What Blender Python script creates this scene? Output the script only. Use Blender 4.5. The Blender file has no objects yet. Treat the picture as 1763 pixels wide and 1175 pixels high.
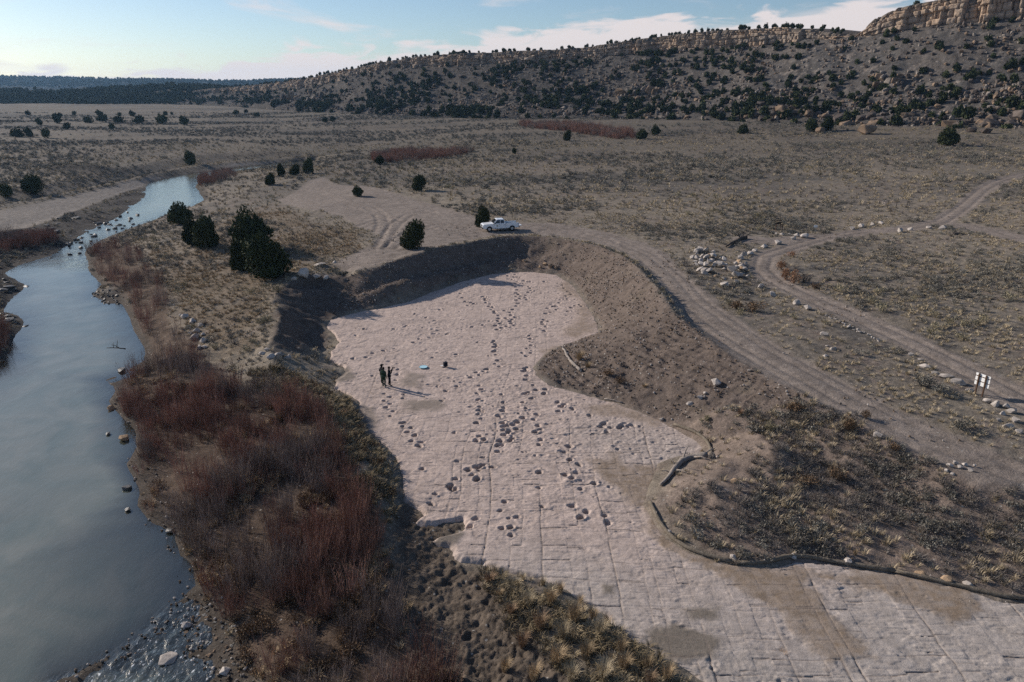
import bpy, bmesh, math, random
import numpy as np
from mathutils import Vector, Matrix
from mathutils.geometry import delaunay_2d_cdt

scene = bpy.context.scene
COL = scene.collection
rng = np.random.default_rng(7)
random.seed(7)

# ------------------------------------------------------------------ camera
CAM_H = 24.5                      # metres above the bedrock floor
PITCH = math.radians(19.1)
FPX = 1258.9                      # focal length in photo pixels (photo is 1763 x 1175)
cam_d = bpy.data.cameras.new("camera")
cam_d.sensor_width = 36.0
cam_d.lens = 36.0 * FPX / 1763.0
cam_d.clip_start = 0.5
cam_d.clip_end = 30000
cam = bpy.data.objects.new("camera", cam_d)
cam.location = (0, 0, CAM_H)
cam.rotation_euler = (math.pi / 2 - PITCH, 0, 0)
COL.objects.link(cam)
scene.camera = cam

# ------------------------------------------------------------------ light
SUN_AZ = math.radians(-60)        # from +Y towards +X
SUN_EL = math.radians(24)
world = bpy.data.worlds.new("World")
scene.world = world
world.use_nodes = True
wt = world.node_tree
wt.nodes.clear()
w_out = wt.nodes.new("ShaderNodeOutputWorld")
w_bg = wt.nodes.new("ShaderNodeBackground")
w_bg.inputs[1].default_value = 0.092
sky = wt.nodes.new("ShaderNodeTexSky")
sky.sky_type = 'NISHITA'
sky.sun_disc = False
sky.sun_elevation = SUN_EL
sky.sun_rotation = SUN_AZ
sky.altitude = 1300
sky.air_density = 1.0
sky.dust_density = 1.2
sky.ozone_density = 2.2


def wn(kind, **kw):
    n = wt.nodes.new(kind)
    for k, v in kw.items():
        setattr(n, k, v)
    return n


def wmath(op, a, b=None, c=None, clamp=False):
    n = wt.nodes.new("ShaderNodeMath")
    n.operation = op
    n.use_clamp = clamp
    for i, v in enumerate((a, b, c)):
        if v is None:
            continue
        if isinstance(v, (int, float)):
            n.inputs[i].default_value = v
        else:
            wt.links.new(v, n.inputs[i])
    return n.outputs[0]


def build_clouds():
    """thin high cloud: noise over azimuth and elevation, the same all round the sky"""
    tc = wn("ShaderNodeTexCoord")
    sep = wn("ShaderNodeSeparateXYZ")
    wt.links.new(tc.outputs["Generated"], sep.inputs[0])
    x, y, z = sep.outputs
    az = wmath('ARCTAN2', x, y)
    hor = wmath('SQRT', wmath('ADD', wmath('MULTIPLY', x, x), wmath('MULTIPLY', y, y)))
    el = wmath('ARCTAN2', z, hor)

    def layer(sa, se, off, detail, lo, hi, rough=0.55, dist=0.6):
        comb = wn("ShaderNodeCombineXYZ")
        wt.links.new(wmath('ADD', wmath('MULTIPLY', az, sa), off), comb.inputs[0])
        wt.links.new(wmath('MULTIPLY', el, se), comb.inputs[1])
        comb.inputs[2].default_value = off * 1.7
        n = wn("ShaderNodeTexNoise")
        n.inputs["Scale"].default_value = 1.0
        n.inputs["Detail"].default_value = detail
        n.inputs["Roughness"].default_value = rough
        n.inputs["Distortion"].default_value = dist
        wt.links.new(comb.outputs[0], n.inputs["Vector"])
        mr = wn("ShaderNodeMapRange", interpolation_type='SMOOTHSTEP')
        mr.inputs[1].default_value = lo
        mr.inputs[2].default_value = hi
        wt.links.new(n.outputs[0], mr.inputs[0])
        return mr.outputs[0]
    # a bank low over the horizon whose top wanders with azimuth
    comb = wn("ShaderNodeCombineXYZ")
    wt.links.new(wmath('MULTIPLY', az, CLOUD["bank_scale"]), comb.inputs[0])
    comb.inputs[1].default_value = CLOUD["bank_seed"]
    n = wn("ShaderNodeTexNoise")
    n.inputs["Scale"].default_value = 1.0
    n.inputs["Detail"].default_value = 3.0
    wt.links.new(comb.outputs[0], n.inputs["Vector"])
    swell = wmath('SINE', wmath('MULTIPLY_ADD', az, 2.0, 0.45))
    top = wmath('ADD', wmath('MULTIPLY_ADD', swell, 0.050, 0.034), wmath('MULTIPLY_ADD', n.outputs[0], CLOUD["bank_amp"], CLOUD["bank_base"]))
    puff = layer(16, 60, 3.1, 6, 0.25, 0.75)
    over = wmath('SUBTRACT', wmath('MULTIPLY_ADD', puff, 0.028, top), el)
    bank = wn("ShaderNodeMapRange", interpolation_type='SMOOTHSTEP')
    bank.inputs[1].default_value = 0.0
    bank.inputs[2].default_value = 0.016
    wt.links.new(over, bank.inputs[0])
    wisps = layer(4.5, 26, CLOUD["wisp_seed"], 7, 0.54, 0.80, 0.6, 0.9)
    tot = wmath('MAXIMUM', wmath('MULTIPLY', bank.outputs[0], 0.9), wmath('MULTIPLY', wisps, 0.85))
    return wmath('MULTIPLY', tot, 1.0, clamp=True)


CLOUD = dict(bank_scale=9.0, bank_seed=0.0, bank_amp=0.05, bank_base=-0.025, wisp_seed=7.3)
cl = build_clouds()
mixc = wn("ShaderNodeMix", data_type='RGBA')
wt.links.new(cl, mixc.inputs[0])
tint = wn("ShaderNodeVectorMath", operation='MULTIPLY')
wt.links.new(sky.outputs[0], tint.inputs[0])
tint.inputs[1].default_value = (0.96, 1.0, 1.05)      # white balance of the shot
wt.links.new(tint.outputs[0], mixc.inputs[6])
mixc.inputs[7].default_value = (8.6, 7.7, 7.55, 1)
wt.links.new(mixc.outputs[2], w_bg.inputs[0])
wt.links.new(w_bg.outputs[0], w_out.inputs[0])

sun_d = bpy.data.lights.new("sun", 'SUN')
sun_d.energy = 5.0
sun_d.angle = math.radians(0.6)
sun_d.color = (1.0, 0.90, 0.80)
sun = bpy.data.objects.new("sun", sun_d)
sd = Vector((math.sin(SUN_AZ) * math.cos(SUN_EL), math.cos(SUN_AZ) * math.cos(SUN_EL), math.sin(SUN_EL)))
sun.rotation_euler = sd.to_track_quat('Z', 'Y').to_euler()
sun.location = sd * 200
COL.objects.link(sun)

scene.view_settings.view_transform = 'Standard'
scene.view_settings.look = 'None'
scene.view_settings.gamma = 1.0
scene.view_settings.exposure = 0.1
scene.render.engine = 'CYCLES'
scene.cycles.use_denoising = False
scene.cycles.max_bounces = 5
scene.cycles.diffuse_bounces = 2
scene.cycles.glossy_bounces = 2
scene.cycles.transparent_max_bounces = 6
scene.cycles.volume_bounces = 0
scene.cycles.sample_clamp_direct = 3.0
scene.cycles.sample_clamp_indirect = 1.0

# ------------------------------------------------------------------ helpers
CT, ST = math.cos(PITCH), math.sin(PITCH)


def at(px, py, z):
    """the place on the level z that is seen at a photo pixel"""
    cx = (px - 881.5) / FPX
    cy = (587.5 - py) / FPX
    dy = CT + cy * ST
    dz = -ST + cy * CT
    t = (z - CAM_H) / dz
    return (cx * t, dy * t, z)


def slope_at(px, py):
    cx = (px - 881.5) / FPX
    cy = (587.5 - py) / FPX
    dy = CT + cy * ST
    return cx / dy, (-ST + cy * CT) / dy


def _hash(ix, iy, seed):
    h = (ix.astype(np.int64) * 374761393 + iy.astype(np.int64) * 668265263 + seed * 974634777) & 0xffffffff
    h = ((h ^ (h >> 13)) * 1274126177) & 0xffffffff
    h = ((h ^ (h >> 16)) * 2246822519) & 0xffffffff
    return ((h ^ (h >> 15)) & 0xffff).astype(np.float32) / 65535.0


def vnoise(x, y, seed=0):
    ix = np.floor(x); iy = np.floor(y)
    fx = x - ix; fy = y - iy
    fx = fx * fx * (3 - 2 * fx); fy = fy * fy * (3 - 2 * fy)
    ix = ix.astype(np.int64); iy = iy.astype(np.int64)
    a = _hash(ix, iy, seed); b = _hash(ix + 1, iy, seed)
    c = _hash(ix, iy + 1, seed); d = _hash(ix + 1, iy + 1, seed)
    return (a + (b - a) * fx) * (1 - fy) + (c + (d - c) * fx) * fy


def fbm(x, y, octaves=4, seed=0, gain=0.5):
    x = np.asarray(x, dtype=np.float64); y = np.asarray(y, dtype=np.float64)
    s = 0.0; a = 1.0; tot = 0.0
    for o in range(octaves):
        s = s + a * (vnoise(x, y, seed + o * 17) - 0.5)
        tot += a * 0.5
        x = x * 2.03 + 11.3; y = y * 2.03 - 7.7
        a *= gain
    return s / tot          # about -1 .. 1


def sstep(a, b, x):
    t = np.clip((x - a) / (b - a), 0, 1)
    return t * t * (3 - 2 * t)


def seg_dist(X, Y, line, closed=False):
    """distance from points to a polyline"""
    P = np.array([(p[0], p[1]) for p in line])
    if closed:
        P = np.vstack([P, P[:1]])
    best = np.full(X.shape, 1e9)
    for (ax, ay), (bx, by) in zip(P[:-1], P[1:]):
        vx, vy = bx - ax, by - ay
        L = vx * vx + vy * vy + 1e-9
        t = np.clip(((X - ax) * vx + (Y - ay) * vy) / L, 0, 1)
        d = (X - ax - t * vx) ** 2 + (Y - ay - t * vy) ** 2
        np.minimum(best, d, out=best)
    return np.sqrt(best)


def inside(X, Y, poly):
    r = np.zeros(X.shape, bool)
    n = len(poly)
    for i in range(n):
        ax, ay = poly[i][0], poly[i][1]
        bx, by = poly[(i + 1) % n][0], poly[(i + 1) % n][1]
        if ay == by:
            continue
        c = ((ay > Y) != (by > Y)) & (X < (bx - ax) * (Y - ay) / (by - ay) + ax)
        r ^= c
    return r


def sdist(X, Y, poly):
    """signed distance, positive inside"""
    d = seg_dist(X, Y, poly, True)
    return np.where(inside(X, Y, poly), d, -d)


def resample(line, step):
    out = []
    for a, b in zip(line[:-1], line[1:]):
        a = np.array(a, float); b = np.array(b, float)
        n = max(1, int(np.hypot(*(b - a)[:2]) / step))
        for k in range(n):
            out.append(tuple(a + (b - a) * k / n))
    out.append(tuple(line[-1]))
    return out


def np_mesh(name, V, F, mat=None, cols=None, smooth=True, extra=None):
    """V (n,3), F (m,k) -> mesh datablock"""
    me = bpy.data.meshes.new(name)
    V = np.ascontiguousarray(V, dtype=np.float32)
    F = np.ascontiguousarray(F, dtype=np.int32)
    me.vertices.add(len(V)); me.vertices.foreach_set("co", V.ravel())
    k = F.shape[1]
    me.loops.add(F.size); me.loops.foreach_set("vertex_index", F.ravel())
    me.polygons.add(len(F))
    me.polygons.foreach_set("loop_start", np.arange(0, F.size, k, dtype=np.int32))
    if smooth:
        me.polygons.foreach_set("use_smooth", np.ones(len(F), dtype=bool))
    me.update(calc_edges=True)
    if cols is not None:
        a = me.color_attributes.new("col", 'FLOAT_COLOR', 'POINT')
        c = np.ones((len(V), 4), np.float32); c[:, :3] = cols
        a.data.foreach_set("color", c.ravel())
    for nm, arr in (extra or {}).items():
        a = me.attributes.new(nm, 'FLOAT', 'POINT')
        a.data.foreach_set("value", np.ascontiguousarray(arr, dtype=np.float32).ravel())
    if mat is not None:
        me.materials.append(mat)
    return me


def link(name, me, parent=None, loc=None, rot=None, scale=None):
    o = bpy.data.objects.new(name, me)
    COL.objects.link(o)
    if parent is not None:
        o.parent = parent
    if loc is not None:
        o.location = loc
    if rot is not None:
        o.rotation_euler = rot
    if scale is not None:
        o.scale = scale if hasattr(scale, "__len__") else (scale,) * 3
    return o


def tag(o, label=None, cat=None, group=None, kind=None):
    if label: o["label"] = label
    if cat: o["category"] = cat
    if group: o["group"] = group
    if kind: o["kind"] = kind
    return o


def compact(V, F, *arrs):
    """keep only the vertices that F uses"""
    used = np.unique(F)
    m = np.full(len(V), -1, np.int64); m[used] = np.arange(len(used))
    return (V[used], m[F]) + tuple(a[used] for a in arrs)


# ------------------------------------------------------------------ materials
MATS = {}


def new_mat(name):
    m = bpy.data.materials.new(name)
    m.use_nodes = True
    nt = m.node_tree
    b = nt.nodes["Principled BSDF"]
    MATS[name] = m
    return m, nt, b


def surface_mat(name, base=None, attr=None, rough=0.9, spec=0.15, vary=0.35, scales=(3.0, 0.6), bump=0.5,
                bump_scales=(2.0, 9.0), bump_dist=0.05, tint=None, speck=None, rand=0.0, metallic=0.0):
    """base colour from a value or the vertex colour 'col', broken up by two noises; bump from two more"""
    m, nt, b = new_mat(name)
    L = nt.links.new
    b.inputs["Roughness"].default_value = rough
    b.inputs["Specular IOR Level"].default_value = spec
    b.inputs["Metallic"].default_value = metallic
    tc = nt.nodes.new("ShaderNodeTexCoord")
    if attr:
        a = nt.nodes.new("ShaderNodeVertexColor"); a.layer_name = attr
        col = a.outputs[0]
    else:
        a = nt.nodes.new("ShaderNodeRGB"); a.outputs[0].default_value = (*base, 1)
        col = a.outputs[0]
    val = None
    for s in scales:
        n = nt.nodes.new("ShaderNodeTexNoise")
        n.inputs["Scale"].default_value = s; n.inputs["Detail"].default_value = 5
        n.inputs["Roughness"].default_value = 0.65
        L(tc.outputs["Object"], n.inputs["Vector"])
        mr = nt.nodes.new("ShaderNodeMapRange")
        mr.inputs[1].default_value = 0.28; mr.inputs[2].default_value = 0.72
        mr.inputs[3].default_value = 1 - vary; mr.inputs[4].default_value = 1 + vary
        L(n.outputs[0], mr.inputs[0])
        if val is None:
            val = mr.outputs[0]
        else:
            mm = nt.nodes.new("ShaderNodeMath"); mm.operation = 'MULTIPLY'
            L(val, mm.inputs[0]); L(mr.outputs[0], mm.inputs[1]); val = mm.outputs[0]
    if rand > 0:
        oi = nt.nodes.new("ShaderNodeObjectInfo")
        mr = nt.nodes.new("ShaderNodeMapRange")
        mr.inputs[3].default_value = 1 - rand; mr.inputs[4].default_value = 1 + rand
        L(oi.outputs["Random"], mr.inputs[0])
        if val is None:
            val = mr.outputs[0]
        else:
            mm = nt.nodes.new("ShaderNodeMath"); mm.operation = 'MULTIPLY'
            L(val, mm.inputs[0]); L(mr.outputs[0], mm.inputs[1]); val = mm.outputs[0]
    if val is not None:
        vm = nt.nodes.new("ShaderNodeVectorMath"); vm.operation = 'SCALE'
        L(col, vm.inputs[0]); L(val, vm.inputs["Scale"]); col = vm.outputs[0]
    if speck:
        # small pale or dark stones lying in the surface
        sc, thr, sc_col, amount = speck
        vo = nt.nodes.new("ShaderNodeTexVoronoi"); vo.inputs["Scale"].default_value = sc
        L(tc.outputs["Object"], vo.inputs["Vector"])
        mr = nt.nodes.new("ShaderNodeMapRange")
        mr.inputs[1].default_value = thr; mr.inputs[2].default_value = thr * 0.6
        L(vo.outputs["Distance"], mr.inputs[0])
        sx = nt.nodes.new("ShaderNodeSeparateXYZ"); L(vo.outputs["Color"], sx.inputs[0])
        g = nt.nodes.new("ShaderNodeMath"); g.operation = 'LESS_THAN'; g.inputs[1].default_value = amount
        L(sx.outputs[0], g.inputs[0])
        f = nt.nodes.new("ShaderNodeMath"); f.operation = 'MULTIPLY'
        L(mr.outputs[0], f.inputs[0]); L(g.outputs[0], f.inputs[1])
        mx = nt.nodes.new("ShaderNodeMix"); mx.data_type = 'RGBA'
        L(f.outputs[0], mx.inputs[0]); L(col, mx.inputs[6]); mx.inputs[7].default_value = (*sc_col, 1)
        col = mx.outputs[2]
    L(col, b.inputs["Base Color"])
    if bump > 0:
        acc = None
        for s in bump_scales:
            n = nt.nodes.new("ShaderNodeTexNoise")
            n.inputs["Scale"].default_value = s; n.inputs["Detail"].default_value = 6
            n.inputs["Roughness"].default_value = 0.7
            L(tc.outputs["Object"], n.inputs["Vector"])
            if acc is None:
                acc = n.outputs[0]
            else:
                mm = nt.nodes.new("ShaderNodeMath"); mm.operation = 'MULTIPLY_ADD'
                L(n.outputs[0], mm.inputs[0]); mm.inputs[1].default_value = 0.5; L(acc, mm.inputs[2]); acc = mm.outputs[0]
        bp = nt.nodes.new("ShaderNodeBump")
        bp.inputs["Strength"].default_value = bump; bp.inputs["Distance"].default_value = bump_dist
        L(acc, bp.inputs["Height"]); L(bp.outputs[0], b.inputs["Normal"])
    return m


def plain_mat(name, base, rough=0.6, spec=0.4, metallic=0.0, vary=0.12, rand=0.0, scale=6.0):
    return surface_mat(name, base=base, rough=rough, spec=spec, vary=vary, scales=(scale,), bump=0.15,
                       bump_scales=(scale * 5,), bump_dist=0.01, metallic=metallic, rand=rand)


# linear vertex-colour palette for the ground
C_FIELD = np.array((0.165, 0.140, 0.114))
C_FIELD2 = np.array((0.245, 0.208, 0.160))
C_SAGE = np.array((0.095, 0.088, 0.080))
C_DIRT = np.array((0.215, 0.168, 0.138))
C_ROAD = np.array((0.225, 0.188, 0.160))
C_BANK = np.array((0.132, 0.105, 0.088))
C_MUD = np.array((0.115, 0.092, 0.072))
C_SAND = np.array((0.225, 0.198, 0.172))
C_BED = np.array((0.165, 0.145, 0.095))
C_DARKROCK = np.array((0.052, 0.047, 0.044))
C_LITTER = np.array((0.085, 0.058, 0.042))
# ------------------------------------------------------------------ survey of the ground
# photo pixel + level for every break of slope; each is turned into a real place on the ground
ROCK_PX = [(565, 549, .1), (600, 538, .1), (650, 528, .12), (700, 517, .12), (740, 501, .12), (790, 483, .12), (840, 471, .12),
           (880, 466, .12), (920, 466, .12), (960, 471, .12), (990, 490, .1), (1005, 510, .1), (1020, 531, .1), (1032, 555, .1),
           (1036, 573, .1), (1000, 586, .05), (965, 598, .05), (940, 613, .05), (925, 632, .05), (930, 645, .05), (950, 660, .05),
           (980, 670, .05), (1020, 680, .05), (1060, 690, .05), (1100, 705, .05), (1140, 722, .05), (1180, 740, .08), (1207, 756, .1),
           (1219, 769, .1), (1212, 784, .08), (1170, 789, .06), (1140, 800, .06), (1128, 835, .06), (1118, 868, .06), (1137, 900, .06),
           (1155, 925, .06), (1190, 946, .06), (1230, 961, .06), (1290, 971, .06), (1330, 969, .06), (1365, 959, .06), (1400, 963, .06),
           (1450, 969, .06), (1500, 976, .06), (1545, 982, .06), (1580, 991, .06), (1620, 1001, .06), (1660, 1009, .06), (1690, 1018, .06),
           (1720, 1028, .06), (1763, 1031, .06), (1900, 1045, .05), (2000, 1200, 0), (1700, 1330, -.1), (1300, 1250, -.2),
           (1200, 1178, -.15), (1160, 1150, -.12), (1110, 1120, -.12), (1060, 1088, -.12), (1040, 1062, -.1), (1000, 1040, -.1),
           (960, 1012, -.1), (900, 992, -.15), (860, 986, -.25), (830, 976, -.3), (792, 970, -.3), (770, 946, -.3), (745, 932, -.3),
           (780, 922, -.3), (803, 910, -.3), (795, 897, -.3), (745, 908, -.3), (714, 905, -.3), (725, 890, -.3), (716, 876, -.28),
           (690, 866, -.2), (690, 840, -.1), (684, 800, -.05), (670, 780, -.05), (650, 760, -.05), (630, 740, -.05), (622, 720, -.05),
           (612, 692, -.05), (597, 680, -.1), (573, 671, -.2), (580, 658, -.25), (600, 643, -.25), (588, 632, -.25), (566, 622, -.2),
           (568, 606, -.2), (582, 592, -.2), (572, 576, -.15), (556, 564, -.05)]
CREST_PX = [(596, 478, 2.3), (620, 468, 2.9), (660, 455, 3.4), (700, 441, 3.6), (740, 429, 3.6), (790, 418, 3.6), (830, 411, 3.6),
            (880, 405, 3.6), (930, 406, 3.6), (980, 411, 3.7), (1030, 422, 3.9), (1070, 438, 4.1), (1100, 460, 4.25), (1125, 485, 4.3),
            (1145, 510, 4.3), (1160, 535, 4.2), (1190, 562, 4.0), (1230, 592, 3.75), (1270, 620, 3.5), (1310, 645, 3.35), (1360, 670, 3.28),
            (1400, 690, 3.22), (1440, 706, 3.18), (1475, 716, 3.15), (1500, 745, 3.0), (1540, 770, 2.85), (1600, 800, 2.75), (1680, 830, 2.65),
            (1763, 850, 2.55), (1900, 885, 2.5)]
BERM_PX = [(612, 513, .9), (640, 505, 1.3), (670, 494, 1.6), (700, 485, 1.8), (750, 473, 1.5), (800, 463, 1.0), (850, 452, 1.0), (890, 447, 1.1), (930, 450, .95)]
# water's edge, right bank, from below the frame upstream
RW_PX = [(60, 1300), (95, 1178), (150, 1155), (210, 1115), (255, 1083), (300, 1042), (335, 1008), (334, 985), (312, 955), (297, 920),
         (258, 897), (235, 872), (240, 850), (218, 800), (236, 770), (231, 740), (207, 716), (186, 692), (200, 672), (178, 655), (214, 640),
         (250, 630), (249, 600), (231, 570), (221, 540), (206, 514), (182, 524), (160, 508), (176, 490), (152, 466), (150, 452), (145, 430),
         (180, 410), (230, 391), (270, 377), (300, 362), (330, 356), (351, 345), (336, 322), (345, 306), (380, 298), (430, 291), (480, 285), (560, 279)]
LW_PX = [(-250, 700), (0, 645), (14, 604), (24, 580), (41, 561), (41, 546), (5, 536), (16, 520), (40, 500), (41, 490), (6, 472),
         (22, 460), (90, 441), (150, 401), (200, 376), (249, 341), (254, 316), (300, 304), (370, 294), (430, 287), (480, 281), (560, 275)]
WATER_Z = -1.6
SEC_PX = {  # name: (points, extra)
    'willow_mid': [(430, 1300, -1.0), (470, 1175, -.8), (500, 1000, -.4), (420, 850, -.2), (370, 700, .0), (330, 600, .3), (285, 520, .5), (250, 470, .5),
                   (215, 440, .2), (300, 395, .9), (350, 372, 1.2), (420, 335, 1.4), (440, 306, 1.5), (500, 293, 1.8), (570, 287, 2.2)],
    'gravel': [(440, 1175, -1.35), (420, 1120, -1.4), (380, 1050, -1.4), (350, 1010, -1.4)],
    'gravel2': [(330, 1175, -1.72), (300, 1120, -1.70), (270, 1120, -1.72), (230, 1160, -1.74), (360, 1100, -1.60), (335, 1050, -1.62), (290, 1160, -1.72)],
    'leftbank_top': [(640, 850, .75), (628, 800, .85), (606, 760, .9), (592, 728, .95), (580, 700, .95), (560, 680, .8), (520, 662, 1.0)],
    'leftbank_in': [(560, 860, .3), (520, 780, .5), (480, 720, .5), (440, 680, .6), (420, 620, .9), (400, 560, 1.2), (380, 500, 1.5)],
    'mud': [(702, 900, -.42), (735, 960, -.45), (760, 1040, -.5), (790, 1175, -.5), (690, 1000, -.45), (690, 1100, -.5), (800, 1000, -.42)],
    'mud_left': [(660, 930, -.1), (640, 1000, -.2), (650, 1100, -.3), (700, 1175, -.5)],
    'mound': [(880, 1030, -.05), (960, 1060, .1), (1040, 1110, .15), (1100, 1160, .1), (950, 1150, .0), (1000, 1300, .0), (860, 1100, -.25)],
    'pit_top': [(482, 497, 2.7), (470, 520, 2.5), (484, 545, 2.4), (478, 572, 2.2), (462, 596, 1.9)],
    'pit_foot': [(540, 500, 1.1), (535, 540, .6), (528, 572, .2), (520, 600, -.05), (548, 600, -.2), (552, 560, .1)],
    'pit_lip': [(500, 640, .9), (530, 625, .7), (470, 625, 1.5), (520, 480, 2.6), (560, 475, 2.5)],
    'ramp': [(575, 500, 1.4), (590, 530, .6), (570, 530, .5)],
    'terrace_l': [(430, 470, 2.3), (360, 420, 1.9), (460, 400, 2.5), (520, 440, 2.7), (540, 360, 2.9), (440, 350, 2.0), (640, 420, 3.2), (300, 450, 1.2),
                  (330, 520, 1.3), (700, 400, 3.3), (600, 340, 3.1), (500, 310, 2.5), (560, 455, 2.8), (400, 380, 1.9), (800, 395, 3.4), (860, 397, 3.35), (950, 395, 3.3)],
    'road_r': [(1000, 392, 3.3), (1060, 405, 3.3), (1110, 420, 3.3), (1150, 440, 3.3), (1172, 465, 3.3), (1195, 490, 3.3), (1232, 520, 3.3), (1290, 560, 3.3),
               (1350, 600, 3.25), (1420, 640, 3.2), (1490, 680, 3.1), (1560, 712, 3.05), (1640, 752, 2.95), (1700, 777, 2.85), (1763, 802, 2.75), (1900, 850, 2.6)],
    'field': [(720, 320, 3.5), (620, 300, 3.2), (900, 330, 3.7), (1000, 300, 4.2), (1100, 350, 3.9), (1200, 320, 4.3), (1300, 440, 3.5), (1330, 470, 3.4), (1240, 450, 3.6), (1400, 400, 3.8),
              (1500, 350, 4.4), (1600, 300, 5.5), (1700, 380, 4.8), (1763, 330, 5.8), (1500, 480, 3.6), (1600, 540, 3.5), (1763, 560, 3.6), (1763, 650, 3.2), (1650, 640, 3.15), (1560, 590, 3.3),
              (1440, 530, 3.35), (1400, 600, 3.4), (1350, 560, 3.5), (1763, 720, 2.9), (1900, 700, 3.0), (1900, 500, 4.2), (1900, 360, 6.0)],
    'slope_r': [(1080, 620, 1.6), (1150, 660, 1.7), (1060, 600, 1.9), (1000, 630, .5), (1230, 720, 1.5), (1300, 740, 1.7), (1250, 690, 2.0), (1330, 700, 2.4),
                (1260, 790, 1.2), (1215, 838, 1.25), (1185, 850, .7), (1240, 870, .9), (1330, 770, 2.3), (1330, 830, 1.2), (1420, 800, 1.5), (1480, 760, 2.4), (1400, 880, .8), (1500, 900, .8), (1560, 850, 1.4),
                (1640, 850, 2.0), (1700, 880, 1.7), (1640, 930, .8), (1763, 950, .9), (1763, 900, 1.7), (1350, 930, .35), (1600, 970, .35), (1900, 960, 1.0), (1690, 815, 2.9), (1735, 835, 2.8)],
    'bank_l_far': [(0, 362, -1.3), (60, 350, -1.3), (110, 340, -1.3), (165, 327, -1.3), (215, 316, -1.3), (260, 304, -1.3), (310, 293, -1.3), (400, 281, -1.2), (480, 275, -1.1), (560, 270, -.8)],
    'bank_l_top': [(0, 352, .2), (60, 340, .2), (110, 330, .2), (165, 317, .3), (215, 307, .3), (260, 296, .3), (310, 286, .3), (400, 275, .4), (480, 270, .4), (560, 266, .6)],
    'bank_l_up': [(0, 330, 1.0), (165, 300, 1.1), (300, 272, 1.2), (450, 258, 1.4), (600, 262, 2.0)],
    'sandflat': [(0, 395, -1.35), (60, 385, -1.35), (120, 365, -1.35), (180, 345, -1.38), (240, 322, -1.4)],
    'island': [(60, 396, -1.15), (110, 385, -1.0), (160, 362, -.9), (205, 345, -.9), (235, 332, -1.0), (180, 375, -1.2), (90, 405, -1.2)],
    'leftbank': [(-20, 420, -.8), (20, 430, -.9), (60, 425, -1.0), (100, 415, -1.1), (-20, 470, -.5), (5, 490, -.9), (-60, 520, .3), (-20, 590, -.6), (-150, 450, .5)],
}


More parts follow.
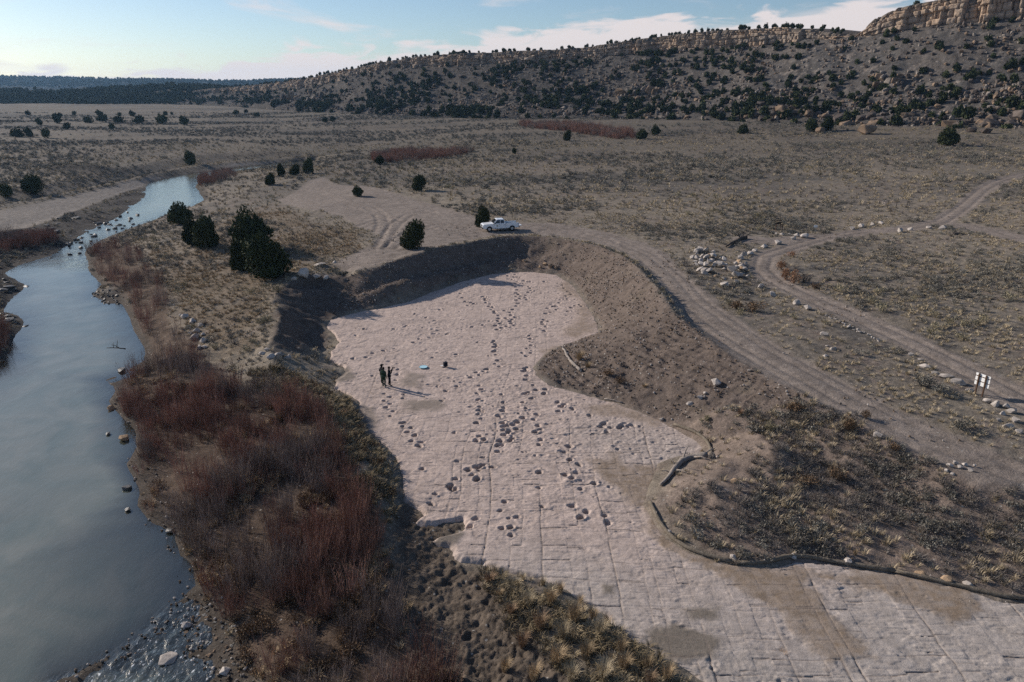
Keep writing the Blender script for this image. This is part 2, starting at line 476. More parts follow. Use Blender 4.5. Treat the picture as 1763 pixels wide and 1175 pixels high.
def build_tin():
    pts = []

    def add(line, step=1.6):
        w = [at(*p) for p in line]
        pts.extend(resample(w, step) if len(w) > 1 else w)
    ring = [at(*p) for p in ROCK_PX]
    pts.extend(resample(ring + ring[:1], 1.2))
    crest = resample([at(*p) for p in CREST_PX], 1.2)
    pts.extend(crest)
    # the outer toe of the windrow along the crest, down to the road
    C = np.array(crest)
    T = np.gradient(C[:, :2], axis=0); T /= np.linalg.norm(T, axis=1)[:, None]
    N = np.stack([-T[:, 1], T[:, 0]], 1)          # to the left of travel = outwards
    for off, zz in ((1.5, 3.3), (2.6, 3.28)):
        for p, n in zip(C, N):
            z = min(zz, p[2] - 0.02)
            pts.append((p[0] + n[0] * off, p[1] + n[1] * off, z))
    add(BERM_PX, 1.2)
    bm = np.array(resample([at(*p) for p in BERM_PX], 1.2))
    Tb = np.gradient(bm[:, :2], axis=0); Tb /= np.linalg.norm(Tb, axis=1)[:, None]
    for p, t in zip(bm, Tb):                        # trough behind the small berm
        pts.append((p[0] - t[1] * 1.3, p[1] + t[0] * 1.3, p[2] - 0.25))
    for line in (RW_PX, LW_PX):
        add([(x, y, WATER_Z) for x, y in line], 1.5)
    # bed of the river, midway
    rw = np.array(resample([at(x, y, WATER_Z) for x, y in RW_PX], 3.0))
    lw = np.array(resample([at(x, y, WATER_Z) for x, y in LW_PX], 3.0))
    for p in rw:
        q = lw[np.argmin(np.hypot(lw[:, 0] - p[0], lw[:, 1] - p[1]))]
        d = np.hypot(*(p - q)[:2])
        for f in (0.3, 0.5, 0.7):
            m = p + (q - p) * f
            pts.append((m[0], m[1], WATER_Z - max(0.5, min(1.2, d * 0.09))))
    for nm in ('willow_mid', 'leftbank_top', 'pit_top', 'road_r', 'bank_l_far', 'bank_l_top', 'bank_l_up', 'sandflat'):
        add(SEC_PX[nm], 2.0)
    for nm in ('gravel', 'gravel2', 'leftbank_in', 'mud', 'mud_left', 'mound', 'pit_foot', 'pit_lip', 'ramp', 'terrace_l', 'field', 'slope_r', 'island', 'leftbank'):
        pts.extend(at(*p) for p in SEC_PX[nm])
    # water runs on out of the frame at the lower left
    pts += [(-60, 45, -2.4), (-60, 25, -2.4), (-30, 14, -2.4), (-24, 30, -2.5), (-22, 24, -2.4), (-18, 27, -2.3), (-34, 40, -2.5), (-70, 60, 0), (-90, 40, 0),
            (-14, 10, -.8), (0, 8, -.3), (30, 8, 0), (60, 20, 1.5)]
    # the far plain, rising a little to the hill foot
    far = [(-500, 260, 1.5), (-220, 260, 1.5), (-120, 330, 2.0), (-400, 500, 3.5), (-150, 500, 3.5), (-60, 400, 3.5), (0, 300, 4.3), (80, 300, 5.3),
           (150, 250, 7.0), (190, 270, 11), (230, 255, 12.5), (260, 200, 9.5), (150, 180, 5.5), (330, 240, 15), (120, 330, 9), (60, 400, 8), (-20, 470, 6.5), (-110, 560, 6.5),
           (-200, 700, 5.5), (-500, 720, 5.5), (-900, 700, 5), (-1600, 1400, 8), (0, 1400, 8), (1600, 1400, 12), (-6000, 4800, 10), (6000, 4800, 10), (1100, 900, 12), (500, 380, 15),
           (-320, 260, 1.5), (-150, 130, 1.0), (-110, 100, .8), (-40, 6, -.5), (300, 100, 6), (110, 60, 3.5), (80, 30, 2.2), (-80, 6, 0), (60, 6, 1), (40, 3, .5), (-40, 3, 0)]
    pts += far
    # the bedrock floor itself
    gx, gy = np.meshgrid(np.arange(-30, 60, 3.0), np.arange(18, 104, 3.0))
    gx, gy = gx.ravel(), gy.ravel()
    for x, y, d in zip(gx, gy, sdist(gx, gy, ring)):
        if d > 1.2:
            pts.append((x, y, 0.0))
    return np.array(pts)


PTS = build_tin()
res = delaunay_2d_cdt([Vector((p[0], p[1])) for p in PTS], [], [], 0, 1e-4)
tv = np.array([(v.x, v.y) for v in res[0]])
tz = np.array([np.mean(PTS[list(o), 2]) if len(o) else 0.0 for o in res[3]])
tris = np.array([f for f in res[2] if len(f) == 3])

# fan-shaped grid: fine near the viewer, coarse far off, one sheet to the horizon
NC = 920
RAT = np.concatenate([np.linspace(-1.75, -1.0, 50)[:-1], np.linspace(-1.0, 1.0, NC - 98), np.linspace(1.0, 1.75, 50)[1:]])
_d = [15.0]
while _d[-1] < 1400:
    y = _d[-1]
    step = y * y / CAM_H * 0.0019
    step = max(step, 0.11)
    if 45 < y < 160:
        step *= 0.55
    elif 160 <= y < 300:
        step *= 0.42
    elif y >= 300:
        step = min(step * 1.25, 9.0)
    _d.append(y + step)
YS = np.array(_d + [1700, 2300, 3200, 4600])
NR = len(YS)
GX = RAT[None, :] * YS[:, None]
GY = np.repeat(YS[:, None], NC, 1)
GZ = np.full(GX.shape, np.nan)
for a, b, c in tris:
    P = tv[[a, b, c]]; Z = tz[[a, b, c]]
    r0 = max(0, np.searchsorted(YS, P[:, 1].min()) - 1); r1 = min(NR, np.searchsorted(YS, P[:, 1].max()) + 1)
    if r1 <= r0:
        continue
    ys = np.clip(P[:, 1], 1, None)
    ylo = max(YS[r0], 1); yhi = max(YS[min(r1, NR - 1)], 1)
    rr = np.concatenate([P[:, 0] / ylo, P[:, 0] / yhi])
    c0 = max(0, np.searchsorted(RAT, rr.min()) - 1); c1 = min(NC, np.searchsorted(RAT, rr.max()) + 1)
    if c1 <= c0:
        continue
    x = GX[r0:r1, c0:c1]; y = GY[r0:r1, c0:c1]
    det = (P[1, 1] - P[2, 1]) * (P[0, 0] - P[2, 0]) + (P[2, 0] - P[1, 0]) * (P[0, 1] - P[2, 1])
    if abs(det) < 1e-9:
        continue
    w0 = ((P[1, 1] - P[2, 1]) * (x - P[2, 0]) + (P[2, 0] - P[1, 0]) * (y - P[2, 1])) / det
    w1 = ((P[2, 1] - P[0, 1]) * (x - P[2, 0]) + (P[0, 0] - P[2, 0]) * (y - P[2, 1])) / det
    w2 = 1 - w0 - w1
    m = (w0 >= -1e-6) & (w1 >= -1e-6) & (w2 >= -1e-6)
    GZ[r0:r1, c0:c1][m] = (w0 * Z[0] + w1 * Z[1] + w2 * Z[2])[m]
bad = np.isnan(GZ)
GZ[bad] = 2.0
# soften the facets of the survey a little
for _ in range(2):
    S = GZ.copy()
    S[1:-1, 1:-1] = (GZ[1:-1, 1:-1] * 2 + GZ[:-2, 1:-1] + GZ[2:, 1:-1] + GZ[1:-1, :-2] + GZ[1:-1, 2:]) / 6
    GZ = S


def ground_z(x, y, G=None):
    """height of the ground sheet at a place (arrays or numbers)"""
    G = GZ if G is None else G
    x = np.asarray(x, float); y = np.asarray(y, float)
    r = np.interp(y, YS, np.arange(NR)); c = np.interp(x / np.maximum(y, 1), RAT, np.arange(NC))
    r0 = np.clip(r.astype(int), 0, NR - 2); c0 = np.clip(c.astype(int), 0, NC - 2)
    fr = r - r0; fc = c - c0
    return (G[r0, c0] * (1 - fr) * (1 - fc) + G[r0, c0 + 1] * (1 - fr) * fc + G[r0 + 1, c0] * fr * (1 - fc) + G[r0 + 1, c0 + 1] * fr * fc)


def on_ground(px, py, it=14):
    """the place on the ground that shows at a photo pixel: walk along the ray"""
    rx, rz = slope_at(px, py)
    y = np.concatenate([np.arange(14, 200, 0.15), np.arange(200, 1300, 1.5)])
    h = CAM_H + rz * y - ground_z(rx * y, y)
    k = np.argmax(h < 0)
    if h[k] >= 0:
        k = len(y) - 1
    if k > 0:
        f = h[k - 1] / (h[k - 1] - h[k] + 1e-9)
        yy = y[k - 1] + (y[k] - y[k - 1]) * f
    else:
        yy = y[0]
    return (rx * yy, yy, float(ground_z(rx * yy, yy)))


def px_poly(pts):
    return [on_ground(*p) for p in pts]


rock_poly = [at(*p) for p in ROCK_PX]
rock_sd = np.full(GX.shape, -60.0)
near = GY < 130
rows_n = int(np.sum(YS < 130))
rock_sd[:rows_n] = sdist(GX[:rows_n], GY[:rows_n], rock_poly)

# areas seen in the photograph, as outlines on the ground
ROAD = px_poly([(530, 312), (555, 306), (580, 318), (640, 322), (720, 345), (800, 368), (830, 378), (880, 384), (950, 384), (1000, 391), (1060, 404), (1110, 419), (1150, 439), (1172, 464), (1195, 489), (1232, 519),
                (1290, 559), (1350, 599), (1420, 639), (1490, 679), (1560, 711), (1640, 751), (1700, 776), (1763, 801), (1900, 850), (1900, 880), (1763, 849), (1680, 829), (1600, 799),
                (1540, 769), (1505, 743), (1478, 715), (1440, 704), (1400, 688), (1360, 668), (1310, 643), (1270, 618), (1230, 590), (1195, 560), (1170, 535), (1153, 510), (1133, 485),
                (1106, 459), (1074, 437), (1032, 421), (980, 410), (930, 405), (880, 404), (830, 410), (790, 417), (740, 428), (700, 440), (660, 454), (620, 466), (590, 470), (570, 455),
                (600, 440), (640, 425), (655, 405), (620, 392), (590, 372), (540, 362), (490, 352), (478, 345), (510, 330)])
TRACK_LINES = [([(1900, 760), (1763, 690), (1680, 645), (1600, 604), (1520, 567), (1450, 536), (1380, 506), (1335, 484), (1312, 463), (1318, 442), (1365, 426), (1420, 410), (1480, 400), (1560, 394), (1620, 383), (1660, 357), (1692, 328), (1722, 312), (1763, 300)], 1.9),
               ([(1610, 386), (1660, 390), (1720, 402), (1800, 420), (1900, 445)], 2.4),
               ([(1290, 412), (1340, 416), (1400, 408)], 2.6)]
BANK = [at(*p) for p in CREST_PX[:22]] + [at(x, y, 0) for x, y in ((1210, 740), (1140, 722), (1060, 690), (980, 670), (930, 645), (940, 613), (1000, 586), (1036, 573), (1020, 531), (990, 490), (960, 471), (880, 466), (790, 483), (740, 501), (650, 528), (565, 549))]
PIT = px_poly([(480, 495), (520, 478), (600, 470), (600, 540), (565, 552), (560, 600), (520, 610), (470, 600)])
MUD = px_poly([(690, 866), (716, 876), (745, 905), (800, 905), (745, 932), (790, 970), (860, 988), (890, 1000), (900, 1040), (930, 1100), (980, 1180), (960, 1260), (780, 1280), (720, 1175), (700, 1080), (680, 1000), (680, 930)])
WILLOW = px_poly([(150, 432), (180, 415), (235, 425), (248, 445), (235, 455), (270, 470), (290, 520), (300, 560), (330, 590), (345, 620), (420, 660), (500, 690), (560, 700), (600, 760), (640, 850), (665, 900), (690, 1000), (720, 1100), (790, 1175), (800, 1290), (480, 1290), (440, 1175), (400, 1100), (345, 1015), (340, 985), (315, 950), (300, 918), (262, 893), (240, 868), (245, 850), (225, 800), (240, 770), (235, 740), (212, 714), (205, 680), (230, 645), (255, 632), (255, 600), (236, 568), (226, 540), (212, 512), (185, 490), (160, 465), (155, 450)])
SANDF = px_poly([(-40, 372), (60, 352), (165, 328), (260, 305), (400, 282), (480, 276), (480, 281), (400, 288), (300, 303), (255, 314), (248, 322), (180, 345), (110, 372), (60, 390), (0, 402), (-40, 405)])
ISLAND = px_poly([(-40, 405), (60, 391), (110, 373), (180, 346), (240, 324), (256, 330), (215, 365), (150, 398), (90, 438), (20, 458), (-40, 470)])
LEDGE = px_poly([(-80, 462), (0, 466), (44, 490), (10, 528), (44, 554), (8, 618), (-80, 660)])
FAN = px_poly([(1036, 574), (1060, 545), (1100, 530), (1160, 545), (1230, 596), (1270, 640), (1250, 670), (1210, 690), (1150, 715), (1060, 688), (960, 660), (930, 640), (945, 612), (1000, 586)])
GRASSL = px_poly([(250, 440), (330, 400), (470, 350), (520, 380), (620, 400), (600, 440), (520, 470), (470, 500), (460, 600), (380, 620), (320, 560)])
BRUSH_R = px_poly([(1200, 850), (1260, 800), (1300, 720), (1400, 700), (1480, 720), (1560, 790), (1700, 850), (1763, 880), (1900, 920), (1900, 1010), (1763, 1010), (1600, 975), (1450, 955), (1350, 945), (1240, 945), (1180, 900)])


def soft(poly, w=1.0, noise=0.8, ns=0.25, seed=3):
    """1 inside an outline, 0 outside, with a ragged edge"""
    P = np.array([(p[0], p[1]) for p in poly])
    r0 = max(0, np.searchsorted(YS, P[:, 1].min() - 6)); r1 = min(NR, np.searchsorted(YS, P[:, 1].max() + 6))
    out = np.zeros(GX.shape)
    if r1 <= r0:
        return out
    X, Y = GX[r0:r1], GY[r0:r1]
    d = sdist(X, Y, poly) + noise * fbm(X * ns, Y * ns, 4, seed)
    out[r0:r1] = sstep(-w, w, d)
    return out


m_road = soft(ROAD, 0.5, 0.7, 0.4)
m_track = np.zeros(GX.shape)
for ln, hw in TRACK_LINES:
    L_ = [on_ground(*p) for p in ln]
    r1 = min(NR, np.searchsorted(YS, max(p[1] for p in L_) + 8))
    d = hw - seg_dist(GX[:r1], GY[:r1], L_) + 0.6 * fbm(GX[:r1] * .4, GY[:r1] * .4, 4, 5)
    m_track[:r1] = np.maximum(m_track[:r1], sstep(-.4, .5, d))
m_bank = soft(BANK, 0.4, 0.4)
m_pit = soft(PIT, 0.8, 0.8)
m_mud = soft(MUD, 0.5, 0.5, 0.5)
m_willow = soft(WILLOW, 0.8, 0.8)
m_sand = soft(SANDF, 1.0, 1.0)
m_island = np.maximum(soft(ISLAND, 0.8, 1.2), soft(LEDGE, .5, .5))
m_fan = soft(FAN, 1.0, 0.8)
m_grassl = soft(GRASSL, 2.0, 2.0, 0.1)
m_brush = soft(BRUSH_R, 1.5, 1.2, 0.2)
m_rock_in = sstep(0.0, 1.2, rock_sd)

# relief
nz = np.zeros(GX.shape)
rn = int(np.sum(YS < 320))
X, Y = GX[:rn], GY[:rn]
open_ground = np.clip(1 - m_road - m_track - m_rock_in - m_bank, 0, 1)[:rn]
wet = (GZ[:rn] < WATER_Z + 0.25)
n_big = fbm(X * .12, Y * .12, 3, 21)
n_mid = fbm(X * .7, Y * .7, 4, 22, .6)
n_fine = fbm(X * 2.4, Y * 2.4, 3, 23, .6)
amp = open_ground * (0.16 * n_big + 0.09 * n_mid + 0.035 * n_fine)
bank_rel = 0.14 * n_mid + 0.09 * n_fine + 0.20 * np.abs(fbm(X * .45, Y * .45, 3, 29))
amp = amp + m_bank[:rn] * bank_rel
amp = amp + (m_road + m_track)[:rn] * (0.03 * n_big + 0.015 * n_fine)
amp = amp + m_mud[:rn] * (0.16 * n_fine + .10 * fbm(X * 4.5, Y * 4.5, 2, 24, .7)) + m_island[:rn] * (0.35 * fbm(X * .35, Y * .9, 4, 33)) + m_pit[:rn] * 0.25 * n_mid
amp = amp + m_brush[:rn] * 0.22 * fbm(X * .45, Y * .45, 3, 37)
# dozer scrape marks over the soil fan and down the bank
ang = math.radians(32)
u = X * math.cos(ang) + Y * math.sin(ang) + 0.6 * fbm(X * .2, Y * .2, 3, 41)
amp = amp + m_fan[:rn] * 0.20 * (np.abs(((u / 0.75) % 1) - .5) * 2 - .5) * sstep(-.2, .5, fbm(X * .18, Y * .18, 2, 42) + .35)
# rills and slumps running down the cut bank
CRW = np.array(resample([at(*p) for p in CREST_PX], 1.0))
bsel = np.argwhere(m_bank[:rn] > .05)
bx, by = X[bsel[:, 0], bsel[:, 1]], Y[bsel[:, 0], bsel[:, 1]]
sn = np.empty(len(bx))
for a_ in range(0, len(bx), 20000):
    sn[a_:a_ + 20000] = np.argmin((bx[a_:a_ + 20000, None] - CRW[None, :, 0]) ** 2 + (by[a_:a_ + 20000, None] - CRW[None, :, 1]) ** 2, 1)
dn = np.hypot(bx - CRW[sn.astype(int), 0], by - CRW[sn.astype(int), 1])
ph = np.arctan2(by - CRW[sn.astype(int), 1], bx - CRW[sn.astype(int), 0]) * .6
rl = np.zeros((rn, NC)); rl[bsel[:, 0], bsel[:, 1]] = (-.22 * np.abs(fbm(sn * .55 + ph, dn * .10, 3, 27, .6)) + .12 * sstep(-.05, .05, fbm(sn * .15, dn * .55, 3, 28))) * sstep(.4, 1.6, dn)
amp = amp + m_bank[:rn] * rl
# a dark spoil heap out on the far bank
hx, hy, _ = on_ground(120, 296)
spoil = np.exp(-((X - hx) / 9.5) ** 4 - ((Y - hy - 4) / 5.0) ** 2) * (1 + .4 * n_mid)
amp = amp + 1.7 * spoil
# turning marks of the machines on the clearing
for ln in ([(640, 424), (652, 404), (660, 386), (654, 368), (636, 358)], [(655, 424), (670, 402), (684, 384), (704, 370), (740, 364)], [(618, 392), (640, 384), (662, 378)], [(560, 345), (600, 352), (640, 366), (690, 384), (740, 394)], [(672, 428), (690, 410), (716, 396), (760, 388)], [(940, 398), (1000, 404), (1050, 418)]):
    L_ = [on_ground(*p) for p in ln]
    d_ = seg_dist(X, Y, L_)
    amp = amp - m_road[:rn] * .10 * np.exp(-((d_ - .9) / .28) ** 2) + m_road[:rn] * .05 * np.exp(-((d_ - 1.5) / .3) ** 2)
# wheel ruts on the road and the track
rt = np.abs(np.abs(seg_dist(X, Y, [on_ground(*p) for p in TRACK_LINES[0][0]]) - .85))
amp = amp - m_track[:rn] * 0.10 * np.exp(-(rt / .28) ** 2)
rc = [on_ground(*p) for p in ((560, 330), (640, 365), (760, 390), (860, 396), (950, 396), (1040, 412), (1105, 440), (1150, 478), (1185, 520), (1240, 560), (1300, 600), (1380, 645), (1470, 695), (1560, 738), (1680, 790), (1763, 825), (1900, 868))]
rdist = seg_dist(X, Y, rc)
for off in (.85, 2.0):
    amp = amp - m_road[:rn] * 0.07 * np.exp(-((rdist - off) / .25) ** 2)
wetf = sstep(-.1, .5, GZ[:rn] - WATER_Z)
GZ[:rn] += amp * (0.25 + 0.75 * wetf)
GZ[:rn] += np.where(m_willow[:rn] > .5, 0.0, 0.0)
# the sheet dips under the bedrock
GZ -= m_rock_in * 0.55
# ------------------------------------------------------------------ ground colours and sheets
def mixc3(A, B, f):
    return A * (1 - f[..., None]) + B * f[..., None]


f1 = fbm(GX * .045, GY * .045, 4, 51)
f2 = fbm(GX * .35, GY * .25, 4, 52, .6)
f3 = fbm(GX * 1.3, GY * 1.0, 3, 53, .6)
dist_w = sstep(260, 420, GY)
gc = mixc3(np.broadcast_to(C_FIELD, GX.shape + (3,)), C_FIELD2, np.clip(.45 + .55 * f1 + .45 * f2, 0, 1))
gc = mixc3(gc, C_SAGE, np.clip(sstep(-.05, .5, f2 * .7 + f3 * .6 - f1 * .5), 0, 1) * .8)
gc = mixc3(gc, C_DIRT, sstep(.25, .6, f3 - f2 * .6) * .55)
# the grey sage flats and the yellow grass belts of the far plain
belt = fbm(GX * .006 + 3, GY * .022, 4, 55)
gc = mixc3(gc, np.array((.082, .078, .072)), sstep(.05, .5, belt) * sstep(120, 200, GY) * .8)
gc = mixc3(gc, np.array((.165, .145, .115)), sstep(.1, .5, -belt) * sstep(150, 240, GY) * .7)
gc = mixc3(gc, np.array((.150, .115, .080)), m_grassl * sstep(-.6, .2, f2) * .9)
m_fore = soft(px_poly([(1036, 574), (1160, 545), (1280, 630), (1480, 720), (1763, 850), (1900, 890), (1900, 1010), (1763, 1030), (1500, 978), (1230, 962), (1118, 870), (1219, 775), (1100, 705), (930, 640)]), 1.0, .5)
gc = mixc3(gc, C_DIRT * .92 * (1 + .2 * f2[..., None]), m_fore * .85)
gc = mixc3(gc, C_LITTER, np.clip(m_willow, 0, 1) * .9)
gc = mixc3(gc, C_DIRT * (.85), m_brush * .6)
gc = mixc3(gc, C_BANK, np.clip(m_bank, 0, 1))
gc = mixc3(gc, np.array((.27, .225, .15)), m_bank * sstep(.2, .9, fbm(GX * .5, GY * .5, 4, 57)) * .35)
gc = mixc3(gc, C_BANK * .95, m_fan)
gc = mixc3(gc, C_BANK * .8, m_pit)
gc = mixc3(gc, C_MUD, m_mud)
gc = mixc3(gc, C_ROAD * (1 + .18 * f2[..., None]), m_road)
gc = mixc3(gc, C_ROAD * .97 * (1 + .18 * f2[..., None]), m_track)
gc = mixc3(gc, C_SAND, m_sand)
gc = mixc3(gc, C_DARKROCK * (1 + .5 * f3[..., None]), m_island)
# bare shoulders of the road: paler stones, no grass
gc = mixc3(gc, np.array((.062, .052, .043)), sstep(.55, .1, GZ - WATER_Z) * .85 * (1 - m_sand) * sstep(-.25, -.05, GZ - WATER_Z))
sp_ = np.zeros(GX.shape); sp_[:rn] = spoil
gc = mixc3(gc, np.array((.045, .042, .040)), np.clip(sp_ * 1.6, 0, 1))
gc = mixc3(gc, C_BED, sstep(0, -.25, GZ - WATER_Z))
gc = gc * (1 - .28 * sstep(130, 300, GY) * (1 - m_sand))[..., None]      # darker with distance out on the plain, sand left as it is
gc = mixc3(gc, C_DARKROCK * (1 + .5 * f3[..., None]), m_island * sstep(-.5, .0, f2 + .35))
gc = np.clip(gc, .01, .9)

M_GROUND = surface_mat("ground_soil", attr="col", rough=.95, spec=.08, vary=.34, scales=(7.0, 1.1), bump=.9, bump_scales=(1.6, 9.0), bump_dist=.10,
                       speck=(3.2, .26, (.36, .33, .29), .10))

idx = np.arange(NR * NC).reshape(NR, NC)
quads = np.stack([idx[:-1, :-1], idx[:-1, 1:], idx[1:, 1:], idx[1:, :-1]], -1)
GV = np.stack([GX, GY, GZ], -1).reshape(-1, 3)
GC = gc.reshape(-1, 3)


def fmean(a):
    return (a[:-1, :-1] + a[1:, 1:]) * .5


hidden = fmean(rock_sd) > 2.6
road_f = fmean(m_road) > .5
track_f = (fmean(m_track) > .5) & ~road_f
bank_f = (fmean(np.maximum(m_bank, m_fan)) > .5) & ~road_f & ~track_f
sand_f = (fmean(np.maximum(m_sand, m_island)) > .5) & ~road_f
bed_f = (fmean(GZ) < WATER_Z - .05) & ~sand_f & (fmean(GY) < 400)
rest = ~(hidden | road_f | track_f | bank_f | sand_f | bed_f)
for nm, sel in (("ground", rest), ("dirt_road", road_f & ~hidden), ("dirt_track", track_f & ~hidden), ("earth_bank", bank_f & ~hidden),
                ("river_bar", sand_f & ~hidden), ("river_bed", bed_f & ~hidden)):
    V_, F_, C_ = compact(GV, quads[sel], GC)
    o = link(nm, np_mesh(nm, V_, F_, M_GROUND, C_))
    o["kind"] = "structure"

# ------------------------------------------------------------------ bedrock with joints and footprints
RS = 0.085
rp = np.array([(p[0], p[1]) for p in rock_poly])
rx0, rx1 = rp[:, 0].min() - .5, min(rp[:, 0].max() + .5, 40)
ry0, ry1 = max(rp[:, 1].min() - .5, 17), rp[:, 1].max() + .5
xs = np.arange(rx0, rx1, .066)
_y = [ry0]
while _y[-1] < ry1:
    _y.append(_y[-1] + float(np.interp(_y[-1], [30, 45, 100], [.052, .060, .125])))
ys = np.array(_y)
RX, RY = np.meshgrid(xs, ys)
ragged = .22 * fbm(RX * .9, RY * .9, 4, 61, .6)
rsd = np.empty(RX.shape)
for a in range(0, len(ys), 120):
    rsd[a:a + 120] = sdist(RX[a:a + 120], RY[a:a + 120], rock_poly)
rsd_n = rsd + ragged
# joints: one set runs away from the viewer, the other across it, broken from strip to strip
jr = np.random.default_rng(5)
wx = RX + .045 * (RY - 40) * -1.0 + 1.1 * fbm(RX * .07, RY * .06, 3, 62) + .08 * fbm(RX * .8, RY * .8, 3, 63)
wy = RY + .02 * RX + .9 * fbm(RX * .07, RY * .09, 3, 64) + .08 * fbm(RX * .9, RY * .9, 3, 65)
lines = [wx.min() - 1]
while lines[-1] < wx.max() + 1:
    lines.append(lines[-1] + jr.choice([.6, .85, 1.15, 1.5, 2.0], p=[.18, .28, .26, .18, .1]))
lines = np.array(lines)
ci = np.clip(np.searchsorted(lines, wx) - 1, 0, len(lines) - 2)
dxl = wx - lines[ci]; dxr = lines[ci + 1] - wx
wline = jr.choice([.08, .25, .42, .6], len(lines), p=[.35, .3, .2, .15])
cj = np.zeros(RX.shape, np.int64)
dyj = np.full(RX.shape, 9.0); wyj = np.zeros(RX.shape)
base_cuts = [wy.min() - 1]
while base_cuts[-1] < wy.max() + 1:
    base_cuts.append(base_cuts[-1] + jr.uniform(.8, 2.1))
base_cuts = np.array(base_cuts)
for s in range(len(lines) - 1):
    m = ci == s
    if not m.any():
        continue
    cuts = base_cuts + jr.normal(0, .05, len(base_cuts))
    cuts = cuts[jr.random(len(cuts)) > .22]
    ex = jr.uniform(wy.min(), wy.max(), int(len(base_cuts) * .28))
    cuts = np.sort(np.concatenate([[wy.min() - 3], cuts, ex, [wy.max() + 3]]))
    cw = jr.choice([.12, .35, .6, 1.0], len(cuts), p=[.3, .3, .25, .15])
    v = wy[m]
    k = np.clip(np.searchsorted(cuts, v) - 1, 0, len(cuts) - 2)
    a = v - cuts[k]; b = cuts[k + 1] - v
    dyj[m] = np.minimum(a, b); wyj[m] = np.where(a < b, cw[k], cw[k + 1])
    cj[m] = k
dxj = np.minimum(dxl, dxr)
wxj = np.where(dxl < dxr, wline[ci], wline[ci + 1])
cell = ci * 1000 + cj
wxj = wxj * sstep(-.35, .35, fbm(np.where(dxl < dxr, ci, ci + 1) * 7.31, RY * .11, 2, 74) + .15)
wyj = wyj * sstep(-.5, .3, fbm(RX * .3, cj * 3.7, 2, 75) + .2)
fade = sstep(-.45, .25, fbm(RX * .09, RY * .09, 3, 66) + .25)           # joints are crisp in places, worn away in others
groove = np.maximum(wxj * np.exp(-(dxj / .040) ** 2), wyj * np.exp(-(dyj / .040) ** 2))
shoulder = np.maximum(wxj * np.exp(-(dxj / .2) ** 2), wyj * np.exp(-(dyj / .2) ** 2))
far_w = sstep(75, 42, RY)
RZ = -.075 * groove * (.2 + .8 * fade) * (.45 + .55 * far_w)
hc = _hash(ci, cj, 5)
RZ += ((hc - .5) * .022 + (_hash(ci, cj, 6) - .5) * .008 * (dxl - dxr)) * fade
RZ += .05 * fbm(RX * .16, RY * .16, 3, 67) + .018 * fbm(RX * 1.1, RY * 1.1, 4, 68, .6) - .020 * sstep(.25, .75, fbm(RX * 1.9, RY * 1.9, 3, 69, .6))
rough_area = sstep(-.1, .5, fbm(RX * .12, RY * .12, 3, 70))
# thin beds flaked off: small crisp scarps, and a finer net of short cracks
for sc_, th_, am_, sd_ in ((.55, .12, .030, 171), (1.3, .2, .022, 172), (2.6, .25, .016, 173), (.9, -.3, .024, 174)):
    e_ = fbm(RX * sc_ * .8, RY * sc_ * 1.25, 4, sd_, .6)
    RZ -= am_ * sstep(th_ - .03, th_ + .03, e_) * (.45 + .55 * sstep(-.3, .3, fbm(RX * .2, RY * .2, 2, sd_ + 9)))
for sc_, sd_ in ((.55, 181), (.38, 182)):
    cy2 = (RY + .06 * RX + .16 * fbm(RX * .6, RY * .6, 3, sd_)) / sc_
    k2 = np.floor(cy2)
    on_ = sstep(.1, .35, fbm(RX * .55 + k2 * 3.1, k2 * 5.3, 2, sd_ + 3))
    RZ -= .022 * on_ * np.exp(-((np.abs(cy2 - k2 - .5) * sc_) / .045) ** 2)
RZ += (.15 + rough_area) * .034 * fbm(RX * 3.2, RY * 3.2, 3, 71, .7)

# footprints of the trackways, traced in the photograph: (pixel x, y, size)
PRINTS = []
def trk(s, pts):
    PRINTS.extend((x, y, s) for x, y in pts)
trk(1.0, [(662, 677), (671, 683), (662, 690), (672, 695), (664, 701), (677, 707), (672, 716), (694, 728), (694, 735), (708, 737), (702, 744), (714, 750), (708, 759), (721, 768), (695, 679), (694, 686)])
trk(.95, [(685, 636), (681, 654), (641, 647), (607, 617), (595, 625), (630, 615), (642, 608), (660, 604), (678, 600), (712, 590), (722, 583), (740, 581)])
trk(1.0, [(825, 664), (829, 671), (822, 677), (824, 688), (826, 701), (830, 708), (823, 713), (828, 721), (821, 728), (826, 751), (820, 758), (833, 757)])
trk(1.0, [(820, 641), (825, 646), (838, 636), (810, 650), (787, 665), (760, 690), (768, 673)])
trk(1.05, [(893, 711), (901, 719), (884, 730), (889, 738), (875, 744), (866, 740), (871, 724), (866, 692), (863, 679), (860, 716), (868, 748), (861, 758), (857, 766), (879, 758), (857, 777)])
trk(1.05, [(924, 713), (919, 722), (927, 732), (922, 743), (932, 756), (928, 765), (832, 787), (787, 794), (807, 808), (813, 817), (822, 804), (825, 809), (831, 800), (822, 824), (849, 804), (782, 745), (727, 807)])
trk(1.05, [(774, 836), (780, 842), (749, 850), (742, 866), (784, 824), (869, 863), (861, 878), (876, 891), (890, 889), (820, 892), (864, 909), (879, 908), (808, 905), (934, 871), (880, 921), (928, 839), (1023, 832)])
trk(.8, [(793, 505), (796, 513), (801, 519), (811, 521), (806, 526), (816, 523), (834, 515), (837, 521), (844, 523), (842, 528), (848, 529), (846, 533), (852, 539), (858, 543), (868, 535), (851, 536)])
trk(.85, [(832, 511), (837, 517), (836, 512), (874, 475), (876, 480), (880, 487), (883, 492), (888, 494), (889, 504), (893, 506), (889, 510), (895, 514), (889, 517), (893, 522), (889, 527), (883, 533), (880, 543), (871, 548), (888, 547), (879, 553), (881, 557), (886, 560), (872, 561), (858, 553), (859, 548), (862, 557), (854, 560), (856, 567)])
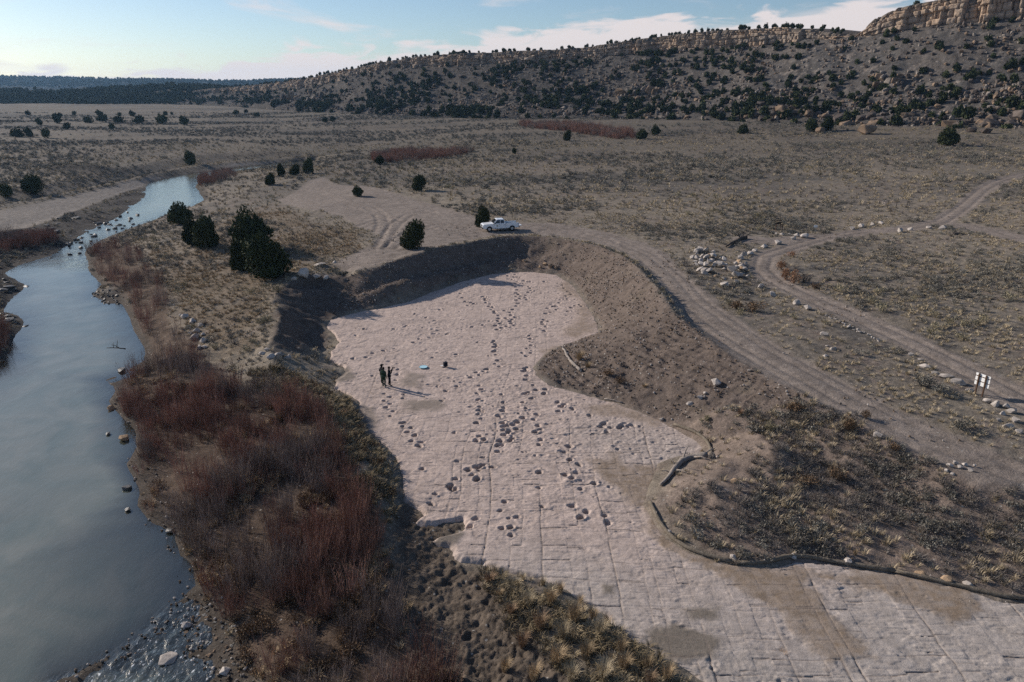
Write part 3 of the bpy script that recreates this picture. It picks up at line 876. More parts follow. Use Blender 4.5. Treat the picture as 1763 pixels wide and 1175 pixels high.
trk(.75, [(909, 485), (913, 485), (910, 493), (905, 513), (910, 503), (915, 500), (893, 485), (900, 488), (885, 477), (890, 477), (895, 478), (897, 488), (890, 484), (887, 472), (814, 490), (826, 486), (843, 487), (857, 488), (868, 486), (805, 488), (791, 489), (937, 485)])
trk(.8, [(968, 491), (971, 496), (978, 502), (984, 507), (975, 510), (977, 514), (965, 516), (963, 521), (953, 528), (958, 533), (948, 537), (940, 540), (943, 531), (937, 550), (944, 553), (935, 558), (940, 562), (931, 566), (938, 569), (998, 525), (990, 526), (984, 530), (978, 536), (1001, 527)])
trk(.95, [(848, 590), (856, 596), (853, 604), (850, 605), (854, 611), (857, 621), (852, 627), (860, 632), (841, 613), (913, 588), (911, 578), (915, 595), (907, 600), (916, 604), (914, 608), (906, 613), (900, 608), (908, 632), (902, 639), (907, 647), (905, 654), (918, 663), (924, 671), (910, 675), (915, 686), (900, 693), (906, 703), (813, 562), (831, 559), (843, 553), (822, 589)])
trk(.85, [(960, 650), (947, 661), (940, 670), (960, 692), (966, 700), (985, 704), (962, 708), (972, 696), (1036, 735), (1045, 743), (1053, 736), (1072, 733), (1080, 734), (1088, 732), (1040, 729), (1015, 715), (980, 768), (971, 777), (993, 814), (984, 824), (1000, 841), (1000, 890), (1046, 898), (985, 870), (1010, 880), (1042, 886)])
trk(.7, [(700, 561), (733, 547), (757, 533), (678, 567), (714, 541), (626, 567), (612, 577), (770, 575), (785, 610), (745, 615)])
for x_, y_ in [(878,470),(879,475),(882,481),(888,488),(889,492),(888,496),(891,499),(895,505),(891,508),(897,510),(893,516),(889,521),(891,527),(886,534),(878,538),(884,541),(871,548),(882,550),(880,556),(886,558),(873,561),(864,564),(855,569),(831,510),(833,516),(838,519),(842,523),(844,527),(847,532),(853,535),(855,540),(858,544),(855,549),(860,554),(856,558),(855,561),(851,587),(853,593),(851,598),(855,604),(849,609),(853,615),(853,622),(856,627),(851,631),(824,644),(833,640),(822,647),(824,664),(829,669),(824,677),(825,690),(827,701),(824,706),(829,712),(825,721),(831,722),(824,728),(825,752),(822,759),(831,757),(913,583),(917,589),(911,594),(910,602),(913,607),(906,613),(904,635),(908,638),(904,646),(906,653),(917,664),(922,669),(913,673),(915,682),(904,677),(921,673),(937,677),(864,680),(866,688),(867,701),(864,706),(869,721),(866,728),(867,733),(873,732),(893,711),(900,719),(891,726),(884,730),(889,737),(878,741),(871,750),(862,761),(864,765),(858,777),(884,754),(878,761),(924,713),(921,722),(926,732),(922,743),(930,739),(664,677),(672,682),(661,690),(673,691),(666,701),(675,704),(670,717),(677,706),(694,728),(695,735),(706,739),(705,743),(716,750),(708,759),(725,761),(686,636),(684,644),(695,679),(694,686),(833,788),(787,794),(805,809),(813,816),(822,803),(829,801),(824,809),(822,823),(787,825),(774,836),(781,843),(750,851),(743,865),(869,863),(862,876),(928,812),(994,814),(981,792),(996,799),(974,818),(1047,741),(1036,735),(1067,737),(1076,735),(1087,735),(893,483),(904,486),(911,490),(913,496),(910,503),(906,508),(904,514),(908,516),(897,486),(902,483),(822,488),(813,489),(831,490),(849,488),(864,485),(937,485),(966,490),(972,496),(977,503),(979,510),(974,514),(966,519),(959,527),(948,534),(942,538),(937,547),(933,554),(939,558),(935,565),(931,569)]:
    if all(abs(x_ - q[0]) + 1.5 * abs(y_ - q[1]) > 7 for q in PRINTS):
        PRINTS.append((x_, y_, .85))
pr = np.random.default_rng(11)
tramp = np.zeros(RX.shape); infill = np.zeros(RX.shape)
for px, py, s in PRINTS:
    x, y, _ = at(px, py, 0)
    s_in = s
    if s >= .95:
        s *= pr.uniform(.68, 1.08)
    r = (.235 if s >= .64 and s_in >= .95 else .285) * s
    a, b = r * pr.uniform(.85, 1.2), r * pr.uniform(.95, 1.35)
    th = pr.uniform(-.7, .7)
    dep = .25 * s * pr.uniform(.75, 1.25)
    i0, i1 = np.searchsorted(xs, [x - 1.3, x + 1.3]); j0, j1 = np.searchsorted(ys, [y - 1.3, y + 1.3])
    if i1 <= i0 or j1 <= j0:
        continue
    lx = RX[j0:j1, i0:i1] - x; ly = RY[j0:j1, i0:i1] - y
    u = (lx * math.cos(th) + ly * math.sin(th)) / a; v = (-lx * math.sin(th) + ly * math.cos(th)) / b
    q = np.sqrt(u * u + v * v) + .42 * fbm(RX[j0:j1, i0:i1] * 2.6, RY[j0:j1, i0:i1] * 2.6, 3, 72)
    bowl = 1 - sstep(.55, 1.05, q)
    rim = np.exp(-((q - 1.35) / .28) ** 2)
    tramp[j0:j1, i0:i1] = np.maximum(tramp[j0:j1, i0:i1], np.exp(-(np.hypot(lx, ly) / .75) ** 2))
    infill[j0:j1, i0:i1] = np.maximum(infill[j0:j1, i0:i1], bowl * pr.uniform(.1, .9))
    RZ[j0:j1, i0:i1] += -dep * bowl + dep * .14 * rim * pr.uniform(.0, 1.4)
RZ += tramp * (.045 * fbm(RX * 3.0, RY * 3.0, 3, 76, .65) - .03 * sstep(.2, .4, fbm(RX * 2.1, RY * 2.6, 3, 77, .6)))
# many small pits and spall marks
for k in range(1800):
    j = pr.integers(5, len(ys) - 5); i = pr.integers(5, len(xs) - 5)
    if rsd[j, i] < .6 or rough_area[j, i] < pr.uniform(.1, .9):
        continue
    x, y = xs[i], ys[j]; r = pr.uniform(.08, .2)
    i0, i1 = np.searchsorted(xs, [x - .6, x + .6]); j0, j1 = np.searchsorted(ys, [y - .6, y + .6])
    q = np.hypot((RX[j0:j1, i0:i1] - x) / (r * pr.uniform(.8, 1.8)), (RY[j0:j1, i0:i1] - y) / r)
    RZ[j0:j1, i0:i1] -= pr.uniform(.03, .09) * (1 - sstep(.5, 1.1, q)) - .02 * np.exp(-((q - 1.4) / .3) ** 2)
# the free edge on the river side breaks down
free = sstep(8, -2, RX) * 1.0
RZ -= sstep(.35, -.12, rsd_n) * .40

# soil film, silt pans and stain on the rock
def film(pts, w, n, ns, seed, lift=0.0):
    poly = [at(x, y, 0) for x, y in pts]
    P = np.array([(p[0], p[1]) for p in poly])
    j0 = max(0, np.searchsorted(ys, P[:, 1].min() - 4)); j1 = min(len(ys), np.searchsorted(ys, P[:, 1].max() + 4))
    i0 = max(0, np.searchsorted(xs, P[:, 0].min() - 4)); i1 = min(len(xs), np.searchsorted(xs, P[:, 0].max() + 4))
    o = np.zeros(RX.shape)
    if j1 > j0 and i1 > i0:
        x, y = RX[j0:j1, i0:i1], RY[j0:j1, i0:i1]
        o[j0:j1, i0:i1] = sstep(-w, w, sdist(x, y, poly) + n * fbm(x * ns, y * ns, 5, seed, .6))
    return o


soil = film([(1010, 790), (1060, 785), (1095, 800), (1120, 830), (1128, 870), (1100, 870), (1070, 850), (1040, 830)], .5, 1.2, .6, 81)
soil = np.maximum(soil, film([(1090, 800), (1150, 805), (1140, 860), (1120, 890), (1100, 850)], .4, .6, .8, 82))
soil = np.maximum(soil, film([(1120, 880), (1160, 930), (1240, 965), (1340, 975), (1420, 985), (1540, 985), (1660, 1012), (1690, 1050), (1640, 1075), (1560, 1040), (1480, 1010), (1400, 1000), (1360, 1020), (1290, 1000), (1230, 985), (1150, 950), (1110, 900)], .35, .9, .9, 83))
soil = np.maximum(soil, film([(1255, 985), (1330, 990), (1400, 1010), (1420, 1060), (1480, 1100), (1500, 1130), (1420, 1150), (1380, 1090), (1330, 1040), (1280, 1020)], .35, .9, .9, 84))
soil = np.maximum(soil, .9 * film([(940, 600), (1030, 578), (1000, 640), (950, 665), (925, 650)], .6, .8, .8, 85))
soil = np.maximum(soil, .8 * film([(975, 478), (1010, 520), (1030, 560), (1000, 585), (970, 575), (990, 545), (1000, 520), (960, 500)], .8, 1.2, .5, 86))
soil = np.maximum(soil, .8 * film([(1000, 700), (1060, 695), (1140, 725), (1130, 735), (1080, 720), (1030, 715)], .5, .8, .7, 87))
silt = film([(1110, 1085), (1165, 1075), (1240, 1100), (1230, 1130), (1180, 1140), (1120, 1120)], .3, .5, .9, 91)
silt = np.maximum(silt, film([(1180, 1050), (1240, 1045), (1235, 1065), (1190, 1068)], .3, .4, 1.0, 92))
silt = np.maximum(silt, film([(1038, 1007), (1058, 1007), (1056, 1022), (1040, 1022)], .2, .2, 1.0, 93))
silt = np.maximum(silt, film([(700, 640), (735, 645), (720, 668), (690, 665)], .6, .9, .9, 94) * .7)
silt = np.maximum(silt, film([(700, 690), (760, 690), (750, 710), (700, 705)], .6, .9, .9, 95) * .8)
silt = np.maximum(silt, film([(740, 930), (800, 915), (785, 935)], .2, .2, 1.0, 96))
silt = np.maximum(silt, film([(560, 640), (600, 630), (612, 650), (580, 660)], .4, .5, .9, 97) * .9)
silt = np.maximum(silt, film([(622, 700), (645, 700), (650, 740), (630, 740)], .4, .7, .9, 98) * .7)
flat = np.clip(soil * .75 + silt, 0, 1)
RZ = RZ * (1 - flat * .8) + flat * .012
g1 = fbm(RX * .06, RY * .06, 4, 101); g2 = fbm(RX * .5, RY * .5, 4, 102, .6); g3 = fbm(RX * 2.5, RY * 2.5, 3, 103, .6)
C_ROCK = np.array((.450, .360, .310)); C_ROCK_G = np.array((.370, .326, .290)); C_SOILF = np.array((.235, .178, .128)); C_SILT = np.array((.165, .140, .112))
gray = sstep(-.3, .7, g1 + .02 * (RX - 6) - .025 * (RY - 42))
rcol = mixc3(np.broadcast_to(C_ROCK, RX.shape + (3,)), C_ROCK_G, gray)
rcol = rcol * (1 + .14 * g2 + .16 * g3)[..., None]
rcol = mixc3(rcol, C_SOILF, np.clip(soil, 0, 1) * np.clip(.75 + .5 * g3, 0, 1))
rcol = mixc3(rcol, C_SILT, np.clip(silt, 0, 1) * .9)
rcol = mixc3(rcol, np.array((.20, .16, .13)), np.clip(groove * 1.8, 0, 1) * .85 * (.3 + .7 * fade) * (.35 + .65 * far_w))
rcol = mixc3(rcol, np.array((.25, .19, .15)), sstep(.3, .8, g2 + g3 * .4) * .22)
rcol = mixc3(rcol, np.array((.17, .135, .11)), np.clip(infill, 0, 1) * .55)
rcol = np.clip(rcol, .02, .8)

M_ROCK = surface_mat("sandstone_bedrock", attr="col", rough=.9, spec=.15, vary=.20, scales=(1.6, 9.0), bump=.6, bump_scales=(3.5, 14.0), bump_dist=.04)
ridx = np.arange(RX.size).reshape(RX.shape)
rq = np.stack([ridx[:-1, :-1], ridx[:-1, 1:], ridx[1:, 1:], ridx[1:, :-1]], -1)
keep = (fmean(rsd_n) > -.16)
RV = np.stack([RX, RY, RZ], -1).reshape(-1, 3); RC = rcol.reshape(-1, 3)
fcell = cell[:-1, :-1]
cy_, cx_ = fmean(RY), fmean(RX)
infr = keep & (np.abs(cx_) / cy_ < .9) & (cy_ > 24)
ids, inv, cnt = np.unique(fcell[infr], return_inverse=True, return_counts=True)
dist2 = np.bincount(inv, (cy_[infr] ** 2 + CAM_H ** 2)) / cnt
score = cnt / dist2 ** 1.5
top = ids[np.argsort(-score)[:300]]
bed = bpy.data.objects.new("bedrock", None)
COL.objects.link(bed)
bed["kind"] = "structure"
is_top = np.isin(fcell, top) & keep
V_, F_, C_ = compact(RV, rq[keep & ~is_top], RC)
o = link("rock_pavement", np_mesh("rock_pavement", V_, F_, M_ROCK, C_), bed)
o["kind"] = "stuff"
order = np.argsort(fcell[is_top], kind='stable')
fc_s = fcell[is_top][order]; fq_s = rq[is_top][order]
starts = np.flatnonzero(np.r_[True, fc_s[1:] != fc_s[:-1]]); ends = np.r_[starts[1:], len(fc_s)]
for a, b in zip(starts, ends):
    V_, F_, C_ = compact(RV, fq_s[a:b], RC)
    link("rock_slab", np_mesh("rock_slab", V_, F_, M_ROCK, C_), bed)

# ------------------------------------------------------------------ river water
def water_mat():
    m, nt, b = new_mat("river_water")
    L = nt.links.new
    nt.nodes.remove(b)
    out = nt.nodes["Material Output"]
    tc = nt.nodes.new("ShaderNodeTexCoord")
    at_d = nt.nodes.new("ShaderNodeAttribute"); at_d.attribute_name = "depth"
    at_r = nt.nodes.new("ShaderNodeAttribute"); at_r.attribute_name = "rapid"
    mp = nt.nodes.new("ShaderNodeMapping"); mp.inputs["Scale"].default_value = (1.0, .55, 1.0); mp.inputs["Rotation"].default_value = (0, 0, .5)
    L(tc.outputs["Object"], mp.inputs[0])
    hs = []
    for s, d in ((1.1, 5), (4.5, 6)):
        n = nt.nodes.new("ShaderNodeTexNoise"); n.inputs["Scale"].default_value = s; n.inputs["Detail"].default_value = d
        n.inputs["Distortion"].default_value = .5
        L(mp.outputs[0], n.inputs["Vector"]); hs.append(n.outputs[0])
    ad = nt.nodes.new("ShaderNodeMath"); ad.operation = 'MULTIPLY_ADD'; L(hs[1], ad.inputs[0]); ad.inputs[1].default_value = .6; L(hs[0], ad.inputs[2])
    st = nt.nodes.new("ShaderNodeMapRange"); st.inputs[3].default_value = .13; st.inputs[4].default_value = 1.0
    L(at_r.outputs["Fac"], st.inputs[0])
    bp = nt.nodes.new("ShaderNodeBump"); bp.inputs["Distance"].default_value = .12
    L(st.outputs[0], bp.inputs["Strength"]); L(ad.outputs[0], bp.inputs["Height"])
    # silty water: the bed shows through the shallows only
    murk = nt.nodes.new("ShaderNodeBsdfDiffuse")
    n = nt.nodes.new("ShaderNodeTexNoise"); n.inputs["Scale"].default_value = .16; n.inputs["Detail"].default_value = 6; n.inputs["Distortion"].default_value = 2.0
    L(tc.outputs["Object"], n.inputs["Vector"])
    cr = nt.nodes.new("ShaderNodeMix"); cr.data_type = 'RGBA'
    mr = nt.nodes.new("ShaderNodeMapRange"); mr.inputs[1].default_value = .35; mr.inputs[2].default_value = .65
    L(n.outputs[0], mr.inputs[0]); L(mr.outputs[0], cr.inputs[0])
    cr.inputs[6].default_value = (.125, .145, .115, 1); cr.inputs[7].default_value = (.185, .188, .148, 1)
    L(cr.outputs[2], murk.inputs[0])
    tr = nt.nodes.new("ShaderNodeBsdfTransparent"); tr.inputs[0].default_value = (.75, .78, .66, 1)
    mx = nt.nodes.new("ShaderNodeMixShader")
    dr = nt.nodes.new("ShaderNodeMapRange"); dr.inputs[1].default_value = 0.0; dr.inputs[2].default_value = 1.15; dr.inputs[3].default_value = .10; dr.inputs[4].default_value = .97
    L(at_d.outputs["Fac"], dr.inputs[0]); L(dr.outputs[0], mx.inputs[0]); L(tr.outputs[0], mx.inputs[1]); L(murk.outputs[0], mx.inputs[2])
    gl = nt.nodes.new("ShaderNodeBsdfGlossy"); gl.inputs["Roughness"].default_value = .07; gl.inputs["Color"].default_value = (1.0, .97, .90, 1)
    L(bp.outputs[0], gl.inputs["Normal"])
    fr = nt.nodes.new("ShaderNodeFresnel"); fr.inputs["IOR"].default_value = 2.0
    L(bp.outputs[0], fr.inputs["Normal"])
    # broken white water and ripple glints on the riffles, both painted white
    fo = nt.nodes.new("ShaderNodeTexNoise"); fo.inputs["Scale"].default_value = 6.5; fo.inputs["Detail"].default_value = 5; fo.inputs["Distortion"].default_value = .3
    L(mp.outputs[0], fo.inputs["Vector"])
    fm = nt.nodes.new("ShaderNodeMath"); fm.operation = 'MULTIPLY_ADD'; L(at_r.outputs["Fac"], fm.inputs[0]); fm.inputs[1].default_value = .15; L(fo.outputs[0], fm.inputs[2])
    ft = nt.nodes.new("ShaderNodeMapRange"); ft.inputs[1].default_value = .77; ft.inputs[2].default_value = .86; ft.inputs[4].default_value = .8
    L(fm.outputs[0], ft.inputs[0])
    foam_glints = nt.nodes.new("ShaderNodeBsdfDiffuse"); foam_glints.inputs[0].default_value = (.75, .77, .78, 1)
    mf = nt.nodes.new("ShaderNodeMixShader"); L(ft.outputs[0], mf.inputs[0]); L(mx.outputs[0], mf.inputs[1]); L(foam_glints.outputs[0], mf.inputs[2])
    mx = mf
    m2 = nt.nodes.new("ShaderNodeMixShader")
    L(fr.outputs[0], m2.inputs[0]); L(mx.outputs[0], m2.inputs[1]); L(gl.outputs[0], m2.inputs[2])
    L(m2.outputs[0], out.inputs["Surface"])
    return m


wpoly_rows = int(np.sum(YS < 330)); r_lo = 0
wsel = np.zeros((NR, NC), bool)
wsel[:wpoly_rows] = (GZ[:wpoly_rows] < WATER_Z + .12) & (GX[:wpoly_rows] < -4)
for _ in range(3):
    w2 = wsel.copy(); w2[1:] |= wsel[:-1]; w2[:-1] |= wsel[1:]; w2[:, 1:] |= wsel[:, :-1]; w2[:, :-1] |= wsel[:, 1:]; wsel = w2
wf = wsel[:-1, :-1] & wsel[1:, 1:] & wsel[:-1, 1:] & wsel[1:, :-1]
depth = np.clip(WATER_Z - GZ, 0, 3)
RAPID = px_poly([(60, 450), (150, 400), (250, 320), (350, 300), (350, 350), (270, 385), (160, 440), (150, 460)])
rap = soft(RAPID, 4, 4, .1)
rap2 = soft(px_poly([(60, 1200), (210, 1118), (300, 1045), (340, 1010), (400, 1080), (440, 1200), (300, 1300)]), .8, .6, .5)
rapid = np.clip(np.maximum(rap * (.35 + .65 * sstep(160, 110, GY)), rap2), 0, 1)
wv = fbm(GX * .5, GY * .35, 3, 121) * .012 + rapid * (.06 * fbm(GX * 1.1, GY * .8, 3, 122) + .05 * fbm(GX * 3, GY * 2.2, 2, 123))
WV = np.stack([GX, GY, np.full(GX.shape, WATER_Z) + wv], -1).reshape(-1, 3)
V_, F_, D_, R_ = compact(WV, quads[wf], depth.reshape(-1), rapid.reshape(-1))
o = link("river", np_mesh("river", V_, F_, water_mat(), None, extra={"depth": D_, "rapid": R_}))
o["kind"] = "structure"
# ------------------------------------------------------------------ the hill with its caprock cliff
HILL_T = np.array([  # px, skyline, cliff foot, slope foot, distance of the foot, depth of the slope
    (180, 168, 170, 176, 1000, 120), (300, 158, 163, 177, 900, 140), (380, 151, 158, 178, 820, 150), (470, 143, 158, 180, 700, 140), (540, 132, 148, 190, 620, 140), (600, 119, 133, 196, 560, 140), (660, 106, 118, 201, 525, 140), (720, 97, 112, 203, 500, 140),
    (800, 92, 110, 205, 472, 138), (870, 89, 109, 207, 455, 135), (930, 87, 107, 209, 440, 132), (1000, 82, 100, 212, 428, 130), (1060, 73, 95, 214, 415, 128),
    (1130, 63, 90, 215, 405, 125), (1180, 58, 86, 213, 392, 122), (1250, 51, 82, 210, 375, 120), (1330, 49, 77, 208, 352, 118), (1390, 50, 68, 209, 335, 116),
    (1440, 59, 65, 211, 322, 115), (1475, 59, 63, 213, 314, 113), (1500, 34, 59, 214, 308, 112), (1540, 13, 54, 216, 300, 110), (1600, 0, 47, 220, 290, 108),
    (1650, -5, 41, 222, 282, 106), (1700, -18, 37, 224, 275, 105), (1763, -32, 30, 227, 267, 104), (1900, -60, 18, 236, 255, 102), (2200, -90, 0, 250, 240, 100)], float)
HPX = np.arange(184, 2190, 2.0)
hs_sky, hs_foot, hs_base, hs_d, hs_off = [np.interp(HPX, HILL_T[:, 0], HILL_T[:, k]) for k in range(1, 6)]
NSL, NCL, NTP = 150, 52, 14


def hill_pt(px, py, d):
    rx, rz = slope_at(px, py)
    return np.stack([rx * d, d, CAM_H + rz * d], -1)


hB = hill_pt(HPX, hs_base, hs_d)
hF = hill_pt(HPX, hs_foot, hs_d + hs_off)
hT = hill_pt(HPX, hs_sky, hs_d + hs_off + 5)
seg = np.r_[0, np.hypot(np.diff(hF[:, 0]), np.diff(hF[:, 1]))]
hS = np.cumsum(seg)
# outward direction of the hill face in plan
tg = np.gradient(hF[:, :2], axis=0); tg /= np.linalg.norm(tg, axis=1)[:, None]
k_ = np.ones(41) / 41
tg = np.stack([np.convolve(np.pad(tg[:, i], 20, mode='edge'), k_, 'valid') for i in (0, 1)], 1)
tg /= np.linalg.norm(tg, axis=1)[:, None]
out_n = np.stack([tg[:, 1], -tg[:, 0]], 1)
out_n *= np.where((out_n * hF[:, :2]).sum(1) > 0, -1, 1)[:, None]

t = np.linspace(0, 1, NSL)[:, None]
SLx = hB[None, :, 0] + (hF[None, :, 0] - hB[None, :, 0]) * t
SLy = hB[None, :, 1] + (hF[None, :, 1] - hB[None, :, 1]) * t
prof = .72 * t ** 1.25 + .28 * sstep(.5, 1.0, t)
SLz = hB[None, :, 2] - 9.0 * (1 - t) ** 24 + (hF[None, :, 2] - hB[None, :, 2]) * prof
sg = np.repeat(hS[None, :], NSL, 0)
gully = fbm(sg * .028 + t * .8, t * 2.2, 4, 201) * 3.4 + np.abs(fbm(sg * .06, t * 3 + sg * .01, 3, 202)) * 2.0 - 1.0
bench = (np.abs(((t * 5.0 + .35 * fbm(sg * .02, t * 1.5, 3, 203)) % 1) - .5) - .25) * 2.2
SLz = SLz + (gully + bench) * np.sin(np.pi * np.clip(t, 0, 1)) ** .7 + .5 * fbm(SLx * .35, SLy * .35, 3, 204) * np.clip(t * 6, 0, 1)


def hill_surface_z(x, y):
    pass


slope_n = fbm(SLx * .05, SLy * .05, 4, 205); slope_n2 = fbm(SLx * .3, SLy * .3, 3, 206)  # random noise that mixes the soil and pale rubble tones
hc_ = mixc3(np.broadcast_to(np.array((.122, .106, .092)), SLx.shape + (3,)), np.array((.078, .074, .070)), np.clip(.5 + .8 * slope_n, 0, 1))
hc_ = mixc3(hc_, np.array((.23, .195, .165)), sstep(.35, .75, slope_n2 + .5 * slope_n) * .75)
hc_ = mixc3(hc_, np.array((.075, .068, .062)), sstep(.35, .05, t + .12 * slope_n) * sstep(.0, .5, -slope_n2 + .3) * .7)
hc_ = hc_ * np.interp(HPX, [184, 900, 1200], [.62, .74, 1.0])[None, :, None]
M_HILL = surface_mat("hill_scree", attr="col", rough=.95, spec=.05, vary=.35, scales=(.9, .25), bump=1.0, bump_scales=(.5, 2.2), bump_dist=.5, speck=(.55, .3, (.25, .215, .18), .16))
hidx = np.arange(SLx.size).reshape(SLx.shape)


def gridq(i):
    return np.stack([i[:-1, :-1], i[:-1, 1:], i[1:, 1:], i[1:, :-1]], -1).reshape(-1, 4)


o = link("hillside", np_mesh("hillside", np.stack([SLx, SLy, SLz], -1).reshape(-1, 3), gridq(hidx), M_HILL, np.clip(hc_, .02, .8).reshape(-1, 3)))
o["kind"] = "structure"

# cliff: columns of jointed sandstone, stepped in and out by blocks
def make_cliff():
    NS = int(hS[-1] / .42)
    s = np.linspace(0, hS[-1], NS)
    fx, fy, fz = [np.interp(s, hS, hF[:, k]) for k in range(3)]
    tz_ = np.interp(s, hS, hT[:, 2]); nx, ny = np.interp(s, hS, out_n[:, 0]), np.interp(s, hS, out_n[:, 1])
    hgt = np.maximum(tz_ - fz, 1.0)
    cr = np.random.default_rng(3)
    v = np.linspace(0, 1, NCL)[:, None]
    S2 = np.repeat(s[None], NCL, 0)
    lay_e = np.array([0, .16, .38, .62, .80, .92, 1.01])
    lay = np.searchsorted(lay_e, v[:, 0], side='right') - 1
    off = np.zeros(S2.shape)
    master = [0]
    while master[-1] < hS[-1]:
        master.append(master[-1] + cr.uniform(3.0, 14.0))
    master = np.array(master)
    mb = np.searchsorted(master, s) - 1
    for L_i in range(6):
        edges = [0]
        while edges[-1] < hS[-1]:
            edges.append(edges[-1] + cr.uniform(1.4, 6.5))
        edges = np.sort(np.r_[np.array(edges), master])
        blk = np.searchsorted(edges, s) - 1
        wd = np.diff(np.r_[edges, edges[-1] + 5])[blk]
        frac = (s - edges[blk]) / np.maximum(wd, .3)
        o_ = (_hash(blk, blk * 0 + L_i, 10) - .5) * 2.6 + _hash(mb, mb * 0, 15) * 5.5 + (_hash(blk, blk * 0 + L_i, 12) - .45) * 2.4 * (frac - .5)
        o_ = o_ - 2.2 * np.exp(-((np.minimum(frac, 1 - frac) * wd) / .24) ** 2) - [0, .2, .6, .5, 1.6, 2.2][L_i]
        off[lay == L_i] = o_[None]
    blk = mb
    off = off + .5 * fbm(S2 * .3, v * 6, 3, 211) + .35 * fbm(S2 * 1.3, v * hgt * .9, 3, 212)
    off = off - 1.0
    # recessed partings between the beds
    for le in lay_e[1:-1]:
        off = off - .9 * np.exp(-((v - le) / .014) ** 2)
    bury = fbm(s * .03, s * 0, 3, 213)
    Zf = fz - 2.0 + np.clip(bury, -.3, 1) * hgt * .25
    # the top edge is broken too
    topn = (_hash(blk, blk * 0, 14) - .7) * .35 * hgt + .3 * fbm(s * .5, s * 0, 3, 215)
    Zt = tz_ - .6 + topn
    X = fx[None] + nx[None] * off; Y = fy[None] + ny[None] * off
    Z = Zf[None] + (Zt - Zf)[None] * v
    c1 = fbm(S2 * .08, v * 2, 3, 216); c2 = fbm(S2 * .6, v * 9, 3, 217, .6); strata = fbm(S2 * .02, v * 16, 2, 218)
    cc = mixc3(np.broadcast_to(np.array((.375, .275, .195)), X.shape + (3,)), np.array((.265, .220, .180)), np.clip(.5 + c1, 0, 1))
    cc = mixc3(cc, np.array((.105, .082, .066)), sstep(.15, .7, c2) * .6)
    cc = cc * (1 + .22 * strata)[..., None]
    i = np.arange(X.size).reshape(X.shape)
    m = surface_mat("cliff_sandstone", attr="col", rough=.9, spec=.1, vary=.22, scales=(.5, 2.5), bump=.8, bump_scales=(.8, 3.0), bump_dist=.35)
    o = link("cliff", np_mesh("cliff", np.stack([X, Y, Z], -1).reshape(-1, 3), gridq(i), m, np.clip(cc, .03, .7).reshape(-1, 3), smooth=False))
    o["kind"] = "structure"
    # plateau behind the rim
    w = np.array([0, .01, 2, 6, 12, 22, 40, 80, 160, 300, 500])[:, None]
    PX = X[-1][None] - nx[None] * w; PY = Y[-1][None] - ny[None] * w
    PZ = np.where(w == 0, Zt - .8, tz_ - .3 + np.minimum(w, 30) * .03 - np.clip(w - 60, 0, None) * .02 + .5 * fbm(PX * .1, PY * .1, 3, 219)) * np.ones_like(PX)
    PZ[1] = Zt
    pc = mixc3(np.broadcast_to(np.array((.12, .10, .08)), PX.shape + (3,)), np.array((.18, .148, .118)), np.clip(.5 + fbm(PX * .2, PY * .2, 3, 220), 0, 1))
    i = np.arange(PX.size).reshape(PX.shape)
    o = link("hilltop", np_mesh("hilltop", np.stack([PX, PY, PZ], -1).reshape(-1, 3), gridq(i), M_HILL, pc.reshape(-1, 3)))
    o["kind"] = "structure"
    return (s, X, Y, Z, PX, PY, PZ)


CLIFF = make_cliff()


# ------------------------------------------------------------------ wooded hills far off
def far_ridge(name, table, dist, depth, base_y, col_a, col_b, seed, rows=26, mat=None):
    T = np.array(table, float)
    px = np.arange(T[0, 0], T[-1, 0], 3.0)
    sky_y = np.interp(px, T[:, 0], T[:, 1])
    d = np.interp(px, T[:, 0], T[:, 2]) if T.shape[1] > 2 else np.full(px.shape, dist)
    rx, _ = slope_at(px, 150 + 0 * px)
    _, rz = slope_at(px, sky_y)
    _, rzb = slope_at(px, base_y + 0 * px)
    ztop = CAM_H + rz * (d + depth); zb = CAM_H + rzb * d
    t = np.linspace(0, 1, rows)[:, None]
    Y = d[None] + depth * t; X = rx[None] * Y
    Z = zb[None] - 2 + (ztop - zb + 2)[None] * (t ** .8)
    Z = Z + np.sin(np.pi * t) * fbm(X * .012, Y * .012, 4, seed) * (ztop - zb)[None] * .35
    X = np.vstack([X, X[-1:] * (1 + 500 / (d + depth))]); Y = np.vstack([Y, Y[-1:] + 500]); Z = np.vstack([Z, Z[-1:] - 3])
    f = fbm(X * .02, Y * .02, 4, seed + 1)
    cc = mixc3(np.broadcast_to(np.array(col_a), X.shape + (3,)), np.array(col_b), np.clip(.5 + .9 * f, 0, 1))
    i = np.arange(X.size).reshape(X.shape)
    o = link(name, np_mesh(name, np.stack([X, Y, Z], -1).reshape(-1, 3), gridq(i), mat or M_HILL, cc.reshape(-1, 3)))
    o["kind"] = "structure"
    return X, Y, Z


M_FAR = surface_mat("far_woodland", attr="col", rough=.95, spec=.03, vary=.45, scales=(.03, .12), bump=1.0, bump_scales=(.06, .2), bump_dist=6.0)
FARHILL = far_ridge("far_hill", [(-700, 160, 900), (0, 158, 900), (60, 155, 900), (140, 157, 890), (220, 151, 880), (300, 147, 870), (360, 151, 850), (430, 156, 830), (520, 150, 800), (600, 150, 780)], 900, 260, 192, (.028, .029, .026), (.055, .050, .042), 301)
FARMESA = far_ridge("far_mesa", [(-700, 124, 2500), (0, 132, 2500), (100, 134, 2500), (200, 136, 2500), (330, 138.5, 2500), (420, 140, 2500), (470, 138, 2500), (540, 137, 2500), (760, 139, 2500)], 2500, 500, 158, (.018, .021, .019), (.032, .032, .028), 311, rows=30, mat=M_FAR)
# ------------------------------------------------------------------ plants: prototypes
PROTO = {}


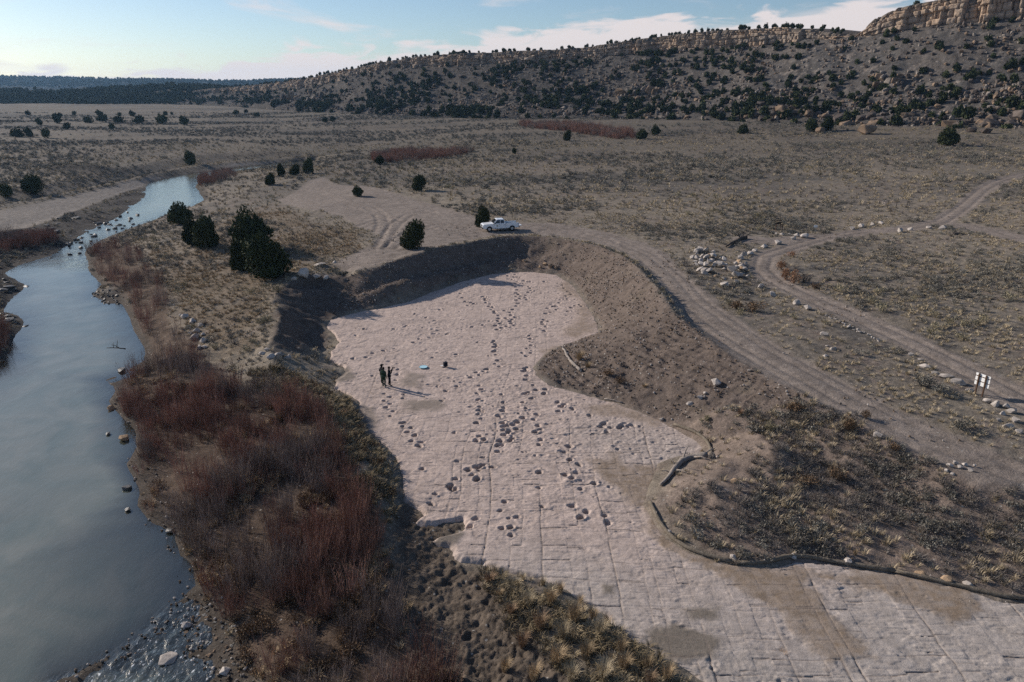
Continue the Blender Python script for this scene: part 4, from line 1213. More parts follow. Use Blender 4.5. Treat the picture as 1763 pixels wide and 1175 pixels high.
def leaf_mat(name, c1, c2, rough=.8, rand=.25, attr=False):
    """two-colour foliage, mixed by noise through the plant and varied from plant to plant"""
    m, nt, b = new_mat(name)
    L = nt.links.new
    b.inputs["Roughness"].default_value = rough
    b.inputs["Specular IOR Level"].default_value = .08
    oi = nt.nodes.new("ShaderNodeObjectInfo")
    tc = nt.nodes.new("ShaderNodeTexCoord")
    n = nt.nodes.new("ShaderNodeTexNoise"); n.inputs["Scale"].default_value = 3.0; n.inputs["Detail"].default_value = 3
    ofs = nt.nodes.new("ShaderNodeVectorMath"); ofs.operation = 'ADD'
    cb = nt.nodes.new("ShaderNodeCombineXYZ"); 
    mm = nt.nodes.new("ShaderNodeMath"); mm.operation = 'MULTIPLY'; mm.inputs[1].default_value = 31.0
    L(oi.outputs["Random"], mm.inputs[0]); L(mm.outputs[0], cb.inputs[0])
    L(tc.outputs["Object"], ofs.inputs[0]); L(cb.outputs[0], ofs.inputs[1]); L(ofs.outputs[0], n.inputs["Vector"])
    mr = nt.nodes.new("ShaderNodeMapRange"); mr.inputs[1].default_value = .3; mr.inputs[2].default_value = .7
    L(n.outputs[0], mr.inputs[0])
    av = nt.nodes.new("ShaderNodeMath"); av.operation = 'MULTIPLY_ADD'; L(oi.outputs["Random"], av.inputs[0]); av.inputs[1].default_value = .55
    h = nt.nodes.new("ShaderNodeMath"); h.operation = 'MULTIPLY'; L(mr.outputs[0], h.inputs[0]); h.inputs[1].default_value = .45
    L(h.outputs[0], av.inputs[2])
    mx = nt.nodes.new("ShaderNodeMix"); mx.data_type = 'RGBA'
    L(av.outputs[0], mx.inputs[0]); mx.inputs[6].default_value = (*c1, 1); mx.inputs[7].default_value = (*c2, 1)
    sc = nt.nodes.new("ShaderNodeMapRange"); sc.inputs[3].default_value = 1 - rand; sc.inputs[4].default_value = 1 + rand
    fr = nt.nodes.new("ShaderNodeMath"); fr.operation = 'FRACT'
    m9 = nt.nodes.new("ShaderNodeMath"); m9.operation = 'MULTIPLY'; m9.inputs[1].default_value = 7.77
    L(oi.outputs["Random"], m9.inputs[0]); L(m9.outputs[0], fr.inputs[0]); L(fr.outputs[0], sc.inputs[0])
    vs = nt.nodes.new("ShaderNodeVectorMath"); vs.operation = 'SCALE'
    L(mx.outputs[2], vs.inputs[0]); L(sc.outputs[0], vs.inputs["Scale"])
    L(vs.outputs[0], b.inputs["Base Color"])
    return m


M_GRASS = leaf_mat("dry_grass_blade", (.35, .285, .190), (.50, .415, .285))
M_GRASS_Y = leaf_mat("golden_grass_blade", (.31, .225, .140), (.42, .32, .20))
M_GRASS_R = leaf_mat("russet_grass_blade", (.27, .175, .115), (.36, .255, .165))
M_GRASS_G = leaf_mat("greenish_grass_blade", (.165, .132, .080), (.27, .215, .135))
M_SAGE = leaf_mat("sage_leaf", (.155, .142, .118), (.235, .220, .185))
M_SAGE_D = leaf_mat("grey_twig", (.150, .130, .115), (.235, .210, .185))
M_RABBIT = leaf_mat("rabbitbrush_leaf", (.215, .185, .115), (.30, .262, .175))
M_RUSSET = leaf_mat("russet_weed", (.29, .165, .10), (.36, .215, .13))
M_BROWNW = leaf_mat("brown_weed", (.14, .095, .06), (.20, .135, .085))
M_WILLOW = leaf_mat("willow_stem", (.190, .100, .074), (.290, .172, .132), rand=.45)
M_WILLOW2 = leaf_mat("willow_grey_stem", (.170, .130, .112), (.260, .205, .175), rand=.3)
M_JUN = leaf_mat("juniper_leaf", (.028, .039, .018), (.060, .069, .032), rand=.3)
M_BARK = plain_mat("juniper_bark", (.13, .10, .08), rough=.95, spec=.05, vary=.4)
M_TWIG = plain_mat("dead_twig", (.24, .205, .175), rough=.95, spec=.05, vary=.3)


def blades(n, h, spread, lean, w, seed, base_r=.08, droop=.35):
    r = np.random.default_rng(seed)
    V, F = [], []
    for k in range(n):
        a = r.uniform(0, 2 * math.pi); rr = base_r * math.sqrt(r.random())
        bx, by = rr * math.cos(a), rr * math.sin(a)
        a2 = a + r.normal(0, .5)
        hh = h * r.uniform(.55, 1.1); ln = lean * r.uniform(.3, 1.2) + spread * rr / max(base_r, 1e-3)
        mx_, my_ = bx + math.cos(a2) * ln * .4 * hh, by + math.sin(a2) * ln * .4 * hh
        tx_, ty_ = bx + math.cos(a2) * ln * hh, by + math.sin(a2) * ln * hh
        px_, py_ = -math.sin(a2) * w, math.cos(a2) * w
        i = len(V)
        V += [(bx - px_, by - py_, -.02), (bx + px_, by + py_, -.02), (mx_ + px_ * .8, my_ + py_ * .8, hh * .62), (mx_ - px_ * .8, my_ - py_ * .8, hh * .62),
              (tx_, ty_, hh * (1 - droop * ln))]
        F += [(i, i + 1, i + 2), (i, i + 2, i + 3), (i + 3, i + 2, i + 4)]
    return np.array(V), np.array(F)


def leaf_cloud(n, shape, size, seed, jitter=.12, up=.25):
    """n leaf tris over the surfaces of ellipsoid lobes: shape = [(cx,cy,cz,rx,ry,rz)]"""
    r = np.random.default_rng(seed)
    S = np.array(shape, float)
    wgt = (S[:, 3] * S[:, 4]) ** .8; wgt /= wgt.sum()
    L = r.choice(len(S), n, p=wgt)
    d = r.normal(size=(n, 3)); d /= np.linalg.norm(d, axis=1)[:, None]
    rad = 1 - np.abs(r.normal(0, jitter, n)) + r.uniform(-.02, .10, n)
    c = S[L, :3] + d * S[L, 3:6] * rad[:, None]
    c = c[c[:, 2] > .02]
    n = len(c); d = d[:n]
    nrm = r.normal(size=(n, 3)); nrm /= np.linalg.norm(nrm, axis=1)[:, None]
    t1 = np.cross(nrm, r.normal(size=(n, 3))); t1 /= np.linalg.norm(t1, axis=1)[:, None] + 1e-9
    t1[:, 2] += up; t2 = np.cross(nrm, t1)
    sz = size * r.uniform(.6, 1.4, n)[:, None]
    V = np.stack([c - t2 * sz * .45, c + t2 * sz * .45, c + t1 * sz * 1.1], 1).reshape(-1, 3)
    return V, np.arange(3 * n).reshape(-1, 3)


def ribbons(stems, w0, w1, seed):
    """thin flat stems: list of polylines"""
    r = np.random.default_rng(seed)
    V, F = [], []
    for P in stems:
        a = r.uniform(0, math.pi)
        ux, uy = math.cos(a), math.sin(a)
        n = len(P)
        i0 = len(V)
        for k, p in enumerate(P):
            w = w0 + (w1 - w0) * k / (n - 1)
            V += [(p[0] - ux * w, p[1] - uy * w, p[2]), (p[0] + ux * w, p[1] + uy * w, p[2])]
        for k in range(n - 1):
            i = i0 + 2 * k
            F += [(i, i + 1, i + 3), (i, i + 3, i + 2)]
    return np.array(V), np.array(F)


def join_vf(parts):
    V, F, o = [], [], 0
    for v, f in parts:
        V.append(v); F.append(f + o); o += len(v)
    return np.vstack(V), np.vstack(F)


def willow(seed, h=2.2, n=24, twigs=7):
    r = np.random.default_rng(seed)
    stems, tw = [], []
    for k in range(n):
        a = r.uniform(0, 2 * math.pi); rr = .38 * math.sqrt(r.random())
        b = np.array((rr * math.cos(a), rr * math.sin(a), -.05))
        hh = h * r.uniform(.55, 1.1)
        ln = r.uniform(.02, .22) + rr * .35
        a2 = a + r.normal(0, .6)
        tip = b + np.array((math.cos(a2) * ln * hh, math.sin(a2) * ln * hh, hh))
        mid = b + (tip - b) * .5 + np.array((r.normal(0, .04), r.normal(0, .04), .05))
        stems.append([b, mid, tip])
        for q in range(twigs):
            f = r.uniform(.3, .97)
            p = (b + (mid - b) * f * 2) if f < .5 else (mid + (tip - mid) * (f - .5) * 2)
            a3 = r.uniform(0, 2 * math.pi); l = r.uniform(.2, .5) * (1.15 - f * .6)
            tw.append([p, p + np.array((math.cos(a3) * l * .45, math.sin(a3) * l * .45, l * .9))])
    return join_vf([ribbons(stems, .012, .004, seed + 1), ribbons(tw, .006, .002, seed + 2)])


def proto(name, V, F, mat, smooth=False):
    o = bpy.data.objects.new(name, np_mesh(name, V, F, mat, smooth=smooth))
    return o


def proto_set(name, objs):
    c = bpy.data.collections.new(name)
    for o in objs:
        c.objects.link(o)
    PROTO[name] = (c, objs)


proto_set("p_grass", [proto("grass_tuft", *blades(26, .34, .3, .5, .011, s, .12), M_GRASS) for s in (1, 2, 3, 4)])
proto_set("p_grass_y", [proto("golden_tuft", *blades(30, .45, .3, .5, .012, s, .14), M_GRASS_Y) for s in (5, 6, 7)])
proto_set("p_grass_g", [proto("green_tuft", *blades(30, .40, .3, .6, .012, s, .15), M_GRASS_G) for s in (8, 9, 10)])
def small_shrub(seed, r=.42, h=.42, n=110, size=.085, tw=10):
    rr = np.random.default_rng(seed)
    lob = [(rr.normal(0, r * .35), rr.normal(0, r * .35), h * rr.uniform(.4, .6), r * rr.uniform(.5, .75), r * rr.uniform(.5, .75), h * rr.uniform(.4, .6)) for _ in range(4)]
    st = [[(0, 0, 0), (rr.normal(0, r * .6), rr.normal(0, r * .6), h * rr.uniform(.8, 1.25))] for _ in range(tw)]
    return join_vf([leaf_cloud(n, lob, size, seed, .3), ribbons(st, .012, .004, seed)])


proto_set("p_sage", [proto("sage", *small_shrub(s), M_SAGE) for s in (21, 22, 23, 24)])
proto_set("p_twig", [proto("grey_shrub", *small_shrub(s, .5, .4, 60, .06, 46), M_SAGE_D) for s in (25, 26, 27)])
proto_set("p_rabbit", [proto("rabbitbrush", *small_shrub(s, .5, .5, 150, .08, 14), M_RABBIT) for s in (28, 29)])
proto_set("p_brown", [proto("brown_weed", *small_shrub(s, .45, .38, 130, .07, 30), M_BROWNW) for s in (31, 32)])
proto_set("p_willow", [proto("willow", *willow(s), M_WILLOW) for s in (41, 42, 43, 44)] + [proto("willow_grey", *willow(s), M_WILLOW2) for s in (45, 46)])


# ------------------------------------------------------------------ scatter helper (for what nobody could count)
def gn_tree(coll):
    nt = bpy.data.node_groups.new("scatter_" + coll.name, 'GeometryNodeTree')
    nt.interface.new_socket("Geometry", in_out='INPUT', socket_type='NodeSocketGeometry')
    nt.interface.new_socket("Geometry", in_out='OUTPUT', socket_type='NodeSocketGeometry')
    N = nt.nodes.new; L = nt.links.new
    gi = N("NodeGroupInput"); go = N("NodeGroupOutput")
    ci_ = N("GeometryNodeCollectionInfo"); ci_.inputs[0].default_value = coll
    ci_.inputs["Separate Children"].default_value = True; ci_.inputs["Reset Children"].default_value = True
    iop = N("GeometryNodeInstanceOnPoints"); iop.inputs["Pick Instance"].default_value = True

    def attr(nm, typ):
        a = N("GeometryNodeInputNamedAttribute"); a.data_type = typ; a.inputs[0].default_value = nm
        return a.outputs[0]
    L(gi.outputs[0], iop.inputs["Points"]); L(ci_.outputs[0], iop.inputs["Instance"])
    L(attr("pick", 'INT'), iop.inputs["Instance Index"])
    cx = N("ShaderNodeCombineXYZ"); L(attr("rz", 'FLOAT'), cx.inputs[2])
    er = N("FunctionNodeEulerToRotation"); L(cx.outputs[0], er.inputs[0]); L(er.outputs[0], iop.inputs["Rotation"])
    L(attr("scl", 'FLOAT_VECTOR'), iop.inputs["Scale"])
    L(iop.outputs[0], go.inputs[0])
    return nt


def scatter(name, setname, P, scl, label, seed=0, picks=None):
    coll, objs = PROTO[setname]
    r = np.random.default_rng(seed)
    n = len(P)
    me = bpy.data.meshes.new(name)
    me.vertices.add(n); me.vertices.foreach_set("co", np.ascontiguousarray(P, np.float32).ravel())
    a = me.attributes.new("rz", 'FLOAT', 'POINT'); a.data.foreach_set("value", r.uniform(0, 6.28, n).astype(np.float32))
    a = me.attributes.new("pick", 'INT', 'POINT'); a.data.foreach_set("value", (r.integers(0, len(objs), n) if picks is None else picks).astype(np.int32))
    scl = np.asarray(scl, np.float32)
    if scl.ndim == 1:
        s3 = np.stack([scl, scl, scl * r.uniform(.8, 1.2, n)], 1)
    else:
        s3 = scl
    a = me.attributes.new("scl", 'FLOAT_VECTOR', 'POINT'); a.data.foreach_set("vector", np.ascontiguousarray(s3, np.float32).ravel())
    o = link(name, me)
    md = o.modifiers.new("scatter", 'NODES'); md.node_group = gn_tree(coll)
    tag(o, label, None, None, "stuff")
    return o


def g_at(M, x, y):
    r = np.clip(np.round(np.interp(y, YS, np.arange(NR))).astype(int), 0, NR - 1)
    c = np.clip(np.round(np.interp(x / np.maximum(y, 1), RAT, np.arange(NC))).astype(int), 0, NC - 1)
    return M[r, c]


BARE = np.clip(m_road + m_track + sstep(-.1, .1, rock_sd) + m_bank + m_pit + m_mud + m_sand + m_fan, 0, 1)
BARE = np.where(GZ < WATER_Z + .15, 1, BARE)
DUSTY = m_brush * .0


def cand(n, y0, y1, seed, rmax=.92, power=1.0):
    """random places in view, evenly per square metre"""
    r = np.random.default_rng(seed)
    y = np.sqrt(r.uniform(y0 * y0, y1 * y1, n)); x = r.uniform(-rmax, rmax, n) * y
    return x, y, r


def place(name, setname, n, y0, y1, dens, smin, smax, label, seed, sink=.02):
    x, y, r = cand(n, y0, y1, seed)
    keep = r.random(n) < dens(x, y)
    x, y = x[keep], y[keep]
    P = np.stack([x, y, ground_z(x, y) - sink], 1)
    return scatter(name, setname, P, r.uniform(smin, smax, len(x)), label, seed)


def in_poly(poly, x, y):
    return inside(x, y, poly)


def not_bare(x, y):
    return np.clip(1 - g_at(BARE, x, y) * 1.6, 0, 1)


def patch(x, y, s, seed, lo=-.1, hi=.5):
    return sstep(lo, hi, fbm(x * s, y * s, 3, seed))


place("dry_grass", "p_grass", 46000, 24, 130, lambda x, y: not_bare(x, y) * (1 - g_at(m_willow, x, y)) * (.25 + .75 * patch(x, y, .12, 401)) * (1 - .6 * g_at(m_brush, x, y)), .6, 1.25,
      "dry tan grass in short tufts over the flat ground", 1)
place("dry_grass", "p_grass", 52000, 130, 330, lambda x, y: not_bare(x, y) * (.25 + .75 * patch(x, y, .05, 402)) * np.clip(1.35 - y / 330, .2, 1), 1.0, 2.4,
      "pale dry grass covering the wide plain", 2)
place("golden_grass", "p_grass_y", 60000, 40, 150, lambda x, y: not_bare(x, y) * g_at(m_grassl, x, y) * patch(x, y, .2, 416, -.4, .4), .45, 1.1, "golden dry grass on the terrace beside the river", 3)
place("sagebrush", "p_sage", 26000, 45, 140, lambda x, y: not_bare(x, y) * (1 - g_at(m_willow, x, y)) * patch(x, y, .09, 403, -.2, .6), .45, 1.15, "low grey green sagebrush dotted over the near flats", 4)
place("sagebrush", "p_sage", 62000, 140, 640, lambda x, y: not_bare(x, y) * patch(x, y * 2.2, .018, 404, -.25, .45), .9, 2.2, "low sagebrush spread over the far plain", 5)
place("rabbitbrush", "p_rabbit", 5500, 60, 330, lambda x, y: not_bare(x, y) * (1 - g_at(m_willow, x, y)) * patch(x, y, .03, 405, .0, .5) * .8, .6, 1.5, "dull yellow rabbitbrush scattered on the plain", 6)
place("grey_brush", "p_twig", 15000, 30, 330, lambda x, y: not_bare(x, y) * (1 - g_at(m_willow, x, y)) * patch(x, y, .06, 406, -.1, .4) * .8, .6, 1.3, "bare grey brush scattered over the ground", 7)
# the dense brush on the right-hand slope
place("slope_brush", "p_twig", 20000, 26, 62, lambda x, y: g_at(m_brush, x, y) * np.clip(1 - g_at(np.clip(sstep(-.1, .3, rock_sd) + m_road, 0, 1), x, y), 0, 1) * patch(x, y, .22, 407, -.25, .35) * .8, .45, 1.0, "tangled dark grey brush covering the slope below the road", 8)
place("slope_grass", "p_grass", 20000, 26, 62, lambda x, y: g_at(m_brush, x, y) * np.clip(1 - g_at(np.clip(sstep(-.1, .3, rock_sd) + m_road, 0, 1), x, y), 0, 1) * patch(x, y, .3, 408, -.3, .4), .7, 1.5, "pale grass tufts among the brush on the slope", 9)
place("slope_sage", "p_sage", 9000, 26, 62, lambda x, y: g_at(m_brush, x, y) * np.clip(1 - g_at(np.clip(sstep(-.1, .3, rock_sd) + m_road, 0, 1), x, y), 0, 1) * patch(x, y, .25, 409, 0, .5), .5, 1.2, "grey green shrubs among the brush on the slope", 10)
# willows along the river bank
def willow_band(name, poly, n, smin, smax, label, seed, gap=.25):
    P_ = np.array([(p[0], p[1]) for p in poly])
    r = np.random.default_rng(seed)
    x = r.uniform(P_[:, 0].min(), P_[:, 0].max(), n); y = r.uniform(P_[:, 1].min(), P_[:, 1].max(), n)
    k = inside(x, y, poly) & (r.random(n) < sstep(-.35, .25, fbm(x * gap, y * gap, 3, seed + 5)) + .12)
    x, y = x[k], y[k]
    z = ground_z(x, y)
    ok = z > WATER_Z - .12
    x, y, z = x[ok], y[ok], z[ok]
    grey = fbm(x * .25, y * .25, 3, seed + 9) > .12
    pk = np.where(grey, r.integers(4, 6, len(x)), r.integers(0, 4, len(x)))
    s = r.uniform(smin, smax, len(x)) * (1 + .45 * fbm(x * .33, y * .33, 3, seed + 3))
    return scatter(name, "p_willow", np.stack([x, y, z - .03], 1), s, label, seed, pk)


W_NEAR = px_poly([(205, 680), (232, 648), (262, 630), (330, 622), (420, 655), (470, 668), (520, 690), (560, 722), (590, 770), (620, 850), (650, 920), (680, 1000), (705, 1090), (770, 1175), (790, 1290), (480, 1290), (450, 1180), (430, 1120), (395, 1075), (350, 1012), (342, 985), (318, 950), (304, 918), (266, 891), (246, 866), (250, 850), (230, 800), (246, 770), (240, 738), (216, 712)])
W_MID = px_poly([(170, 470), (240, 462), (275, 475), (292, 520), (300, 556), (330, 590), (338, 622), (262, 628), (262, 598), (244, 566), (236, 540), (222, 512), (192, 492)])
W_UP = px_poly([(150, 434), (182, 420), (240, 428), (248, 448), (225, 460), (165, 458)])
willow_band("willow_thicket", W_NEAR, 4700, .55, 1.05, "dense thicket of bare reddish brown willow on the near bank", 61)
willow_band("willow_thicket", W_MID, 1300, .7, 1.0, "narrow belt of bare red willow on the bank above the bend", 62)
willow_band("willow_thicket", W_UP, 420, .6, .9, "small patch of dark red willow beside the riffle", 63)
willow_band("willow_thicket", px_poly([(336, 306), (350, 303), (400, 298), (410, 303), (385, 312), (345, 324)]), 900, .7, 1.1, "low purple red willow at the upper bend of the river", 64)
willow_band("willow_thicket", px_poly([(640, 269), (700, 262), (770, 259), (815, 262), (790, 270), (740, 276), (660, 281), (640, 278)]), 3600, .6, 1.1, "long dark red willow belt across the middle of the plain", 65)
willow_band("willow_thicket", px_poly([(890, 212), (960, 214), (1030, 220), (1085, 228), (1100, 238), (1060, 240), (980, 228), (900, 220)]), 8000, .7, 1.4, "far red willow belt in the wash below the hill", 66)
willow_band("willow_thicket", px_poly([(-30, 420), (30, 408), (90, 402), (100, 416), (50, 430), (-30, 445)]), 900, .6, 1.0, "dark red brush on the rocky far bank of the river", 67)
willow_band("willow_thicket", px_poly([(-40, 590), (0, 560), (20, 575), (12, 600), (-20, 640)]), 250, .6, .9, "dark brush at the left edge of the river", 68)
# green and tan undergrowth along the top of the bank beside the rock
UNDER = px_poly([(420, 640), (500, 640), (570, 675), (605, 690), (622, 740), (668, 795), (682, 850), (686, 900), (660, 910), (620, 840), (590, 770), (540, 700), (440, 670)])
place("bank_grass", "p_grass_g", 60000, 30, 75, lambda x, y: in_poly(UNDER, x, y) * (.35 + .65 * patch(x, y, .3, 411, -.3, .3)), .7, 1.5, "olive and tan undergrowth between the willows and the rock", 12)

MOUND = px_poly([(822, 985), (870, 990), (960, 1018), (1040, 1066), (1110, 1125), (1160, 1156), (1200, 1182), (1260, 1260), (1000, 1290), (960, 1175), (900, 1110), (850, 1060)])
place("mound_grass", "p_grass_g", 45000, 20, 45, lambda x, y: sstep(-.2, 1.5, sdist(x, y, MOUND) + .8 * fbm(x * .8, y * .8, 3, 415)) * (.2 + .65 * patch(x, y, .5, 412, -.3, .3)), .8, 1.5, "olive grass matted between the bunchgrass at the rock edge", 13)
place("mound_litter", "p_grass", 40000, 20, 45, lambda x, y: sstep(-.3, 1.0, sdist(x, y, MOUND) + .8 * fbm(x * .8, y * .8, 3, 417)) * patch(x, y, .7, 413, -.1, .4), .7, 1.4, "dead straw lying between the bunchgrass", 14)
place("willow_grass", "p_grass_y", 30000, 22, 70, lambda x, y: in_poly(WILLOW, x, y) * patch(x, y, .35, 418, .1, .5) * .8, .6, 1.3, "dry straw grass between the willow stems", 16)
place("mud_weeds", "p_brown", 30000, 22, 70, lambda x, y: (in_poly(WILLOW, x, y) * .5 + in_poly(UNDER, x, y) * .3) * patch(x, y, .4, 414, 0, .5), .6, 1.3, "brown weeds on the ground below the willows", 15)
# ------------------------------------------------------------------ junipers
def juniper_crown(seed, n, size):
    r = np.random.default_rng(seed)
    lob = [(0, 0, .40, .34, .34, .40), (r.normal(0, .06), r.normal(0, .06), .66, .22, .22, .34)]
    for k in range(9):
        a = k * 2.4 + r.uniform(-.4, .4); hz_ = r.uniform(.14, .70); rr = r.uniform(.20, .36) * (1.05 - .75 * hz_)
        lob.append((rr * math.cos(a), rr * math.sin(a), hz_, r.uniform(.11, .24), r.uniform(.11, .24), r.uniform(.13, .27)))
    V, F = join_vf([leaf_cloud(int(n * .8), lob, size, seed, .16, .6), leaf_cloud(int(n * .2), [tuple(q[:3]) + (q[3] * 1.14, q[4] * 1.14, q[5] * 1.14) for q in lob], size * 1.3, seed + 50, .06, 1.2)])
    # lumpy solid core added inside each lobe so that no light passes straight through
    core = []
    for (cx, cy, cz, a, b, c) in lob:
        bm = bmesh.new(); bmesh.ops.create_icosphere(bm, subdivisions=2, radius=1)
        v = np.array([q.co[:] for q in bm.verts]); f = np.array([[w.index for w in q.verts] for q in bm.faces]); bm.free()
        v = v * (1 + .18 * r.normal(size=(len(v), 1)))
        v = v * np.array((a, b, c)) * .66 + np.array((cx, cy, cz)); v[:, 2] = np.maximum(v[:, 2], .04)
        core.append((v, f))
    return join_vf([(V, F)] + core)


def trunk_mesh(seed):
    r = np.random.default_rng(seed)
    bm = bmesh.new()
    for k in range(3):
        a = k * 2.1 + r.uniform(0, 1); p0 = Vector((math.cos(a) * .02, math.sin(a) * .02, -.04)); p1 = Vector((math.cos(a) * .12, math.sin(a) * .12, .22)); p2 = Vector((math.cos(a) * .16, math.sin(a) * .16, .55))
        rings = []
        for p, w in ((p0, .05), (p1, .034), (p2, .012)):
            rings.append([bm.verts.new(p + Vector((math.cos(q * 1.0472) * w, math.sin(q * 1.0472) * w, 0))) for q in range(6)])
        for A, B in zip(rings[:-1], rings[1:]):
            for q in range(6):
                bm.faces.new((A[q], A[(q + 1) % 6], B[(q + 1) % 6], B[q]))
    me = bpy.data.meshes.new("trunk"); bm.to_mesh(me); bm.free(); me.materials.append(M_BARK)
    return me


CROWNS = [np_mesh("crown", *juniper_crown(s, 8500, .030), M_JUN, smooth=False) for s in (1, 2, 3, 4, 5)]
TRUNKS = [trunk_mesh(s) for s in (1, 2, 3)]
FAR_JUN = []
for s in (11, 12, 13, 14, 15):
    V_, F_ = juniper_crown(s, 620, .085)
    FAR_JUN.append(np_mesh("juniper", V_, F_, M_JUN, smooth=False))


def depth_at(p):
    return p[1] * CT + (CAM_H - p[2]) * ST


jr_ = random.Random(4)


def juniper(px, py, wpx, hpx, label, group=None):
    p = on_ground(px, py)
    s = depth_at(p) / FPX
    w, h = wpx * s, hpx * s / CT * 1.02
    e = bpy.data.objects.new("juniper", None); COL.objects.link(e)
    e.location = (p[0], p[1] + w * .25, float(ground_z(p[0], p[1] + w * .25)) - .05); e.rotation_euler = (0, 0, jr_.uniform(0, 6.28)); e.scale = (w * 1.06, w * 1.06, h * 1.05)
    link("trunk", jr_.choice(TRUNKS), e); link("crown", jr_.choice(CROWNS), e)
    tag(e, label, "tree", group)
    return e


J = juniper
J(307, 388, 46, 32, "round juniper at the water's edge beside the narrow river reach")
J(330, 424, 36, 42, "juniper behind the pair of rounded trees, on the river side", "junipers on the terrace")
J(350, 431, 50, 50, "broad rounded juniper between the river and the tallest trees")
J(428, 441, 74, 66, "tallest juniper of the terrace, behind the large dark one")
J(411, 468, 36, 46, "slim juniper at the left flank of the large tree clump")
J(453, 485, 84, 66, "large dark juniper beside the white stones above the pit")
J(711, 430, 44, 42, "round juniper on the bare clearing above the excavation bank")
J(615, 339, 21, 16, "small juniper on the far edge of the dirt clearing")
J(721, 329, 27, 23, "round juniper in the brush behind the dirt clearing")
J(464, 320, 20, 18, "low juniper near the top of the clearing, nearest the river")
J(483, 305, 15, 20, "narrow upright juniper, leftmost of the three by the river")
J(507, 303, 19, 17, "middle juniper of the three by the river")
J(530, 300, 21, 24, "rightmost and tallest juniper of the three by the river")
J(326, 286, 22, 22, "single juniper on the far bank at the river bend")
J(52, 336, 40, 28, "broad juniper on the far bank near the left edge")
J(8, 341, 24, 21, "olive juniper cut by the left edge of the picture")
J(653, 284, 18, 14, "small dark juniper beside the willow belt")
J(832, 391, 29, 31, "juniper right behind the white pickup truck")
J(977, 243, 15, 16, "lone juniper in front of the far willow belt")
J(1106, 240, 22, 14, "low wide juniper at the end of the far willow belt")
J(1129, 234, 17, 16, "upright juniper beside the low wide one below the hill")
J(1636, 252, 37, 28, "large juniper standing alone on the flat below the boulders")
J(1281, 231, 20, 14, "small juniper on the flat left of the boulders")
J(1398, 228, 24, 20, "left juniper of the pair behind the flat boulder")
J(1427, 226, 24, 21, "right juniper of the pair behind the flat boulder")
J(885, 265, 9, 9, "tiny juniper in the middle of the plain")
for k, (x, y, w, h) in enumerate([(30, 236, 24, 14), (50, 236, 18, 14), (80, 238, 17, 15), (100, 213, 19, 15), (116, 223, 15, 11), (48, 198, 10, 7), (68, 216, 14, 11), (94, 202, 9, 6), (104, 202, 11, 7), (128, 198, 9, 6), (152, 212, 17, 11), (171, 199, 15, 8), (178, 211, 20, 14),
                                  (193, 224, 12, 11), (206, 200, 8, 6), (205, 212, 20, 12), (228, 201, 13, 9), (241, 214, 21, 14), (280, 214, 24, 15), (285, 199, 9, 7), (296, 198, 6, 5), (317, 216, 19, 14), (407, 198, 13, 8), (424, 195, 9, 6), (442, 201, 12, 7), (560, 211, 13, 9), (573, 210, 13, 9), (603, 195, 18, 15)]):
    p = on_ground(x, y)
    s = depth_at(p) / FPX
    o = link("juniper", FAR_JUN[k % 5], None, (p[0], p[1], p[2] - .1), (0, 0, k * 1.3), (w * s, w * s, h * s / CT))
    tag(o, "small dark tree standing on the far left plain beyond the river", "tree", "trees of the far left plain")

# trees of the hillside: thick to the left and along the foot, thin on the high right-hand scree
HT = np.random.default_rng(21)
cands = []
SLP = np.stack([SLx, SLy, SLz], -1)
for _ in range(20000):
    i = HT.integers(1, NSL - 2); j = HT.integers(2, len(HPX) - 2)
    px = HPX[j]; t_ = i / NSL
    d = np.interp(px, [200, 400, 560, 760, 950, 1150, 1300, 1420, 1550, 1763, 2190], [.5, .9, .95, .62, .62, .62, .55, .30, .13, .11, .12])
    if px > 1400 and t_ > .25:
        d *= .55
    if px > 1000 and t_ < .28:
        d *= .32
    band = .5 + .8 * math.exp(-((t_ - .22) / .14) ** 2) + .35 * math.exp(-((t_ - .55) / .12) ** 2)
    clump = sstep(-.35, .4, fbm(SLx[i, j] * .03, SLy[i, j] * .03, 3, 431))
    cands.append((HT.random() - d * band * clump * .5, i, j))
cands.sort()
sel = []
for sc, i, j in cands[:1750]:
    p = SLP[i, j]
    w = HT.uniform(2.4, 4.6) * (1.25 if i < 40 else 1.0)
    sel.append((w / p[1], p, w, i / NSL))
# the rim
s_, cX, cY, cZ, pX, pY, pZ = CLIFF
for _ in range(420):
    j = HT.integers(0, pX.shape[1] - 1); i = HT.integers(2, 6)
    px = 881.5 + FPX * pX[i, j] / (pY[i, j] * CT)
    if px > 1440 and HT.random() < .45:
        continue
    w = HT.uniform(1.8, 3.8)
    sel.append((w / pY[i, j], np.array((pX[i, j], pY[i, j], pZ[i, j])), w, 2.0))
inview = [q for q in sel if -.02 < (881.5 + FPX * q[1][0] / (q[1][1] * CT)) / 1763 < 1.03]
outv = [q for q in sel if not (-.02 < (881.5 + FPX * q[1][0] / (q[1][1] * CT)) / 1763 < 1.03)]
inview.sort(key=lambda q: -q[0])
for k, (sz, p, w, t_) in enumerate(inview[:300]):
    h = w * HT.uniform(.65, 1.0)
    o = link("juniper", FAR_JUN[k % 5], None, (p[0], p[1], p[2] - .25), (0, 0, HT.uniform(0, 6.28)), (w, w, h))
    if t_ > 1:
        tag(o, "dark juniper on the rim above the cliff", "tree", "junipers on the cliff rim")
    elif t_ < .25:
        tag(o, "dark juniper at the foot of the hill", "tree", "junipers at the hill foot")
    else:
        tag(o, "dark juniper on the open hillside below the cliff", "tree", "junipers on the hillside")
proto_set("p_jun", [bpy.data.objects.new("juniper_far", m) for m in FAR_JUN])
rest_j = inview[300:] + outv
P_ = np.array([(q[1][0], q[1][1], q[1][2] - .25) for q in rest_j]); S_ = np.array([q[2] for q in rest_j])
